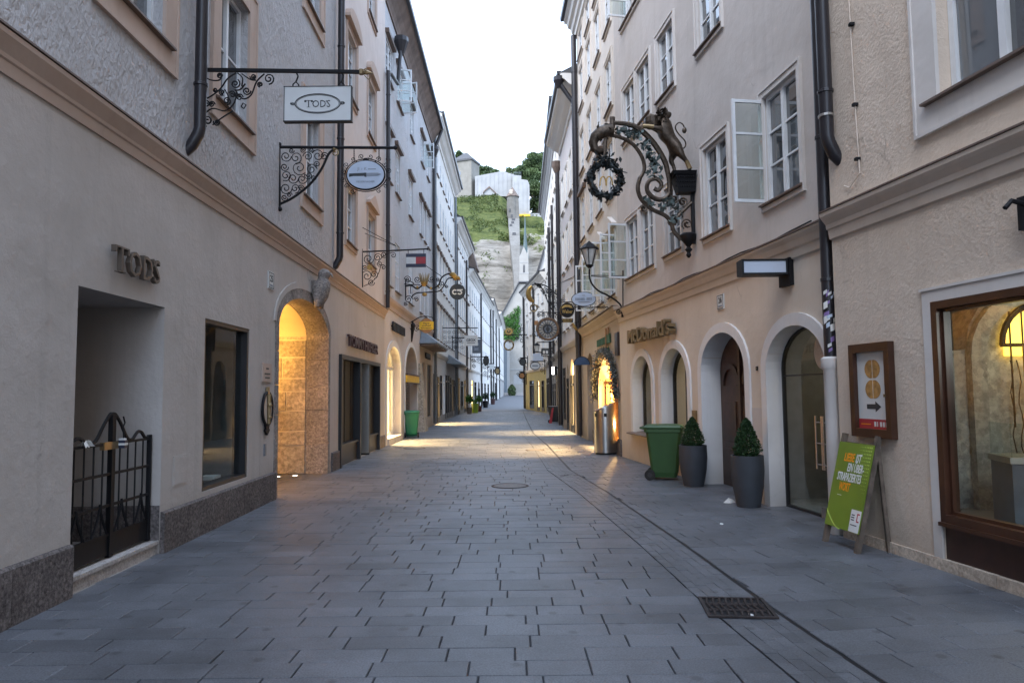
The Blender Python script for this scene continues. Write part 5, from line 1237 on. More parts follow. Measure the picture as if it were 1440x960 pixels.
moulding(C, 18.2, 25.65, [(14.6, -.01), (14.6, .08), (14.75, .1), (14.8, .18), (14.95, .22), (15.0, .32), (15.15, .36), (15.2, .45), (15.35, .48), (15.36, -.01)]).build('eaves', 'cream', bC)
moulding(C, 18.2, 25.7, [(15.3, .4), (15.28, .58), (15.42, .6), (15.42, .4)]).build('gutter', 'pipe', bC)
m = MB(); m.quad(C.pt(18.2, 15.4, .5), C.pt(25.7, 15.4, .5), C.pt(25.7, 17, -5), C.pt(18.2, 17, -5)); m.quad(C.pt(25.7, 15.2, .5), C.pt(25.7, 17, -5), C.pt(25.7, 15.2, -9)); m.build('roof', 'roofdark', bC, fix=False)
for i, r in enumerate(wc): window(bC, C, *r, rows=3, cols=2, rec=.04, sur=.1, pane='pane', fw=.06, trmat='rc', ped={4.2: 'tri', 6.9: 'cap', 9.3: None}.get(r[2]))
leaf_open(bC, C, 19.6, 4.25, 5.75, .5, 3, 90); leaf_open(bC, C, 23.2, 4.25, 5.75, .5, 3, 80); leaf_open(bC, C, 18.6, 4.25, 5.75, .45, 3, 100); leaf_open(bC, C, 22.2, 4.25, 5.75, .45, 3, 100)
room(C, 18.3, 22.3, .2, 2.9, -.31, -2.6, 'warmwood', bC)
f_ = MB()
for y_ in (18.75, 19.55, 20.3, 21.1, 21.85): f_.box(C, y_ - .04, y_ + .04, .35, 2.2 if y_ in (18.75, 21.85) else 2.5, -.3, -.22)
f_.box(C, 18.7, 21.9, 1.85, 1.93, -.3, -.215); f_.build('shop_front', 'warmwood', bC)
MB().box(C, 19.6, 20.3, .35, 1.85, -.5, -.45).build('inner_door', 'wood', bC)
for yy, zz in ((21.5, 1.45), (18.95, .75), (20.8, 1.9)):
    p = C.pt(yy, zz, -.75); t = thing('shop_lamp', {21.5: 'large glaring lamp at the far side of the garlanded entrance', 18.95: 'low glaring lamp at the near side of the garlanded entrance', 20.8: 'small lamp high inside the garlanded entrance'}[yy], 'lamp', p, 'lamps in the garlanded entrance')
    MB().ball(p, .09 if yy > 21 else .06).build('bulb', 'bulb', t); MB().tube([p, C.pt(yy, 2.7, -.75)], .01, 4).build('cord', 'iron', t)
    lampobj('entrance_light', p + C.n * .1, {21.5: 90, 18.95: 22, 20.8: 90}[yy], (1, .6, .2), .08, parent=t)
lampobj('portal_spot', C.pt(20.6, 2.25, -.45), 1900, (1, .64, .26), .06, 'SPOT', bC, (1.5, 20.6, 0), 88)
# garland of leaves round that arch
path = [C.pt(y_, z_, .1) for y_, z_ in smooth_path([(22.15, 1.5)] + arc(18.55, 22.05, 1.75, 2.72, 10)[::-1] + [(18.45, 1.5)], 4)]
gl = thing('leaf_garland', 'grey-green leaf garland draped round the bright arched entrance', 'garland', C.pt(20.3, 1.5, .1))
m = MB(); m.tube(path, .06, 6); m.build('core', 'dleaf', gl)
m = MB()
for i in range(3400):
    p = V(random.choice(path)); m.leaf(p + V((random.gauss(0, .06), random.gauss(0, .06), random.gauss(0, .075))), random.uniform(.018, .045))
m.build('foliage', 'garl', gl, fix=False)
f = C.local(20.6, 2.98)
t = thing('shop_lettering', 'dark green shop lettering with knife and fork marks above the garland', 'lettering', C.pt(20.6, 2.98))
m = MB()
for i in range(6): m.box(f, -1.2 + i * .27, -1.2 + i * .27 + .2, 0, .2, .02, .05)
m.box(f, .45, 1.1, -.02, .24, .02, .05); m.build('green_block', 'greenpaint', t)
m = MB(); m.box(f, .5, .58, -.15, .42, .03, .07); m.box(f, .86, .94, .2, .42, .03, .07); m.build('cutlery_mark', 'brown', t)
m = MB()
for i in range(6): m.box(f, -1.05 + i * .33, -1.05 + i * .33 + .22, -.28, -.12, .02, .045)
m.build('green_letters', 'greenpaint', t)
t = thing('wall_plaque', 'tall dark plaque at the near edge of the cream-beige house', 'plaque', C.pt(18.5, 2.55)); f = C.local(18.5, 2.55)
MB().box(f, -.2, .2, 0, .6, 0, .06).build('board', 'panelw', t); MB().box(f, -.14, .14, .38, .56, .06, .066).build('emblem', 'grey_sign', t)
MB().box(C, 18.2, 18.65, -.1, .42, -.01, .05).build('plinth_stone', 'plinth', bC); MB().box(C, 21.95, 22.95, -.1, .42, -.01, .05).build('plinth_stone', 'plinth', bC)
MB().box(C, 23.0, 24.3, 0, 2.9, -.55, -.5).build('door', 'panelw', bC)
downpipe(C, 25.4, .1, 14.6, .1, 'dark downpipe on the far edge of the cream-beige house', d=.14)
t = thing('half_round_sign', 'dark blue half-round sign over the far doorway of the cream-beige house', 'sign', C.pt(24.4, 2.75, .5)); f = street_frame(at(818, 513, 24.0)); n_ = 16
MB().prism(f, [(.26 * math.cos(math.pi * i / n_), .26 * math.sin(math.pi * i / n_)) for i in range(n_ + 1)], 0, .06).build('board', 'bluepaint', t)
MB().tube([f.pt(.27 * math.cos(math.pi * i / n_), .27 * math.sin(math.pi * i / n_), .03) for i in range(n_ + 1)], .018, 5).build('rim', 'iron', t)
MB().tube([f.pt(.1, .2, .03), V((C.pt(24, 0).x, f.o.y, f.o.z + .2))], .02, 5).build('arm', 'iron', t)
# ---------------------------------------------------------------- houses further down on the right
hRD = house('mauve house with broad overhanging gutter right of the street', WR_D, 25.6, 33, 13.2, 'rd', 'rc_low', [(4.3, 5.9), (6.9, 8.6), (9.6, 11.2)], [26.6, 28.3, 30.0, 31.7], .95, low=3.6, eave=.62, eavemat='white', roofh=3,
            lowopen=[('a', 26.2, 27.4, 0, 2.2, 2.9, 'panelw'), ('a', 28.4, 29.7, 0, 2.3, 2.95, 'warmglow'), ('a', 30.4, 31.2, 0, 2.2, 2.8, 'panelw'), ('r', 31.8, 32.7, .4, 2.7, 'pane')])
downpipe(WR_D, 25.75, 3.2, 12.2, .09, 'dark downpipe below the corner funnel of the mauve house', top=[WR_D.pt(25.75, 12.9, .6)])
m = MB(); m.lathe(WR_D.pt(25.75, 12.8, .68), [(.08, 0), (.2, .25), (.2, .4)], 10); m.build('funnel', 'pipe', hRD)
lampobj('doorway_light', WR_D.pt(29.0, 2.5, .12), 1100, (1, .68, .3), .1, 'SPOT', hRD, (1.3, 29.0, 0), 85)
hRE = house('long pale house with smooth grey cove beyond the mauve house', WR_E, 33, 55, 15.4, 'white', 'grey', [(4.3, 5.9), (7.0, 8.6), (9.8, 11.4), (12.4, 13.7)], [34 + i * 1.9 for i in range(11)], .95, low=3.6, eave=.35, eavemat='grey', roofh=3,
            lowopen=[('r', 33.6, 34.6, .2, 2.7, 'panelw'), ('a', 35.4, 36.6, 0, 2.1, 2.7, 'panelw'), ('r', 38, 39, .2, 2.6, 'warmglow'), ('a', 40, 41.3, 0, 2.1, 2.7, 'pane'), ('a', 42.5, 43.8, 0, 2.1, 2.7, 'panelw'), ('r', 45.5, 47, .2, 2.6, 'pane'), ('r', 49, 51, .2, 2.6, 'pane'), ('r', 52, 54, .2, 2.6, 'panelw')])
downpipe(WR_E, 33.2, .1, 12.2, .1, 'dark downpipe with brown funnel at the near end of the long pale house')
m = MB(); m.lathe(WR_E.pt(33.2, 11.9, .16), [(.09, 0), (.22, .3), (.22, .55)], 10); m.build('funnel', 'soffit', hRE)
downpipe(WR_E, 44, .1, 11.8, .09, 'dark downpipe halfway along the long pale house'); downpipe(WR_E, 39.4, 3.7, 12, .07, 'short dark downpipe above the shopfronts of the long pale house')
hRG = house('pale house set askew with ochre shop at the bend of the street', WR_G, 55, 67, 10.8, 'white', 'yellow', [(4.2, 5.6), (6.6, 8.0), (8.6, 9.6)], [56.2, 58.4, 60.6, 62.8, 65], .95, low=3.5, eave=.4, eavemat='white', roofh=3.4,
            lowopen=[('r', 56, 57.2, .1, 2.5, 'panelw'), ('r', 58.4, 59.6, .1, 2.5, 'warmglow'), ('r', 61.5, 64, .2, 2.6, 'pane')])
downpipe(WR_G, 66.7, .1, 10.6, .1, 'dark downpipe at the far corner of the askew pale house'); downpipe(WR_G, 60.5, 3.6, 10.6, .1, 'dark downpipe on the front of the askew pale house')
m = MB(); m.prism(street_frame((0, 61, 0)), [(2.0, 11.0), (3.6, 11.0), (3.6, 14.2), (2.8, 13.6)], 0, -3); m.build('dormer', 'white', hRG)
m = MB(); m.prism(street_frame((0, 60.95, 0)), [(1.85, 10.9), (2.0, 10.8), (2.9, 13.65), (3.7, 14.4), (3.7, 14.55), (2.75, 13.8)], .1, -3.2); m.build('dormer_roof', 'roofdark', hRG)

# ================================================================ CHURCH, HILL AND FORTRESS AT THE END
def gz_end(): return gz(160)
def pxpoly(Y, pts): return [(at(x, y, Y).x, at(x, y, Y).z) for x, y in pts]
ch = thing('church', 'small pale church with green spire below the cliff at the street end', 'church', (1.5, 166, 0))
F6 = street_frame((0, 166, 0))
m = MB(); m.prism(F6, pxpoly(166, [(714, 556), (713.5, 482), (706, 470), (707, 441), (730, 399), (746, 399), (746, 556)]), 0, -7); m.build('nave_wall', 'chalk', ch)
m = MB(); m.prism(street_frame((0, 165.8, 0)), pxpoly(165.8, [(705.5, 443), (730, 397.5), (746, 397.5), (746, 395.5), (729.5, 395.5), (704.5, 442)]), .3, -7.2); m.build('nave_roof', 'roofdark', ch)
FT = street_frame((0, 172, 0)); tw = pxpoly(172, [(730.5, 400), (730.5, 361), (736.7, 346.5), (743, 361), (743, 400)])
m = MB(); m.prism(FT, tw, 0, -2.1)
a_, b_ = tw[1], tw[3]; side = Fr((b_[0], 172, 0), V((0, 1, 0)), V((1, 0, 0)))
m.prism(side, [(.02, tw[0][1]), (.02, b_[1]), (1.05, tw[2][1]), (2.08, b_[1]), (2.08, tw[0][1])], -.8, .02); m.build('tower', 'chalk', ch)
for y_ in (369, 384):
    z_ = at(737, y_, 172).z; m = MB(); m.box(FT, a_[0] - .06, b_[0] + .08, z_ - .06, z_ + .06, -2.0, .06); m.build('string_course', 'grey', ch)
m = MB(); z0 = at(737, 383, 172).z; z1 = at(737, 372, 172).z; xc = (a_[0] + b_[0]) / 2; m.prism(FT, [(xc - .22, z0)] + arc(xc - .22, xc + .22, z1 - .5, z1, 6) + [(xc + .22, z0)], .02, .05); m.build('lancet_window', 'roofdark', ch)
m = MB(); xs = at(738.7, 350, 173).x; zb = at(738, 360, 173).z; zt = at(738.5, 305, 173).z
m.lathe((xs, 173, 0), [(.95, zb - .6), (.62, zb + 1.4), (.4, zb + 3.4), (.1, zt - .4), (.02, zt)], 8); m.build('spire', 'copper', ch)
m = MB(); m.tube([(xs, 173, zt - .2), (xs, 173, zt + 1.3)], .035, 5); m.ball((xs, 173, zt + .1), .14); m.tube([(xs - .28, 173, zt + .9), (xs + .28, 173, zt + .9)], .03, 4); m.build('cross', 'gold', ch)
m = MB(); m.box(F6, at(715, 500, 166).x, at(737, 500, 166).x, at(720, 520, 166).z, at(720, 519, 166).z, -.1, .12); m.box(F6, at(722, 500, 166).x, at(733, 500, 166).x, at(720, 540, 166).z, at(720, 527, 166).z, .01, .05); m.build('side_door', 'grey', ch)
bh = thing('town_house', 'low grey house corner beside the church at the street end', 'house', (-2, 163, 0))
m = MB(); m.prism(street_frame((0, 163, 0)), pxpoly(163, [(702, 557), (702, 476), (716.5, 483), (716.5, 557)]), 0, -2.5); m.build('wall', 'grey', bh)
m = MB(); m.prism(street_frame((0, 163, 0)), pxpoly(163, [(707, 553), (707, 490), (713, 490), (713, 553)]), .0, .06); m.build('dark_door', 'roofblue', bh)
for i in range(4):
    m = MB(); m.box(street_frame((0, 158 + i * .5, 0)), -5, 3, 0, gz(158) + .17 * (i + 1), -.5, 0); m.build('stone_step', 'step', street)
# ivy and a bush
iv = thing('ivy', 'dense green ivy covering the church gable wall', 'ivy', at(718, 478, 165.5))
m = MB(); pl = [(707, 447), (716, 443), (724, 436), (727, 431), (731, 432), (730, 474), (722, 479), (712, 476), (706, 478)]
def inside(x, y, p):
    c = False
    for i in range(len(p)):
        (x1, y1), (x2, y2) = p[i], p[i - 1]
        if (y1 > y) != (y2 > y) and x < (x2 - x1) * (y - y1) / (y2 - y1) + x1: c = not c
    return c
k = 0
while k < 1800:
    x, y_ = random.uniform(704, 733), random.uniform(428, 482)
    if inside(x + random.gauss(0, 1.2), y_ + random.gauss(0, 1.5), pl):
        m.leaf(at(x, y_, 165.75 - abs(random.gauss(0, .22))), random.uniform(.12, .28), random.random()); k += 1
m.build('foliage', 'ivy', iv, fix=False)
m = MB()
for i in range(7): m.tube([at(717, 482, 165.9), at(709 + i * 3.2, 462, 165.9), at(708 + i * 3.4, 446, 165.9)], .04, 4)
m.build('stem', 'bark', iv)
def shrub(name, label, cat, base, r, h, n, mat, tsize, group=None, trunk=.06, zc=.5):
    t = thing(name, label, cat, base, group); m = MB(); b = V(base)
    MB().tube([b, b + V((.02, .02, h * .8))], [trunk, trunk * .3], 6).build('trunk', 'bark', t)
    for i in range(n):
        a = random.random() * 6.28; u = random.random() ** .5; z = random.random()
        rr = r * u * (math.sin(math.pi * min(.98, z * .85 + .15))) ** .7
        m.leaf(b + V((rr * math.cos(a), rr * math.sin(a), h * z)), tsize * random.uniform(.6, 1.3), random.random())
    m.build('crown', mat, t, fix=False); return t
shrub('bush', 'green bush growing at the foot of the church wall', 'bush', (at(720, 553, 156).x, 156, gz(156)), 1.0, 2.4, 900, 'tree', .17)

# hill: cliff below, meadow above
rh = random.Random(21)
from mathutils import noise
def hz(X, t):
    """profile of the hill: t 0..1 from the foot of the cliff to the plateau"""
    top = 71.5 if X < -3 else (71.5 - (X + 3) * 1.6 if X < 2 else 63.5)
    tab = [(0, (182, -1)), (.12, (186, 12)), (.3, (192, 27)), (.5, (203, 43)), (.62, (214, 50)), (.85, (243, top - 5)), (.93, (251, top)), (1, (330, top + 3))]
    for (a, p), (b, q) in zip(tab, tab[1:]):
        if t <= b:
            k = (t - a) / (b - a); return p[0] + (q[0] - p[0]) * k, p[1] + (q[1] - p[1]) * k
    return tab[-1][1]
m = MB(); NX, NT = 150, 90; tn = []
def hp(i, j):
    X = -150 + 300 * i / NX if not 40 <= i <= 110 else -70 + 140 * (i - 40) / 70
    t = j / NT; Y, z = hz(X, t)
    n1 = noise.fractal(V((X * .05, Y * .05, z * .06)), 1.0, 2.0, 6); rock = 1 if t < .5 else max(.25, 1 - (t - .5) * 5)
    n2 = noise.fractal(V((X * .16, 7, z * .3 + X * .1)), .9, 2.1, 5)
    return V((X, Y - (n1 * 3.2 + n2 * 1.6) * rock, z + n1 * 1.0 * (t > .02)))
for i in range(NX + 1):
    for j in range(NT + 1): m.v.append(hp(i, j))
for i in range(NX):
    for j in range(NT):
        a = i * (NT + 1) + j; m.f.append((a, a + NT + 1, a + NT + 2, a + 1))
        t = (j + .5) / NT; tn.append(max(-.3, min(1.35, (t - .44) / .2 + .0)) + (-.35 if False else 0))
m.t = tn
hill = m.build('hill', 'hill', smooth=True, fix=False, kind='structure')
m = MB()
for i in range(26000):
    X = random.uniform(-26, 22); t = random.uniform(.5, .94) if random.random() < .93 else random.uniform(.34, .5); Y, z = hz(X, t)
    if noise.noise(V((X * .22, t * 14, 0))) < (-.05 if t > .62 else .22): continue
    n1 = noise.fractal(V((X * .05, Y * .05, z * .06)), 1.0, 2.0, 6); rock = 1 if t < .5 else max(.25, 1 - (t - .5) * 5)
    n2 = noise.fractal(V((X * .16, 7, z * .3 + X * .1)), .9, 2.1, 5)
    m.leaf(V((X, Y - (n1 * 3.2 + n2 * 1.6) * rock, z + n1)) + V((0, -.25, .2)), random.uniform(.12, .38), max(0, min(1, .45 + .5 * noise.noise(V((X * .3, t * 20, 3))) + random.gauss(0, .16))))
m.build('meadow', 'grass', fix=False, kind='stuff')
# rampart climbing the slope, with its turret
rp = thing('rampart_wall', 'weathered stone rampart climbing the grassy slope to a small turret', 'wall', (0, 200, 20))
def slopeY(px, py):
    """distance at which the line of sight meets the hill"""
    Y = 178
    while Y < 262:
        z = at(px, py, Y).z; X = at(px, py, Y).x
        t = 0
        while t < 1 and hz(X, t)[0] < Y: t += .004
        if hz(X, t)[1] >= z: break
        Y += .5
    return Y
loops = []
for xl, xr, y_ in ((724.5, 731.5, 436), (724, 731.2, 420), (723.5, 731, 405), (722.5, 731, 390), (721.5, 731, 378), (720.3, 731, 366), (719.2, 731, 355), (718, 731, 345), (717, 731, 336), (716, 730.7, 327), (715.3, 730.5, 318), (714.6, 730.2, 307), (714, 730, 296), (713, 729, 279)):
    Y = min(slopeY(720, y_) - 9, 234); p, q = at(xl, y_, Y), at(xr, y_, Y); loops.append([p, q, q + V((.3, 14, -1)), p + V((-.3, 14, -1))])
fY = lambda y_: min(slopeY(720, y_) - 9, 234)
m = MB(); m.ring(loops); m.build('wall', 'wallstone', rp)
for (x, y_, s_) in ((718.5, 318, .8), (722, 310, 1.1), (719.5, 304, .7), (723, 330, 1.0), (721, 314, .9), (717, 296, .5)):
    c = at(x, y_, fY(y_)); F_ = street_frame(c + V((0, -.25, 0))); m = MB(); m.box(F_, -.5 * s_, .5 * s_, -.55, .55, -.6, .16); m.build('dark_opening', 'roofdark', rp)
c = at(721, 300, 235.5); r_ = 1.9; zt = at(721, 277, 235.5).z
m = MB(); m.lathe((c.x, c.y, 0), [(r_, c.z - 4), (r_, zt), (r_ + .1, zt)], 18); tu = m.build('turret', 'wallstone', rp, smooth=True)
m = MB(); m.lathe((c.x, c.y, 0), [(r_ + .35, zt - .1), (r_ + .3, zt + .1), (.1, zt + 3.3)], 18); m.build('cone_roof', 'soffit', tu)
m = MB(); m.cbox((c.x - .5, c.y - r_ - .1, zt + .5), .9, .5, 1.4); m.build('chimney', 'ra', tu)
# tower
tc_ = at(663, 268, 258); ang = rad(21); s_ = 7.2
u1 = V((-math.cos(ang), math.sin(ang), 0)); u2 = V((math.sin(ang), math.cos(ang), 0))
base = V((tc_.x, 258, 0)); P4 = [base, base + u1 * s_, base + u1 * s_ + u2 * s_, base + u2 * s_]
ft = thing('fortress_tower', 'square weathered tower with dark hipped roof on the hilltop', 'tower', base + V((0, 0, 66)))
zt = at(663, 223, 258).z
m = MB(); m.ring([[p + V((0, 0, 64)) for p in P4], [p + V((0, 0, zt)) for p in P4]]); m.build('wall', 'towerst', ft)
ctr = sum(P4, V()) / 4
m = MB(); e = [ctr + (p - ctr) * 1.12 for p in P4]; m.ring([[p + V((0, 0, zt - .5)) for p in e], [p + V((0, 0, zt + .15)) for p in e], [ctr + (p - ctr) * .12 + V((0, 0, zt + 3.6)) for p in P4]]); m.build('roof', 'roofdark', ft)
fw_ = Fr(base + u1 * 4.6, -u1, V((-math.sin(ang) * 1, -math.cos(ang), 0))); zw = at(652, 243, 259).z
MB().box(fw_, -.35, .35, zw - .6, zw + .6, -.1, .05).build('window', 'pane', ft)
# sheeted buildings
wb_ = thing('sheeted_building', 'fortress building wrapped in white scaffold sheeting on the hilltop', 'building', at(705, 272, 257))
m = MB(); m.prism(street_frame((0, 257, 0)), pxpoly(257, [(668, 276), (668, 248), (673, 247), (707, 240.5), (723, 246), (723, 276)]), 0, -9); m.build('sheeted_hall', 'wrap', wb_)
m = MB(); m.prism(street_frame((0, 253, 0)), pxpoly(253, [(721, 306), (721, 243), (722.5, 246), (733, 247), (733, 252), (742, 253.5), (744.5, 260), (745, 306)]), 0, -7); m.build('sheeted_tower', 'wrap', wb_)
m = MB(); m.box(street_frame((0, 252.6, 0)), at(730, 300, 252.6).x, at(745.5, 300, 252.6).x, at(740, 305.5, 252.6).z, at(740, 302.5, 252.6).z, -.5, 1.5); m.box(street_frame((0, 253.4, 0)), at(744, 300, 253).x, at(765, 300, 253).x, at(750, 312, 253).z, at(750, 309.5, 253).z, -.5, .6); m.build('yellow_plank', 'yel', wb_)
m = MB(); m.box(street_frame((0, 254, 0)), at(745, 300, 254).x, at(766, 300, 254).x, at(750, 309, 254).z, at(750, 300, 254).z, -4, 0); m.build('sheeted_terrace', 'wrap', wb_)
m = MB()
for i in range(9):
    x = at(671 + i * 6, 250, 256.9).x; z = at(671 + i * 6, 248 - min(i, 6) * 1.1, 256.9).z; m.tube([(x, 256.95, at(680, 274, 257).z), (x, 256.95, z - .2)], .07, 4)
for i in range(4):
    x = at(723 + i * 6, 250, 252.95).x; m.tube([(x, 252.95, at(720, 305, 253).z), (x, 252.95, at(720, 256, 253).z)], .07, 4)
m.build('sheet_seams', 'wrap', wb_, kind='stuff')
m = MB()
for i in range(6):
    x = at(723 + i * 1.9, 246, 253).x; m.tube([(x, 253, at(720, 246, 253).z - .2), (x, 253, at(720, 241, 253).z)], .05, 4)
m.tube([at(722, 242.5, 253), at(733, 243.5, 253)], .05, 4); m.build('scaffold_rail', 'greypipe', wb_)
m = MB(); F_ = street_frame((0, 254.5, 0)); pp = pxpoly(254.5, [(681, 274), (681, 268.5), (688, 263.5), (696, 271), (696, 274)]); m.prism(F_, pp, 0, -2)
t = thing('hilltop_hut', 'tiny white gabled hut in front of the white sheeting', 'hut', at(688, 274, 254.5)); m.build('wall', 'wrap', t)
m = MB(); pp = pxpoly(254.3, [(679.5, 269.5), (688, 262), (698, 271.5), (698, 273), (688, 264), (679.5, 271.2)]); m.prism(street_frame((0, 254.3, 0)), pp, .2, -2.4); m.build('roof', 'soffit', t)
# trees on the plateau
def tree(label, blobs, Y, trunk_px, n, tsize):
    b = at(*trunk_px, Y); t = thing('tree', label, 'tree', b, 'trees on the hilltop behind the fortress')
    m = MB(); tr = MB()
    for px, py, r in blobs:
        c = at(px, py, Y + random.uniform(-3, 3)); R_ = r / F_PX * Y
        tr.tube([b, b * .6 + c * .4 + V((0, 0, 1)), c], [.5, .3, .08], 6)
        sub = [c + V((random.gauss(0, 1), random.gauss(0, 1), random.gauss(0, 1))).normalized() * R_ * random.uniform(.3, .72) for _ in range(9)] + [c]
        for s__ in sub:
            tn_ = random.uniform(.12, .88); rr = R_ * random.uniform(.32, .62)
            for i in range(int(n * 3.2 * (r / 14) ** 2 / 9)):
                d_ = V((random.gauss(0, 1), random.gauss(0, 1), random.gauss(0, 1))).normalized() * rr * random.random() ** .55
                m.leaf(s__ + V((d_.x, d_.y, d_.z * .75)), tsize * .62 * random.uniform(.6, 1.3), max(0, min(1, tn_ + random.gauss(0, .15))))
    tr.build('trunk', 'bark', t); m.build('crown', 'tree', t, fix=False)
tree('broad tree right behind the square hilltop tower', [(686, 240, 14), (697, 244, 10), (678, 242, 9), (690, 248, 12)], 276, (687, 275), 900, .55)
tree('rounded low tree behind the middle of the white sheeting', [(716, 243, 12), (706, 247, 9), (727, 241, 12), (718, 250, 13)], 280, (717, 278), 900, .55)
tree('tallest tree, rising right of the sheeted tower', [(748, 231, 18), (757, 225, 14), (738, 240, 14), (766, 240, 17), (750, 250, 18), (740, 252, 12)], 274, (750, 285), 900, .6)
tree('dark tree low against the right edge of the sheeting', [(755, 265, 18), (762, 284, 16), (751, 289, 12), (772, 262, 16), (765, 298, 10), (753, 300, 8)], 268, (757, 305), 900, .6)
tree('treetop peeping over the roof left of the hilltop tower', [(646, 216, 7), (640, 222, 8)], 282, (644, 268), 800, .5)
# ================================================================ HANGING SIGNS (Getreidegasse style)
def PX(Y): return lambda x, y: (at(x, y, Y).x, at(x, y, Y).z)
def ironpx(mb, Y, pts, r, d=0, n=4):
    mb.tube([at(x, y, Y) + V((0, -d, 0)) for x, y in pts], r, n); return mb
def scrolls(mb, Y, lst, r=.011):
    for it in lst: ironpx(mb, Y, scroll(*it), r)
def curls(mb, Y, lst, r=.009):
    for x, y, rr, a, sg in lst: ironpx(mb, Y, spiral(x, y, rr, rad(a), 1.6, sg, 18), r)
G = 'wrought iron shop signs hanging over the street'
# 1 TOD'S
Y = 8.37; t = thing('hanging_sign', 'rectangular white sign TOD\u2019S under a straight iron bracket with scrolls', 'sign', at(281, 140, Y), G)
m = MB(); f = street_frame((0, Y, 0)); q = PX(Y)
m.tube([at(281, 98.5, Y), at(508, 101.5, Y)], .027, 4); ironpx(m, Y, [(282, 92), (280, 96), (280.5, 180), (278, 190)], .016, n=6)
m.build('bracket_arm', 'iron', t)
m = MB(); m.lathe(at(508, 101.5, Y), [(.03, -.03), (.03, .03)], 6); ironpx(m, Y, [(508, 101.5), (516, 102), (524, 103)], [.02, .03, .004], n=6); ironpx(m, Y, smooth_path([(510, 101), (514, 97), (518, 100)]), .007); ironpx(m, Y, smooth_path([(510, 103), (515, 109), (519, 112), (520, 108)]), .007); m.build('arrow_tip', 'brass', t)
m = MB()
for l_ in ([(282, 142), (296, 136), (310, 125), (320, 111), (332, 103)], [(282, 166), (298, 153), (316, 156), (329, 146), (333, 129)], [(331, 127), (341, 139), (353, 134), (361, 115), (372, 104)], [(334, 103), (341, 110), (340, 122)], [(299, 176), (312, 166), (328, 156)], [(284, 103), (294, 112), (308, 113), (313, 105)], [(340, 104), (352, 112), (360, 113)], [(316, 126), (322, 138), (319, 146)], [(345, 118), (338, 126), (330, 127)]): ironpx(m, Y, smooth_path(l_, 5), .0095)
curls(m, Y, [(288, 121, 6, 90, 1), (290, 146, 5.5, 180, 1), (298, 147, 4.5, 0, -1), (292, 170, 8, 100, 1), (305, 172, 5, 200, -1), (309, 107, 4, 0, -1), (331, 118, 7, 300, 1), (319, 142, 6, 90, -1), (327, 133, 5, 200, 1), (347, 128, 6, 0, 1), (356, 108, 4.5, 180, -1), (378, 111, 8, 90, -1), (366, 119, 4, 100, 1), (337, 137, 5, 0, -1), (312, 130, 4.5, 60, 1), (303, 127, 3.5, 0, 1)], .0095)
ironpx(m, Y, [(339, 150), (342, 145), (346, 148), (343, 153), (339, 150)], .008); ironpx(m, Y, [(274, 190), (274, 197)], .02); m.build('scrollwork', 'iron', t)
for x in (416, 480):
    m = MB(); ironpx(m, Y, [(x - 4, 124), (x - 4, 119), (x, 115.5), (x + 4, 119), (x + 4, 124)], .009, n=5); ironpx(m, Y, smooth_path([(x, 116), (x + 2, 111), (x + 3, 107), (x + 1, 103)]), .01, n=5); m.build('hook', 'iron', t)
(x0, z1), (x1, z0) = q(401.5, 124), q(494, 170.5)
b = MB(); b.box(f, x0, x1, z0, z1, -.03, .03); bd = b.build('board', 'sign_white', t)
m = MB(); k = .012
m.box(f, x0 - k, x1 + k, z0 - k, z0, -.04, .04); m.box(f, x0 - k, x1 + k, z1, z1 + k * .6, -.036, .036); m.box(f, x0 - k * .7, x0, z0, z1, -.035, .035); m.box(f, x1, x1 + k * .7, z0, z1, -.035, .035); m.build('frame', 'ink', t)
cx, cz = (x0 + x1) / 2, (z0 + z1) / 2
m = MB(); m.torus(f, cx, cz, .27, .118, .006, 40, 4, .032); m.torus(f, cx, cz, .255, .105, .003, 40, 4, .032); m.build('oval_line', 'ink', bd)
m = MB()
for s_ in (-1, 1):
    for (dx, dz, r_) in ((.285, .05, .02), (.3, .0, .022), (.285, -.05, .02), (.315, .03, .012), (.315, -.03, .012)): m.tube([f.pt(cx + s_ * (dx + x_), cz + z_, .032) for x_, z_ in spiral(0, 0, r_, 1, 1.3, s_, 12)], .004, 4)
m.build('ornament', 'ink', bd)
tods(MB(), Fr((cx, Y, cz - .045), (1, 0, 0), (0, -1, 0)), .085, .3, .03, .034).build('lettering', 'ink', bd)
# 2 knife maker
Y = 11.53; t = thing('hanging_sign', 'oval pale blue sign with a knife under a triangular scroll bracket', 'sign', at(394, 250, Y), G); q = PX(Y); f = street_frame((0, Y, 0))
m = MB(); ironpx(m, Y, [(393, 207), (556, 208)], .024, n=6); ironpx(m, Y, [(393, 202), (393.5, 293)], .018, n=6); m.ball(at(556, 208, Y), .035); m.ball(at(393, 203, Y), .035); m.ball(at(393.5, 294, Y), .04); ironpx(m, Y, smooth_path([(394, 287), (412, 278), (435, 260), (452, 238), (462, 217), (470, 210)]), .02, n=6); m.build('bracket_arm', 'iron', t)
m = MB(); curls(m, Y, [(402, 220, 8, 0, 1), (416, 222, 9, 90, -1), (421, 236, 11, 40, 1), (433, 220, 7, 180, 1), (438, 238, 8, 0, -1), (447, 219, 9, 200, 1), (446, 231, 5, 90, 1), (400, 235, 6, 0, 1), (402, 247, 8, 120, -1), (412, 251, 8, 0, 1), (425, 252, 8, 300, 1), (434, 247, 6, 200, -1), (402, 265, 9, 0, 1), (415, 265, 7, 90, -1), (400, 278, 5, 0, 1), (424, 265, 5, 180, 1), (456, 220, 6, 0, -1), (410, 212, 4, 0, 1), (426, 212, 4, 0, -1), (438, 211, 3.5, 0, 1), (407, 274, 4, 0, -1), (441, 250, 4, 0, 1)], .0085)
m.build('scrollwork', 'iron', t)
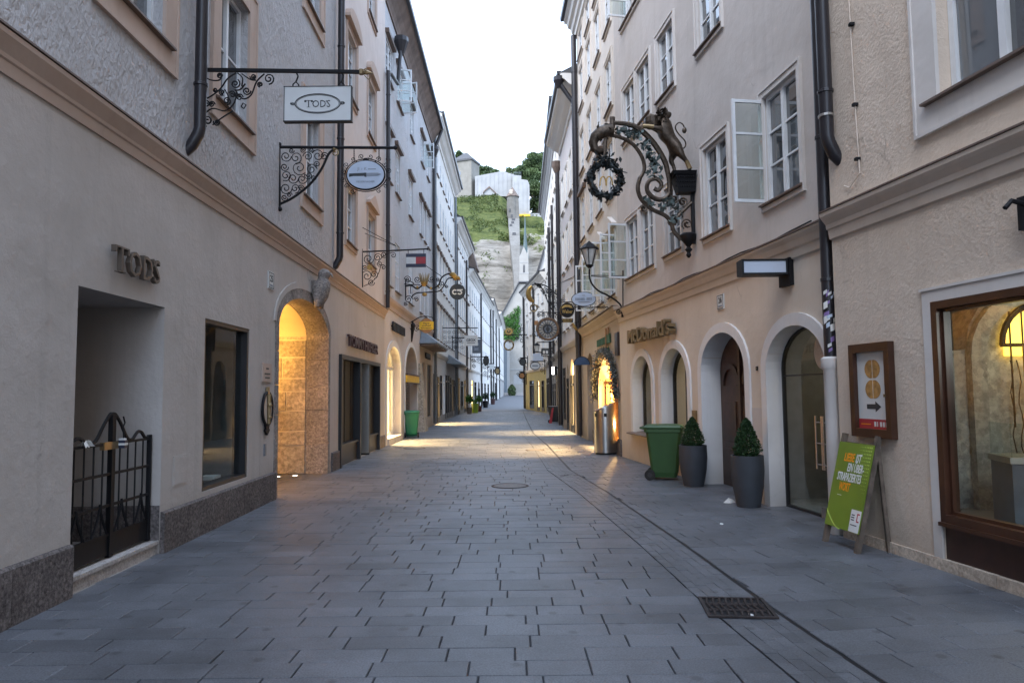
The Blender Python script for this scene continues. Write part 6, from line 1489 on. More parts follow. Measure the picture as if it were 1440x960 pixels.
m = MB(); ironpx(m, Y, spiral(471, 215, 6, -2, 1.2, 1), .012); m.ball(at(470, 210, Y), .03); m.build('curl_end', 'brass', t)
for x in (498, 533):
    m = MB()
    for i in range(6): m.torus(Fr(at(x, 210 + i * 2.6, Y), (1, 0, 0), (0, -1, 0)), 0, 0, .008, .018, .004, 8, 4)
    m.build('chain', 'iron', t)
cx, cz = q(514.5, 246.5); rx, rz = .3, .232
bd = MB().disc(f, cx, cz, rx, rz, -.03, .03, 40).build('board', 'sign_blue', t)
m = MB(); m.torus(f, cx, cz, rx + .005, rz + .005, .018, 44, 6); m.torus(f, cx, cz, rx + .045, rz + .04, .009, 44, 5)
m.build('frame', 'iron', t)
m = MB()
for i in range(16):
    a = i / 16 * 6.283 + .2
    if abs(math.sin(a) + 1) < .15: continue
    x, z = cx + (rx + .085) * math.cos(a), cz + (rz + .085) * math.sin(a)
    iron(m, f, spiral(x, z, .045, a + 2, 1.3, 1 if i % 2 else -1, 12), .007)
for s_ in (-1, 1): iron(m, f, [(cx + s_ * x_, cz + z_) for x_, z_ in scroll((.18, .24), (.02, .27), .5 * 1, 0, .04, 1, 1)], .009)
m.build('scroll_rim', 'iron', t)
m = MB(); m.prism(f, [(cx - .27, cz - .035), (cx - .265, cz + .02), (cx - .02, cz + .03), (cx - .02, cz - .02), (cx - .2, cz - .02)], .03, .036); m.prism(f, [(cx - .02, cz + .032), (cx + .015, cz + .032), (cx + .015, cz - .04), (cx - .02, cz - .03)], .03, .037); m.build('knife_handle', 'ink', bd)
MB().prism(f, [(cx + .015, cz + .028), (cx + .2, cz + .028), (cx + .26, cz + .005), (cx + .2, cz - .02), (cx + .015, cz - .024)], .03, .036).build('knife_blade', 'greyink', bd)
m = MB(); m.text(f, 'Jl', cx - .12, cz + .075, .05, .03, .034); m.text(f, '\u00ff', cx - .06, cz + .085, .03, .03, .034); m.text(f, 'K', cx + .0, cz + .075, .05, .03, .034); m.box(f, cx + .04, cx + .17, cz + .085, cz + .1, .03, .033); m.text(f, 'MESSERMACHER', cx, cz - .13, .03, .03, .034, wid=.3); m.build('lettering', 'greyink', bd)
# 3 flag sign
Y = 18.72; t = thing('hanging_sign', 'small navy white and red flag sign on a slim scroll bracket', 'sign', at(510, 380, Y), G); q = PX(Y); f = street_frame((0, Y, 0))
m = MB(); ironpx(m, Y, [(509, 354), (560, 352), (600, 350)], .02, n=6); ironpx(m, Y, [(509.5, 350), (510, 404)], .016); m.ball(at(601, 350, Y), .03)
m.build('bracket_arm', 'iron', t)
for l_ in ([(506, 318), (556, 345)], [(513, 328), (557, 346)]): ironpx(MB(), Y, l_, .011).build('stay_rod', 'iron', t)
m = MB(); curls(m, Y, [(518, 364, 8, 0, 1), (516, 388, 8, 180, 1), (526, 386, 6, 90, -1), (531, 362, 6, 0, -1), (513, 376, 4, 0, 1), (522, 397, 5, 0, 1), (534, 371, 4, 90, 1), (540, 358, 5, 0, 1)], .011); scrolls(m, Y, [((512, 402), (535, 375), .3, 0, 4, 1, 1), ((530, 372), (552, 355), -.25, 0, 4, 1, 1)], .011); m.build('scrollwork', 'iron', t)
m = MB(); m.disc(f, *q(520, 376), .07, .07, -.02, .03, 10); m.build('rosette', 'gold', t)
(x0, z1), (x1, z0) = q(571, 357), q(599, 375.5); h = z1 - z0
bd = MB(); bd.box(f, x0, x1, z0, z1, -.03, .03); bd = bd.build('board', 'navy', t)
MB().box(f, x0 + .005, (x0 + x1) / 2, z0 + h * .24, z1 - h * .26, .03, .034).build('white_field', 'sign_white', bd); MB().box(f, (x0 + x1) / 2, x1 - .005, z0 + h * .24, z1 - h * .26, .03, .034).build('red_field', 'red', bd)
m = MB(); ironpx(m, Y, [(574, 357), (574, 352)], .01); ironpx(m, Y, [(596, 357), (596, 350)], .01); m.build('hook', 'iron', t)
# 4 ornate gilded bracket with black disc
Y = 26.5; t = thing('hanging_sign', 'black disc with white emblem hanging from an ornate gilded crown bracket', 'sign', at(569, 400, Y), G); f = street_frame((0, Y, 0)); q = PX(Y)
cv = lambda l: [(560 + x / 9.6, 340 + y / 9.6) for x, y in l]
m = MB()
for l, r_ in (([(90, 600), (180, 590), (260, 635), (350, 575), (440, 630), (540, 590), (590, 480), (690, 430), (770, 455)], .03), ([(180, 760), (200, 720), (260, 690), (350, 685), (480, 675), (560, 660), (620, 590), (670, 500), (760, 485)], .025), ([(100, 500), (100, 780)], .025), ([(90, 500), (210, 560), (170, 600), (170, 700)], .018), ([(30, 570), (300, 580)], .016), ([(370, 320), (590, 470)], .012)): ironpx(m, Y, smooth_path(cv(l), 4) if len(l) > 2 else cv(l), r_, n=5)
curls(m, Y, [(573.5, 393, 5.5, 180, 1), (587, 393, 5, 0, 1), (607, 392.6, 5, 180, -1), (574.6, 421, 6, 0, -1), (585.5, 421, 3.5, 180, 1), (627.7, 402.5, 2.5, 0, 1), (621.5, 399, 4, 90, 1), (616, 393, 3, 0, 1), (570, 427, 3, 0, 1)], .016); m.build('scroll_bracket', 'iron', t)
cx, cz = q(596.5, 392); m = MB()
m.lathe((cx, Y, cz - .28), [(.07, 0), (.13, .1), (.13, .16), (.1, .17)], 12); m.build('crown_base', 'gold', t)
m = MB()
for i in range(11):
    a = 2 * math.pi * i / 11; m.tube([(cx + .12 * math.cos(a), Y + .12 * math.sin(a), cz - .12), (cx + .2 * math.cos(a), Y + .2 * math.sin(a), cz + .2)], [.035, .008], 4)
m.build('crown', 'brass', t)
m = MB(); m.ball(at(597, 414, Y), .1, 8, 6, .7); m.ball(at(587, 404, Y), .05); m.ball(at(606, 405, Y), .05); m.build('gilt_boss', 'gold', t)
m = MB(); m.ring([[at(x, y_, Y) + V((0, rr * math.cos(a), rr * math.sin(a))) for a in [2 * math.pi * i / 8 for i in range(8)]] for x, y_, rr in ((632, 386.5, .03), (635, 386, .1), (639, 387.5, .13), (643, 390, .08), (646, 391, .07), (648, 393, .02))]); m.ball(at(641, 391, Y), .09); m.build('gilt_head', 'gold', t, smooth=True)
m = MB(); ironpx(m, Y, [(643.3, 392), (643.3, 400)], .015); m.build('hook', 'iron', t)
cx, cz = q(643.3, 410.3); bd = MB().disc(f, cx, cz, .295, .295, -.03, .03, 32).build('board', 'ink', t)
m = MB()
for s_ in range(24):
    pass
m.band(f, [(cx - .1 + .1 * math.cos(a), cz - .01 + .1 * math.sin(a)) for a in [rad(40 + 13.3 * i) for i in range(22)]], [(cx - .1 + .05 * math.cos(a), cz - .01 + .05 * math.sin(a)) for a in [rad(40 + 13.3 * i) for i in range(22)]], .03, .036)
m.prism(f, [(cx - .02, cz + .09), (cx + .21, cz + .09), (cx + .18, cz + .045), (cx + .06, cz + .045), (cx + .05, cz + .02), (cx - .0, cz + .02)], .03, .036)
m.band(f, [(cx + .085 + .095 * math.cos(a), cz - .03 + .08 * math.sin(a)) for a in [rad(100 - 14 * i) for i in range(19)]], [(cx + .085 + .05 * math.cos(a), cz - .03 + .035 * math.sin(a)) for a in [rad(100 - 14 * i) for i in range(19)]], .03, .037); m.build('emblem', 'paper', bd)
# 5 yellow round souvenir sign
Y = 28.0; t = thing('hanging_sign', 'round brown and yellow sign Hand crafted souvenirs on a curved bracket', 'sign', at(576, 450, Y), G); f = street_frame((0, Y, 0)); q = PX(Y)
m = MB(); ironpx(m, Y, smooth_path([(571, 455), (580, 452), (588, 447), (597, 444.5), (607, 446), (611, 450), (608, 453)], 4), .018, n=5); curls(m, Y, [(573, 448, 4, 0, 1), (587, 461, 5, 90, 1), (574, 464, 4, 0, -1)], .014); ironpx(m, Y, [(570, 446), (570, 470)], .018); m.build('bracket_arm', 'iron', t)
cx, cz = q(599.6, 458); bd = MB().disc(f, cx, cz, .275, .29, -.03, .03, 30).build('board', 'brown', t)
MB().box(f, cx - .275, cx + .285, cz - .15, cz + .16, .03, .045).build('yellow_band', 'yel', bd)
m = MB()
for s_, z in (('Hand', .06), ('crafted', -.03), ('souvenirs', -.12)): m.text(f, s_, cx, cz + z, .075, .045, .05, wid=.09 + .035 * len(s_) , bold=.02)
m.build('lettering', 'ink', bd)
t = thing('wall_lantern', 'dark wall lantern beside the round yellow sign', 'lantern', at(579, 462, 28.4)); m = MB(); m.lathe(at(579, 470, 28.4), [(.02, -.3), (.07, 0), (.13, .35), (.16, .36), (.03, .55)], 6); m.build('body', 'iron', t); MB().tube([at(579, 455, 28.4), V((-3.97, 28.4, at(579, 452, 28.4).z))], .02).build('arm', 'iron', t)
# 6, 7 rectangular signs further down on the left
def flatsign(label, Y, box, base, boardmat, text=None, tmat='ink', bars=(), lattice=None, shape='box', sub=None, extra=None):
    """bracket from base px to a board in box=(x0,y0,x1,y1) px, all in the plane at distance Y"""
    t = thing('hanging_sign', label, 'sign', at(*base, Y), G); f = street_frame((0, Y, 0)); q = PX(Y)
    (x0, z1), (x1, z0) = q(box[0], box[1]), q(box[2], box[3]); k = Y / F_PX
    m = MB(); yb = base[1]
    far = box[2] if base[0] < box[0] else box[0]
    ironpx(m, Y, [(base[0], yb), (far, yb)], k * .7, n=5); ironpx(m, Y, [(base[0], yb - 3), (base[0], yb + 18)], k * .6, n=5); m.build('bracket_arm', 'iron', t)
    m = MB()
    if lattice: curls(m, Y, lattice, k * .24)
    else:
        d_ = 1 if base[0] < box[0] else -1
        curls(m, Y, [(base[0] + d_ * 4, yb + 5, 3.5, 0, 1), (base[0] + d_ * 4, yb + 13, 3, 90, -1), (base[0] + d_ * 11, yb + 4, 3, 180, 1)], k * .4)
    m.build('scrollwork', 'iron', t)
    cx, cz = (x0 + x1) / 2, (z0 + z1) / 2
    m = MB()
    if shape == 'box': m.box(f, x0, x1, z0, z1, -.04, .04)
    else: m.disc(f, cx, cz, (x1 - x0) / 2, (z1 - z0) / 2, -.04, .04, 26)
    bd = m.build('board', boardmat, t)
    if shape != 'box':
        m = MB(); m.torus(f, cx, cz, (x1 - x0) / 2, (z1 - z0) / 2, k * .9, 28, 5); m.build('rim', 'iron', t)
    ironpx_ = MB(); ironpx(ironpx_, Y, [(box[0] * .8 + box[2] * .2, yb), (box[0] * .8 + box[2] * .2, box[1] + 1)], k * .4); ironpx(ironpx_, Y, [(box[0] * .2 + box[2] * .8, yb), (box[0] * .2 + box[2] * .8, box[1] + 1)], k * .4); ironpx_.build('hook', 'iron', t)
    w_, h_ = x1 - x0, z1 - z0
    if text: MB().text(f, text, cx, cz - h_ * .08, h_ * (.26 if sub else .36), .04, .05, wid=w_ * .72, bold=.02).build('lettering', tmat, bd)
    if sub: MB().box(f, cx - w_ * .3, cx + w_ * .3, cz - h_ * .25, cz - h_ * .2, .04, .047).build('small_print', tmat, bd)
    if bars:
        m = MB()
        for (a, b, c, d_) in bars: m.box(f, x0 + a * w_, x0 + b * w_, z0 + c * h_, z0 + d_ * h_, .04, .055)
        m.build('marks', tmat, bd)
    return t
flatsign('white rectangular sign GEOX on an iron lattice bracket', 41.2, (653.2, 471.7, 671.8, 486), (622, 461), 'sign_white', 'GEOX', 'ink', sub=True, lattice=[(626 + i * 6, 467 + j * 7, 3, 60 * i + 40 * j, 1 if (i + j) % 2 else -1) for i in range(5) for j in range(4)])
flatsign('grey rounded plaque sign hanging just behind the white rectangular sign', 46, (664, 477, 676, 496.5), (636, 475), 'grey_sign', None, 'greyink', bars=[(.2, .8, .55, .75), (.25, .75, .2, .4), (.2, .3, .4, .6)])
flatsign('small black lantern-shaped sign on the left under the cliff', 60, (680, 501, 687, 513), (662, 501.5), 'ink', shape='disc')
flatsign('tiny gilded sign far down the left side', 80, (696, 517, 703, 526), (686, 516), 'brass', shape='disc')
flatsign('tiny white sign far down the left side above the red planters', 74, (688, 512, 695, 519), (678, 511), 'sign_white')
# gilded double sign hanging in mid street from the askew house
Y = 65.5; t = thing('hanging_sign', 'gilded face and wreath sign hanging in front of the ivy', 'sign', at(738, 470, Y), G); f = street_frame((0, Y, 0)); q = PX(Y)
m = MB(); ironpx(m, Y, [(741, 470.5), (709, 471)], .05, n=5); curls(m, Y, [(734, 463, 3, 0, 1), (734, 479, 4, 90, -1), (727, 475, 2.5, 0, 1)], .03); ironpx(m, Y, smooth_path([(734, 455), (731, 468), (737, 478), (734, 489)], 4), .035); m.build('bracket_arm', 'iron', t)
m = MB(); m.disc(f, *q(715.5, 466), .36, .3, -.05, .05, 18); m.build('gilt_face', 'gold', t); m = MB()
cx, cz = q(715.5, 466); m.disc(f, cx, cz, .17, .14, .05, .08, 14); m.build('dark_centre', 'ink', t)
m = MB(); m.ball(f.pt(cx, cz, .1), .08); m.build('gilt_knob', 'gold', t)
m = MB()
for i in range(8):
    a = .4 + 6.283 * i / 8; iron(m, f, spiral(cx + .42 * math.cos(a), cz + .36 * math.sin(a), .12, a + 2, 1.2, 1 if i % 2 else -1, 12), .03)
m.build('gilt_scrolls', 'brass', t, kind='stuff')
m = MB(); cx, cz = q(715.5, 485); m.torus(f, cx, cz, .42, .44, .08, 22, 5); m.build('wreath', 'brass', t)
m = MB()
for i in range(120):
    a = random.random() * 6.28; m.leaf(f.pt(cx + .42 * math.cos(a), cz + .44 * math.sin(a), random.gauss(0, .08)), .11)
m.build('wreath_leaves', 'brass', t, fix=False); MB().tube([f.pt(cx, cz + .45, 0), at(715.5, 471, Y)], .03).build('hook', 'iron', t)

# ---------------------------------------------------------------- right side
# lion bracket
Y = 12.9; t = thing('lion_sign', 'large bronze scroll bracket with leaf wreath and golden arches', 'sign', Q.pt(12.9, 4.3), G); q = PX(Y); f = street_frame((0, Y, 0))
c4 = lambda l: [(800 + x / 4, 140 + y / 4) for x, y in l]
m = MB()
ironpx(m, Y, smooth_path(c4([(572, 540), (566, 470), (555, 405), (538, 345), (488, 260), (430, 195), (380, 157), (330, 140), (270, 132), (238, 136)]), 5), [.035 + .02 * math.sin(i / 45 * math.pi) for i in range(46)], n=8)
ironpx(m, Y, smooth_path(c4([(400, 440), (424, 395), (414, 330), (370, 262), (320, 226), (265, 206), (230, 202)]), 5), .036, n=8)
ironpx(m, Y, smooth_path(c4([(400, 440), (388, 500), (410, 565), (470, 618), (540, 652), (575, 690), (590, 740), (632, 790)]), 5), .04, n=8)
ironpx(m, Y, smooth_path(c4([(566, 470), (562, 530), (525, 562), (475, 552), (440, 510), (448, 462), (490, 446), (520, 475), (505, 510), (478, 500)]), 5), [.045] * 20 + [.04] * 26, n=8)
ironpx(m, Y, smooth_path(c4([(690, 580), (650, 618), (610, 660), (592, 705)]), 5), .036, n=8)
curls(m, Y, [(966, 315, 8, 120, 1), (960, 284, 7, 90, -1), (944, 312, 6, 0, 1), (905, 293, 5, 200, 1), (948, 280, 6, 0, 1)], .02)
m.build('scroll_arm', 'bronze', t, smooth=True)
m = MB(); loops = []
for x, y_, r_ in ((862, 183, .11), (853, 184, .125), (844, 187, .12), (837, 193, .1), (834, 201, .085), (836, 209, .08), (842, 213, .075), (848, 212, .05)):
    c = at(x, y_, Y); loops.append((c, r_))
m.tube([c for c, _ in loops], [r_ for _, r_ in loops], 12); ironpx(m, Y, [(861, 165), (861, 180)], [.05, .05], n=6); ironpx(m, Y, [(852, 190), (850, 221)], .035, n=6); m.build('feathered_head', 'bronze', t, smooth=True)
m = MB()
for i in range(34):
    c, r_ = random.choice(loops[:5]); a = random.uniform(0, 6.28); p = c + V((random.uniform(-.06, .06), r_ * math.cos(a), r_ * math.sin(a))); m.leaf(p, .05)
m.build('feathers', 'bronze', t, fix=False)
(x0, z1), (x1, z0) = q(944, 243), q(977, 247); xw = Q.pt(12.9, 0).x
m = MB(); zc = at(960, 245, Y).z
m.hexa([V((x0, Y - .22, zc - .06)), V((xw, Y - .22, zc - .06)), V((xw, Y + .22, zc - .06)), V((x0, Y + .22, zc - .06)), V((x0 - .03, Y - .25, zc)), V((xw, Y - .25, zc)), V((xw, Y + .25, zc)), V((x0 - .03, Y + .25, zc))])
m.hexa([V((x0 + .1, Y - .12, zc - .36)), V((xw, Y - .12, zc - .36)), V((xw, Y + .12, zc - .36)), V((x0 + .1, Y + .12, zc - .36)), V((x0 + .03, Y - .19, zc - .06)), V((xw, Y - .19, zc - .06)), V((xw, Y + .19, zc - .06)), V((x0 + .03, Y + .19, zc - .06))]); m.build('console', 'iron', t)
m = MB()
for i in range(9):
    for j in range(3):
        m.ball(V((x0 + .05 + i * .042, Y - .2 + j * .03, zc - .1 - j * .08)), .017, 6, 5)
m.build('beading', 'iron', t)
m = MB(); m.tube([V((xw - .03, Y, zc)), V((xw - .03, Y, at(975, 343, Y).z))], .04, 6); c = at(968, 338, Y); m.lathe(c, [(.02, -.32), (.05, -.27), (.03, -.22), (.07, -.17), (.03, -.12), (.08, -.05), (.14, .02), (.15, .1), (.12, .13)], 12); m.build('wall_post', 'iron', t, smooth=True)
m = MB()
for l, n_, sp in (([(290, 170), (330, 180), (380, 200), (420, 240), (450, 290), (470, 330), (480, 370), (470, 410), (500, 400), (440, 250), (350, 190)], 230, .045), ([(430, 560), (480, 590), (530, 600), (560, 570), (600, 590), (620, 640), (580, 690)], 110, .04)):
    P_ = [at(x, y_, Y) for x, y_ in smooth_path(c4(l), 3)]
    for i in range(n_): m.leaf(V(random.choice(P_)) + V((random.gauss(0, sp), random.gauss(0, .06), random.gauss(0, sp))), random.uniform(.03, .075))
m.build('leafwork', 'verdi', t, fix=False)
cx, cz = q(851.5, 252.5); m = MB(); m.torus(f, cx, cz, .27, .3, .045, 26, 6); m.build('wreath_ring', 'dleaf', t)
m = MB()
for i in range(520):
    a = random.random() * 6.28; k = random.gauss(1, .13); m.leaf(f.pt(cx + .28 * k * math.cos(a), cz + .31 * k * math.sin(a), random.gauss(0, .05)), random.uniform(.03, .07))
for i in range(40): m.leaf(f.pt(cx + random.gauss(0, .1), cz + .4 + random.gauss(0, .05), random.gauss(0, .04)), .06)
m.build('wreath_leaves', 'dleaf', t, fix=False)
m = MB(); gx, gz0 = cx + .01, cz - .115
for s_ in (-1, 1): m.tube([f.pt(gx + s_ * .057 + .055 * math.cos(a) , gz0 + .17 * math.sin(a) ** .7 if math.sin(a) > 0 else gz0, 0) for a in [math.pi * i / 12 for i in range(13)]], .0135, 6)
m.build('golden_arches', 'gold', t)
# the lion itself
def skin(name, mat, nodes, edges, parent, sub=2):
    """one continuous tapered body grown over a skeleton"""
    off = wloc(parent); me = bpy.data.meshes.new(name); me.from_pydata([V(p) - off for p, _ in nodes], edges, [])
    o = bpy.data.objects.new(name, me); COL.objects.link(o)
    md = o.modifiers.new('skin', 'SKIN'); md.use_smooth_shade = True
    for i, (_, r_) in enumerate(nodes):
        sv = me.skin_vertices[0].data[i]; sv.radius = (r_, r_) if not isinstance(r_, tuple) else r_
        sv.use_root = i == 0
    s_ = o.modifiers.new('sub', 'SUBSURF'); s_.levels = sub; s_.render_levels = sub
    dg = bpy.context.evaluated_depsgraph_get(); nm = bpy.data.meshes.new_from_object(o.evaluated_get(dg))
    o.modifiers.clear(); o.data = nm; nm.materials.clear(); nm.materials.append(MT[mat]); nm.polygons.foreach_set('use_smooth', [True] * len(nm.polygons))
    o.parent = parent; return o
LP = lambda x, y_, dy=0: at(800 + x / 4, 140 + y_ / 4, Y) + V((0, dy, 0))
ln = thing('bronze_lion', 'bronze lion statue standing upright on the scroll bracket console holding a keg', 'statue', LP(630, 410))
nodes = [(LP(605, 275), .14), (LP(580, 240), .12), (LP(553, 205), .145), (LP(536, 170), .165), (LP(538, 125), .13), (LP(542, 90), .115), (LP(560, 90, -.03), .075), (LP(574, 97, -.04), .05),
         (LP(520, 178, -.1), .06), (LP(478, 172, -.12), .045), (LP(445, 166, -.1), .04), (LP(412, 160, -.08), .036),
         (LP(510, 165, .1), .055), (LP(480, 150, .11), .042), (LP(455, 140, .09), .036),
         (LP(618, 300, -.08), .085), (LP(632, 330, -.09), .06), (LP(652, 350, -.08), .04), (LP(668, 380, -.07), .034), (LP(676, 402, -.08), .036), (LP(662, 406, -.12), .03),
         (LP(592, 305, .08), .08), (LP(578, 335, .09), .055), (LP(594, 365, .09), .036), (LP(602, 400, .08), .034), (LP(588, 406, .06), .03)]
edges = [(0, 1), (1, 2), (2, 3), (3, 4), (4, 5), (5, 6), (6, 7), (3, 8), (8, 9), (9, 10), (10, 11), (3, 12), (12, 13), (13, 14), (0, 15), (15, 16), (16, 17), (17, 18), (18, 19), (19, 20), (0, 21), (21, 22), (22, 23), (23, 24), (24, 25)]
skin('body', 'bronze', nodes, edges, ln)
m = MB()
for i in range(420):
    a = random.uniform(0, 6.28); k = random.uniform(.8, 1.15); z = random.uniform(62, 150); p = LP(530 + (z - 100) * .05 + 24 * k * math.cos(a) - 4, z) + V((0, .12 * k * math.sin(a), 0))
    if not (math.cos(a) > .55 and 70 < z < 112): m.leaf(p, random.uniform(.025, .05))
m.build('mane', 'bronze', ln, fix=False)
m = MB(); m.tube([LP(x, y_) for x, y_ in smooth_path([(610, 262), (635, 278), (656, 262), (652, 232), (622, 200), (602, 170), (602, 145), (622, 130), (642, 142), (650, 165)], 4)], .014, 6); m.build('tail', 'bronze', ln); m = MB(); m.ball(LP(650, 174), .045, 8, 6, 1.3); m.build('tail_tuft', 'bronze', ln)
m = MB(); 
for s_ in (-1, 1): m.ball(LP(528 if s_ < 0 else 545, 66, s_ * .06), .028, 7, 5); m.ball(LP(552, 85, s_ * .035), .012, 6, 4)
m.build('ears', 'bronze', ln)
c0, c1 = LP(470, 160), LP(462, 98); m = MB(); ax = (c1 - c0); m.tube([c0, c0 + ax * .12, c0 + ax * .5, c0 + ax * .88, c1], [.1, .115, .13, .125, .115], 12); m.build('keg', 'bronze', ln)
for l_ in ([LP(412, 160, -.085), LP(440, 164, -.11), LP(470, 170, -.125)], [LP(654, 352, -.085), LP(668, 380, -.075), LP(675, 398, -.085)]): MB().tube(l_, [.04, .044, .048], 8).build('gilt_limb', 'brass', ln, smooth=True)
# street lantern on a goose-neck bracket
Y = 17.6; t = thing('street_lantern', 'black hexagonal street lantern on a curved wall bracket', 'street lantern', Q.pt(17.9, 3.7), 'street lanterns on house walls'); f = street_frame((0, Y, 0))
m = MB(); ironpx(m, Y, smooth_path([(875, 446), (874, 432), (868, 424), (856, 416), (842, 409), (833, 400), (829, 390), (829, 378)], 5), .022, n=6); ironpx(m, Y, [(831, 387), (876, 388)], .012); ironpx(m, Y, [(831, 388), (872, 392)], .01); curls(m, Y, [(870, 438, 4, 0, 1)], .015); ironpx(m, Y, [(876, 380), (876, 446)], .018); m.build('bracket_arm', 'iron', t)
c = at(829, 374, Y); s_ = Y / F_PX
prof = [(5 * s_, 1.5 * s_), (12.5 * s_, 24 * s_)]
m = MB()
for i in range(6):
    a = 2 * math.pi * i / 6 + .3; m.tube([c + V((r_ * math.cos(a), r_ * math.sin(a), z)) for r_, z in prof], .014, 4)
m.lathe(c, [(2 * s_, -3 * s_), (5.5 * s_, 0), (5.5 * s_, 1.5 * s_)], 6); m.lathe(c, [(13.6 * s_, 23.5 * s_), (13.6 * s_, 25 * s_), (8 * s_, 30 * s_), (7 * s_, 31 * s_), (4 * s_, 33 * s_), (.01, 36 * s_)], 6); m.build('cage', 'iron', t)
m = MB(); m.lathe(c, [(r_ * .96, z) for r_, z in prof], 6); m.build('glass', 'lampglass', t)
# hanging signs on the right
Y = 19.9; t = flatsign('oval pale blue-grey sign with faint lettering on a leafy scroll bracket', Y, (804, 411.5, 837.5, 430), (858, 432), 'sign_blue', None, 'greyink', bars=[(.14 + i * .058, .14 + i * .058 + .04, .42, .6) for i in range(7)] + [(.62 + i * .058, .62 + i * .058 + .04, .42, .62) for i in range(4)] + [(.26, .74, .28, .32), (.44, .56, .76, .8)], shape='disc', lattice=[(832 + i * 5.5, 424 + j * 8, 3.6, 50 * i + 30 * j, 1 if (i + j) % 2 else -1) for i in range(5) for j in range(3) if not (j == 0 and i < 1)])
Y = 26.2; t = thing('hanging_sign', 'round black and gold sign Weber with a small board below', 'sign', at(808, 437, Y), G); f = street_frame((0, Y, 0)); q = PX(Y); cx, cz = q(797.5, 436); k = Y / F_PX
m = MB(); ironpx(m, Y, [(812, 424), (788, 425)], .018, n=5); curls(m, Y, [(805, 428, 3, 0, 1), (810, 433, 4, 0, -1), (792, 421, 3, 0, 1)], .014); m.build('bracket_arm', 'iron', t)
bd = MB().disc(f, cx, cz, 9.6 * k, 10.2 * k, -.04, .04, 26).build('board', 'black', t)
m = MB(); m.torus(f, cx, cz, 9.6 * k, 10.2 * k, .02, 26, 5); m.build('rim', 'brass', t)
m = MB(); m.text(f, 'Weber', cx, cz - 4.6 * k, 5 * k, .04, .06, wid=15 * k, bold=.02); m.prism(f, [(cx + x * k, cz + z * k) for x, z in ((-8, 1.5), (-7, 5), (-3, 7.5), (3, 7.5), (6, 6), (8, 2.5), (5, 3), (2, 4.2), (-3, 4.2), (-5, 3))], .04, .055); m.build('lettering', 'gold', bd)
m = MB(); m.box(f, cx - 8 * k, cx + 8 * k, cz - 17.5 * k, cz - 12 * k, -.03, .03); b2 = m.build('lower_board', 'black', t)
m = MB()
for i in range(7): m.box(f, cx - 7 * k + i * 2.05 * k, cx - 7 * k + i * 2.05 * k + 1.4 * k, cz - 14.2 * k, cz - 12.6 * k, .03, .04); m.box(f, cx - 6 * k + i * 1.75 * k, cx - 6 * k + i * 1.75 * k + 1.2 * k, cz - 17 * k, cz - 15.4 * k, .03, .04)
m.build('gilt_marks', 'gold', b2)
# wheel sign
Y = 33.0; t = thing('hanging_sign', 'big round wooden wheel sign with a pale banner beneath', 'sign', at(790, 440, Y), G); f = street_frame((0, Y, 0)); q = PX(Y); k = Y / F_PX; cx, cz = q(770.3, 462.5)
m = MB(); ironpx(m, Y, [(790, 439.5), (756, 439)], .025, n=5); ironpx(m, Y, [(789, 430), (789, 470)], .022); curls(m, Y, [(784, 445, 4, 0, 1), (758, 443, 3, 90, 1), (764, 443, 3, 0, -1), (753, 470, 5, 90, 1)], .02); m.build('bracket_arm', 'iron', t)
wd_ = MB(); wd_.disc(f, cx, cz, 14 * k, 14 * k, -.05, .02, 30); bd = wd_.build('disc', 'grey_sign', t)
m = MB(); m.torus(f, cx, cz, 14.8 * k, 14.8 * k, .065, 34, 7); m.build('wheel_rim', 'wheelwood', t)
m = MB(); m.torus(f, cx, cz, 6 * k, 6 * k, .03, 22, 5, d=.04); m.disc(f, cx, cz, 2.6 * k, 2.6 * k, .02, .07, 12); m.tube([f.pt(cx, cz - 6 * k, .04), f.pt(cx, cz + 6 * k, .04)], .02, 5); m.build('hub', 'ink', bd)
for i in range(18):
    a = 2 * math.pi * i / 18; u = V((math.cos(a), 0, math.sin(a))); p0 = f.pt(cx, cz, .035)
    MB().tube([p0 + u * 6.5 * k, p0 + u * 9.5 * k, p0 + u * 12.8 * k], [.015, .045, .01], 5).build('petal', 'petal_grey', bd)
m = MB(); oo = [(cx + 21 * k * math.cos(a), cz + 4 * k + 21.5 * k * math.sin(a)) for a in [rad(205 + 11 * i) for i in range(11)]]; ii = [(cx + 17.3 * k * math.cos(a), cz + 4 * k + 16.5 * k * math.sin(a)) for a in [rad(205 + 11 * i) for i in range(11)]]
m.band(f, oo, ii, -.02, .03); bn = m.build('banner', 'sign_blue', t)
m = MB()
for i in range(9):
    a = rad(222 + 11.5 * i); c = f.pt(cx + 19.2 * k * math.cos(a), cz + 4 * k + 19 * k * math.sin(a), .035); m.cbox(c - V((0, 0, .05)), .06, .012, .1)
m.build('lettering', 'ink', bn)
m = MB(); m.cbox(at(754, 457, Y), .17, .1, .2); m.build('wooden_block', 'brown', t)
m = MB(); ironpx(m, Y, [(764, 440), (766, 448)], .015); ironpx(m, Y, [(776, 440), (775, 448)], .015); m.build('hook', 'iron', t)
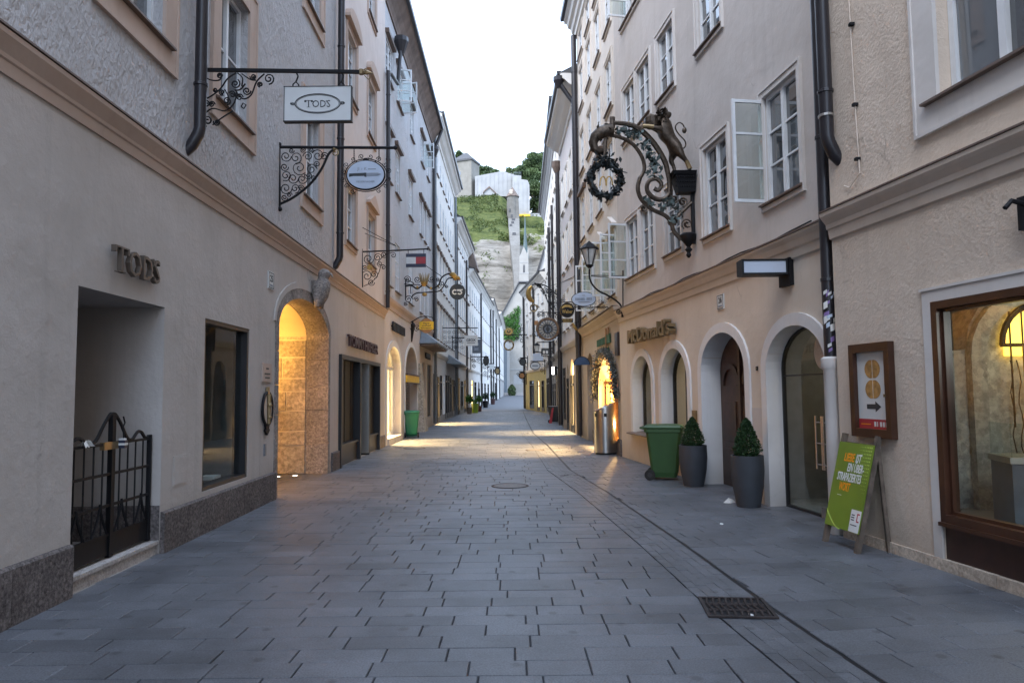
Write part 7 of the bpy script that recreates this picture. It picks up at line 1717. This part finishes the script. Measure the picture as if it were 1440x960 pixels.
# crescent pretzel bracket with leafy ironwork
Y = 35.0; t = thing('hanging_sign', 'gilded crescent hanging from a leafy diagonal iron bracket', 'sign', at(788, 425, Y), G); f = street_frame((0, Y, 0)); q = PX(Y); k = Y / F_PX
m = MB(); ironpx(m, Y, smooth_path([(790, 420), (780, 412), (768, 402), (756, 399), (748, 401)], 4), .03, n=5); ironpx(m, Y, smooth_path([(790, 446), (780, 440), (772, 428), (764, 408), (758, 400)], 4), .028, n=5); ironpx(m, Y, [(789, 405), (789, 450)], .025); m.build('bracket_arm', 'iron', t)
m = MB()
for i in range(26):
    x = random.uniform(754, 788); y_ = 400 + (x - 754) * random.uniform(.3, 1.25); iron(m, f, spiral(*q(x, y_), random.uniform(.05, .1), random.uniform(0, 6), 1.3, random.choice((-1, 1)), 10), .014)
m.build('scrollwork', 'iron', t)
m = MB()
for i in range(110):
    x = random.uniform(752, 788); y_ = 398 + (x - 752) * random.uniform(.25, 1.3); m.leaf(at(x, y_, Y), random.uniform(.04, .08))
m.build('leafwork', 'dleaf', t, fix=False)
m = MB(); ironpx(m, Y, smooth_path([(748, 402), (744, 407), (743, 414), (746, 421), (751, 424)], 4), [.03 + .1 * math.sin(math.pi * min(1, (i + 2) / 20)) for i in range(17)], n=8); m.build('crescent', 'gold', t, smooth=True)
m = MB(); m.torus(f, *q(750.5, 433), .16, .17, .035, 16, 5); m.ball(at(747, 430, Y), .06); m.ball(at(755, 430, Y), .06); m.ball(at(750, 428, Y), .06); m.build('flower_ring', 'brass', t)
t = thing('gilt_emblem', 'small gilded animal emblem on a thin bracket below the round black sign', 'sign', at(811, 458, 25.8), G)
m = MB(); m.tube([at(815, 452, 25.3), at(806, 455, 25.3)], .015, 4); m.build('arm', 'iron', t); m = MB(); m.ring([[at(x, y_, 25.3) + V((0, rr * math.cos(a), rr * math.sin(a))) for a in [2 * math.pi * i / 7 for i in range(7)]] for x, y_, rr in ((804, 455, .02), (806, 457, .09), (809, 461, .1), (812, 463, .04))]); m.build('figure', 'gold', t)
flatsign('black square sign with white rings on the long pale house', 40, (761, 491, 773, 500.5), (779, 490), 'ink', None, 'paper', bars=[(.2, .45, .35, .8), (.55, .8, .35, .8), (.1, .9, .1, .18)])
flatsign('pale blue board sign under the lantern on the long pale house', 43, (749, 497, 764, 507), (771, 495), 'sign_blue')
flatsign('small white oval sign with dark rim near the askew house', 47, (746, 509.5, 759, 519), (766, 508), 'sign_white', None, 'greyink', bars=[(.2, .8, .4, .6)], shape='disc')
flatsign('round dark wreath sign in front of the church wall', 62, (731, 504, 739, 513), (742, 503), 'ink', shape='disc')
flatsign('small brown emblem sign in front of the church wall', 66, (730, 524, 738, 532), (740, 522.5), 'brown', shape='disc')
t = thing('street_lantern', 'small dark lantern hanging near the pale blue board sign', 'street lantern', at(754, 492, 43), 'street lanterns on house walls'); c = at(755, 494, 43); s_ = 43 / F_PX
m = MB(); m.lathe(c, [(2.5 * s_, 0), (2.7 * s_, .3 * s_)], 6); m.lathe(c, [(4.8 * s_, 8 * s_), (4.8 * s_, 8.6 * s_), (1 * s_, 12 * s_)], 6); m.tube([c + V((0, 0, 12 * s_)), c + V((0, 0, 13 * s_)), V((2.45, 43, c.z + 13 * s_))], .03, 4); m.build('cage', 'iron', t)
m = MB(); m.lathe(c, [(2.5 * s_, .3 * s_), (4.2 * s_, 8 * s_)], 6); m.build('glass', 'lampglass', t)
t = thing('lit_number_sign', 'small white glowing sign bracketed to the house past the mauve house', 'sign', at(780, 521, 36), G); f = street_frame((0, 36, 0)); (x0, z1), (x1, z0) = PX(36)(776, 515), PX(36)(783.5, 527)
m = MB(); m.box(f, x0 + .12, x1, z0, z1, -.1, .1); m.build('case', 'iron', t); m = MB(); m.box(f, x0, x0 + .12, z0 + .03, z1 - .03, -.08, .09); m.build('panel', 'coolglow2', t); m = MB(); m.box(f, x1, 2.4, z1 - .1, z1 - .05, -.02, .02); m.build('arm', 'iron', t)
# overhead wire with lantern between houses
m = MB(); P_ = [WR_D.pt(30, at(815, 384, 26).z, 0), at(813, 386, 26.2), at(790, 397, 33), at(765, 405, 40)]
t = thing('overhead_cable', 'thin black cable strung along the houses on the right', 'cable', P_[1]); m.tube(P_[1:], .012, 4); m.build('wire', 'iron', t)
# ================================================================ STREET OBJECTS
def wheelie(loc, rz, sc, mat, label, lidopen=False, group=None):
    t = thing('wheelie_bin', label, 'bin', loc, group)
    c, s_ = math.cos(rz), math.sin(rz)
    def P(x, y_, z): return V(loc) + V((c * x - s_ * y_, s_ * x + c * y_, z)) * sc
    m = MB(); ring = lambda a, b, z, r_=.05: [P(x, y_, z) for x, y_ in ((-a + r_, -b), (a - r_, -b), (a, -b + r_), (a, b - r_), (a - r_, b), (-a + r_, b), (-a, b - r_), (-a, -b + r_))]
    m.ring([ring(.2, .22, .05), ring(.22, .25, .15), ring(.285, .33, .9), ring(.29, .34, .9), ring(.3, .36, .91), ring(.3, .36, .97), ring(.29, .34, .97)]); m.build('body', mat, t)
    m = MB(); m.ring([ring(.31, .375, .975), ring(.315, .38, 1.0), ring(.29, .35, 1.035), ring(.2, .25, 1.05)]); m.build('lid', mat, t)
    m = MB(); m.tube([P(-.27, .36, .97), P(-.27, .43, .99), P(.27, .43, .99), P(.27, .36, .97)], .018, 6); m.build('handle', mat, t)
    for x in (-.25, .25):
        m = MB(); m.tube([P(x - .03, .27, .1), P(x + .03, .27, .1)], .1 * sc, 16); w_ = m.build('wheel', 'rubber', t)
        MB().tube([P(x - .032, .27, .1), P(x + .032, .27, .1)], .045 * sc, 10).build('hub', 'blackbin', w_)
    m = MB(); m.tube([P(-.25, .27, .1), P(.25, .27, .1)], .012, 6); m.build('axle', 'iron', t)
    for x in (-.12, .12):
        m = MB(); m.hexa([P(x - .015, -.235, .15), P(x + .015, -.235, .15), P(x + .015, -.2, .15), P(x - .015, -.2, .15), P(x - .015, -.34, .88), P(x + .015, -.34, .88), P(x + .015, -.3, .88), P(x - .015, -.3, .88)]); m.build('rib', mat, t)
    return t
wheelie((2.84, 13.55, 0), rad(74), .97, 'greenbin', 'leaf-green wheelie bin against the wall below the arched window')
wheelie((-3.78, 26.9, 0), rad(190), .95, 'greenbin2', 'emerald wheelie bin in front of the small arched entrance on the left')
wheelie((2.2, 38.2, 0), rad(80), .85, 'blackbin', 'black wheelie bin far down by the right-hand wall')
m = MB(); m.prism(Fr((1.98, 37.6, 0), (1, 0, 0), (0, -1, 0)), [(-.1, 0), (.05, 0), (.16, .8), (.08, .8)], 0, .03)
solo(m, 'folded_board', 'red', 'narrow red board leaning beside the black bin', 'board', (1.98, 37.6, 0))
# conical yews in tall planters
def yew_pot(loc, r, h, yr, yh, label):
    t = thing('planter', 'anthracite ' + label, 'planter', loc, 'planters with clipped yews'); L0 = V(loc)
    m = MB(); m.lathe(L0, [(r * .72, 0), (r * .95, h * .4), (r * 1.02, h * .7), (r, h), (r * .9, h), (r * .88, h - .05), (.001, h - .05)], 28); m.build('pot', 'planter', t, smooth=True)
    m = MB()
    for i in range(260):
        a = random.random() * 6.28; rr = r * .86 * math.sqrt(random.random()); m.ball(L0 + V((rr * math.cos(a), rr * math.sin(a), h - .045)), random.uniform(.008, .016), 5, 4)
    m.build('white_gravel', 'gravel', t, kind='stuff')
    y_ = thing('potted_yew', 'clipped conical yew in the ' + label, 'shrub', L0 + V((0, 0, h - .04)), 'planters with clipped yews'); b = L0 + V((0, 0, h - .05))
    m = MB(); m.tube([b, b + V((0, 0, yh * .8))], [.03, .008], 6); m.build('trunk', 'bark', y_)
    m = MB()
    for i in range(5200):
        z = random.random() ** 1.25; a = random.random() * 6.28
        prof = (1 - z) ** .6 * min(1, (z + .05) / .2) ** .5
        lump = 1 + .1 * math.sin(a * 5 + z * 9) + .07 * math.sin(a * 11 - z * 17)
        rr = yr * prof * lump * (random.random() ** .22) * (random.uniform(1.02, 1.16) if random.random() < .05 else 1)
        shade = random.gauss(.5, .22)
        m.leaf(b + V((rr * math.cos(a), rr * math.sin(a), .03 + z * yh)), random.uniform(.009, .02), max(0, min(1, shade)))
    m.build('crown', 'yew', y_, fix=False)
yew_pot((3.12, 12.55, 0), .235, .7, .215, .5, 'pot between the green bin and the white door arch')
yew_pot((3.33, 10.3, 0), .225, .72, .215, .54, 'pot in front of the pier between door and glass doors')
# steel litter bin with slanted top
L0 = V((2.43, 19.0, 0)); t = thing('litter_bin', 'tall brushed steel litter bin with slanted top in the middle right', 'litter bin', L0); n_ = 28
top = lambda a: 1.24 + .14 * math.cos(a)
m = MB(); m.ring([[L0 + V((.3 * math.cos(a) * k, .3 * math.sin(a) * k, z(a))) for a in [2 * math.pi * i / n_ for i in range(n_)]] for k, z in ((1, lambda a: .05), (1, top), (.96, top), (.95, lambda a: top(a) - .03))]); m.build('shell', 'steel', t, smooth=True)
m = MB(); m.lathe(L0, [(.27, 0), (.27, .05)], 24); m.build('base', 'black', t)
for a0 in (rad(-95), rad(-150)):
    m = MB(); m.ring([[L0 + V((.303 * math.cos(a0 + .25 * (j - .5)), .303 * math.sin(a0 + .25 * (j - .5)), .98 + .09 * k)) for j in (0, .33, .66, 1)] for k in (0, 1)], close=False, caps=False); m.build('slot', 'black', t, fix=False)
m = MB(); m.quad(L0 + V((-.6, -.5, .003)), L0 + V((.5, -.5, .003)), L0 + V((.5, .5, .003)), L0 + V((-.6, .5, .003))); m.build('ground_plate', 'pave_far', t)
# sandwich board
t = thing('sandwich_board', 'wooden A-frame pavement board with green poster leaning open near the pipe', 'pavement sign', (3.5, 7.6, 0))
A0, A1 = V((3.36, 7.93, 0)), V((3.42, 7.33, 0)); lean = V((.27, .03, 1.1)); back = V((.36, .03, 0))
u = (A1 - A0); f = Fr(A0, u.normalized(), V((-1, -.1, 0)).normalized())
up = lean.normalized(); nr = u.normalized().cross(up).normalized()
if nr.x > 0: nr = -nr
def S3(x, z, d=0): return A0 + u.normalized() * x + up * z + nr * d
class Slant(Fr):
    def __init__(s): s.u = u.normalized(); s.n = nr; s.o = A0
    def pt(s, x, z, d=0): return S3(x, z, d)
sf = Slant(); W_ = u.length
for i, x in enumerate((0, W_)):
    m = MB(); m.box(sf, x - .028, x + .028, 0, 1.2, -.045, 0); m.build('front_leg', 'oldwood', t)
    b0 = A0 + u * (x / W_) + back; tp = S3(x, 1.1, -.03); m = MB(); m.tube([b0, tp], .026, 4); m.build('rear_leg', 'oldwood', t)
for z in (.2, 1.06):
    m = MB(); m.box(sf, .03, W_ - .03, z, z + .05, -.05, -.012); m.build('cross_rail', 'oldwood', t)
m = MB(); m.box(sf, -.02, W_ + .01, .19, 1.1, .002, .012); po = m.build('poster', 'green_poster', t)
rg = random.Random(2); m = MB()
for i in range(9):
    for j in range(16):
        x = W_ - .02 - i * .028; z = 1.07 - j * .036; r_ = .011 * (1 - i / 10) * (1 - j / 19)
        if r_ > .003: m.disc(sf, x, z, r_, r_, .0125, .0132, 8)
m.build('dot_pattern', 'lightgreen', po)
def ptxt(s_, xl, z, h, wd, mat, nm):
    MB().text(sf, s_, xl, z, h, .0135, .015, wid=wd, align='LEFT', shear=.12, bold=.02).build(nm, mat, po)
ptxt('LIEBE', .13, .9, .085, .19, 'orange', 'orange_word'); ptxt('IST', .345, .9, .085, .1, 'paper', 'white_words'); ptxt('EIN \u00dcBER-', .22, .795, .085, .3, 'paper', 'white_words'); ptxt('STRAPAZIERTES', .06, .69, .085, .44, 'paper', 'white_words'); ptxt('WORT', .13, .585, .085, .2, 'orange', 'orange_word')
MB().box(sf, .12, .2, .53, .536, .0135, .0145).build('white_words', 'paper', po)
m = MB(); m.box(sf, W_ - .17, W_ + .005, .195, .42, .0125, .0138); lb = m.build('white_label', 'paper', po)
m = MB(); 
for i in range(3): m.box(sf, W_ - .155, W_ - .1, .36 - i * .025, .372 - i * .025, .014, .0148)
m.box(sf, W_ - .15, W_ - .04, .26, .27, .014, .0148); m.build('small_print', 'ink', lb)
m = MB(); m.box(sf, W_ - .06, W_ - .045, .3, .39, .014, .0148); m.box(sf, W_ - .06, W_ - .015, .3, .315, .014, .0148); m.box(sf, W_ - .045, W_ - .015, .375, .39, .014, .0148); m.build('letter_mark', 'red', lb)
m = MB(); m.band(sf, [(-.02 + .3 * i / 8, .36 - .17 * math.sin(i / 8 * 1.57)) for i in range(9)], [(-.02 + .3 * i / 8, .345 - .155 * math.sin(i / 8 * 1.57) - .012) for i in range(9)], .0126, .0133); m.build('curved_stripe', 'lightgreen', po)
# litter on the ground
m = MB()
q_ = V((3.14, 10.62, 0))
m.add([q_ + V(p) for p in ((-.08, 0, .004), (.02, -.05, .004), (.1, .0, .01), (.02, .06, .006), (0, 0, .075), (.07, .01, .05))], [(0, 1, 4), (1, 2, 5), (1, 5, 4), (2, 3, 5), (3, 4, 5), (0, 4, 3)])
solo(m, 'crumpled_paper', 'paper', 'crumpled white paper on the ground beside the front planter', 'paper', q_)
rg = random.Random(8)
for i, (x, y_, lb) in enumerate(((2.55, 8.95, 'white scrap of litter on the paving in front of the glass doors'), (1.72, 5.36, 'tiny white scrap of litter lying on the drain grate'), (1.8, 18.2, 'white scrap of litter near the steel litter bin'), (-.55, 30, 'pale scrap of litter in the middle of the far street'))):
    m = MB(); m.add([(x - .02, y_, .004), (x + .02, y_ - .02, .004), (x + .025, y_ + .015, .012), (x - .01, y_ + .02, .02)], [(0, 1, 2, 3)]); solo(m, 'paper_scrap', 'paper', lb, 'litter', (x, y_, 0), 'scraps of litter on the paving')
# potted plants far down on the left
def pot(loc, r, h, mat, label, n, pr, ph, tint='ivy'):
    t = thing('potted_plant', label, 'potted plant', loc, 'potted plants by the far shop doors on the left'); L0 = V(loc)
    MB().lathe(L0, [(r * .8, 0), (r, h), (r * .9, h), (r * .88, h - .04), (.001, h - .04)], 14).build('pot', mat, t)
    m = MB()
    for i in range(n):
        d_ = V((random.gauss(0, 1), random.gauss(0, 1), random.gauss(0, 1))).normalized() * pr * random.random() ** .4; m.leaf(L0 + V((d_.x, d_.y, h + ph + d_.z)), random.uniform(.04, .09), random.random() * .6)
    MB().tube([L0 + V((0, 0, h - .04)), L0 + V((0, 0, h + ph))], .03, 5).build('stem', 'bark', t); m.build('foliage', tint, t, fix=False)
pot((-3.0, 57.5, 0), .3, .75, 'green_poster', 'bright green tub far down on the left', 120, .22, .1)
pot((-3.3, 55, 0), .22, .5, 'oldwood', 'round topiary on a stem in a wooden tub left of the bright green tub', 380, .32, .65)
pot((-2.85, 61, 0), .26, .5, 'darkred', 'round topiary in a dark red tub right of the bright green tub', 380, .32, .6)
pot((-2.7, 72, .08), .28, .7, 'black', 'dark shrub in a black tub far down on the left', 380, .35, .45, 'yew')
pot((-2.3, 84, .18), .28, .7, 'darkred', 'farthest little shrub in a red tub on the left', 380, .35, .45, 'yew')
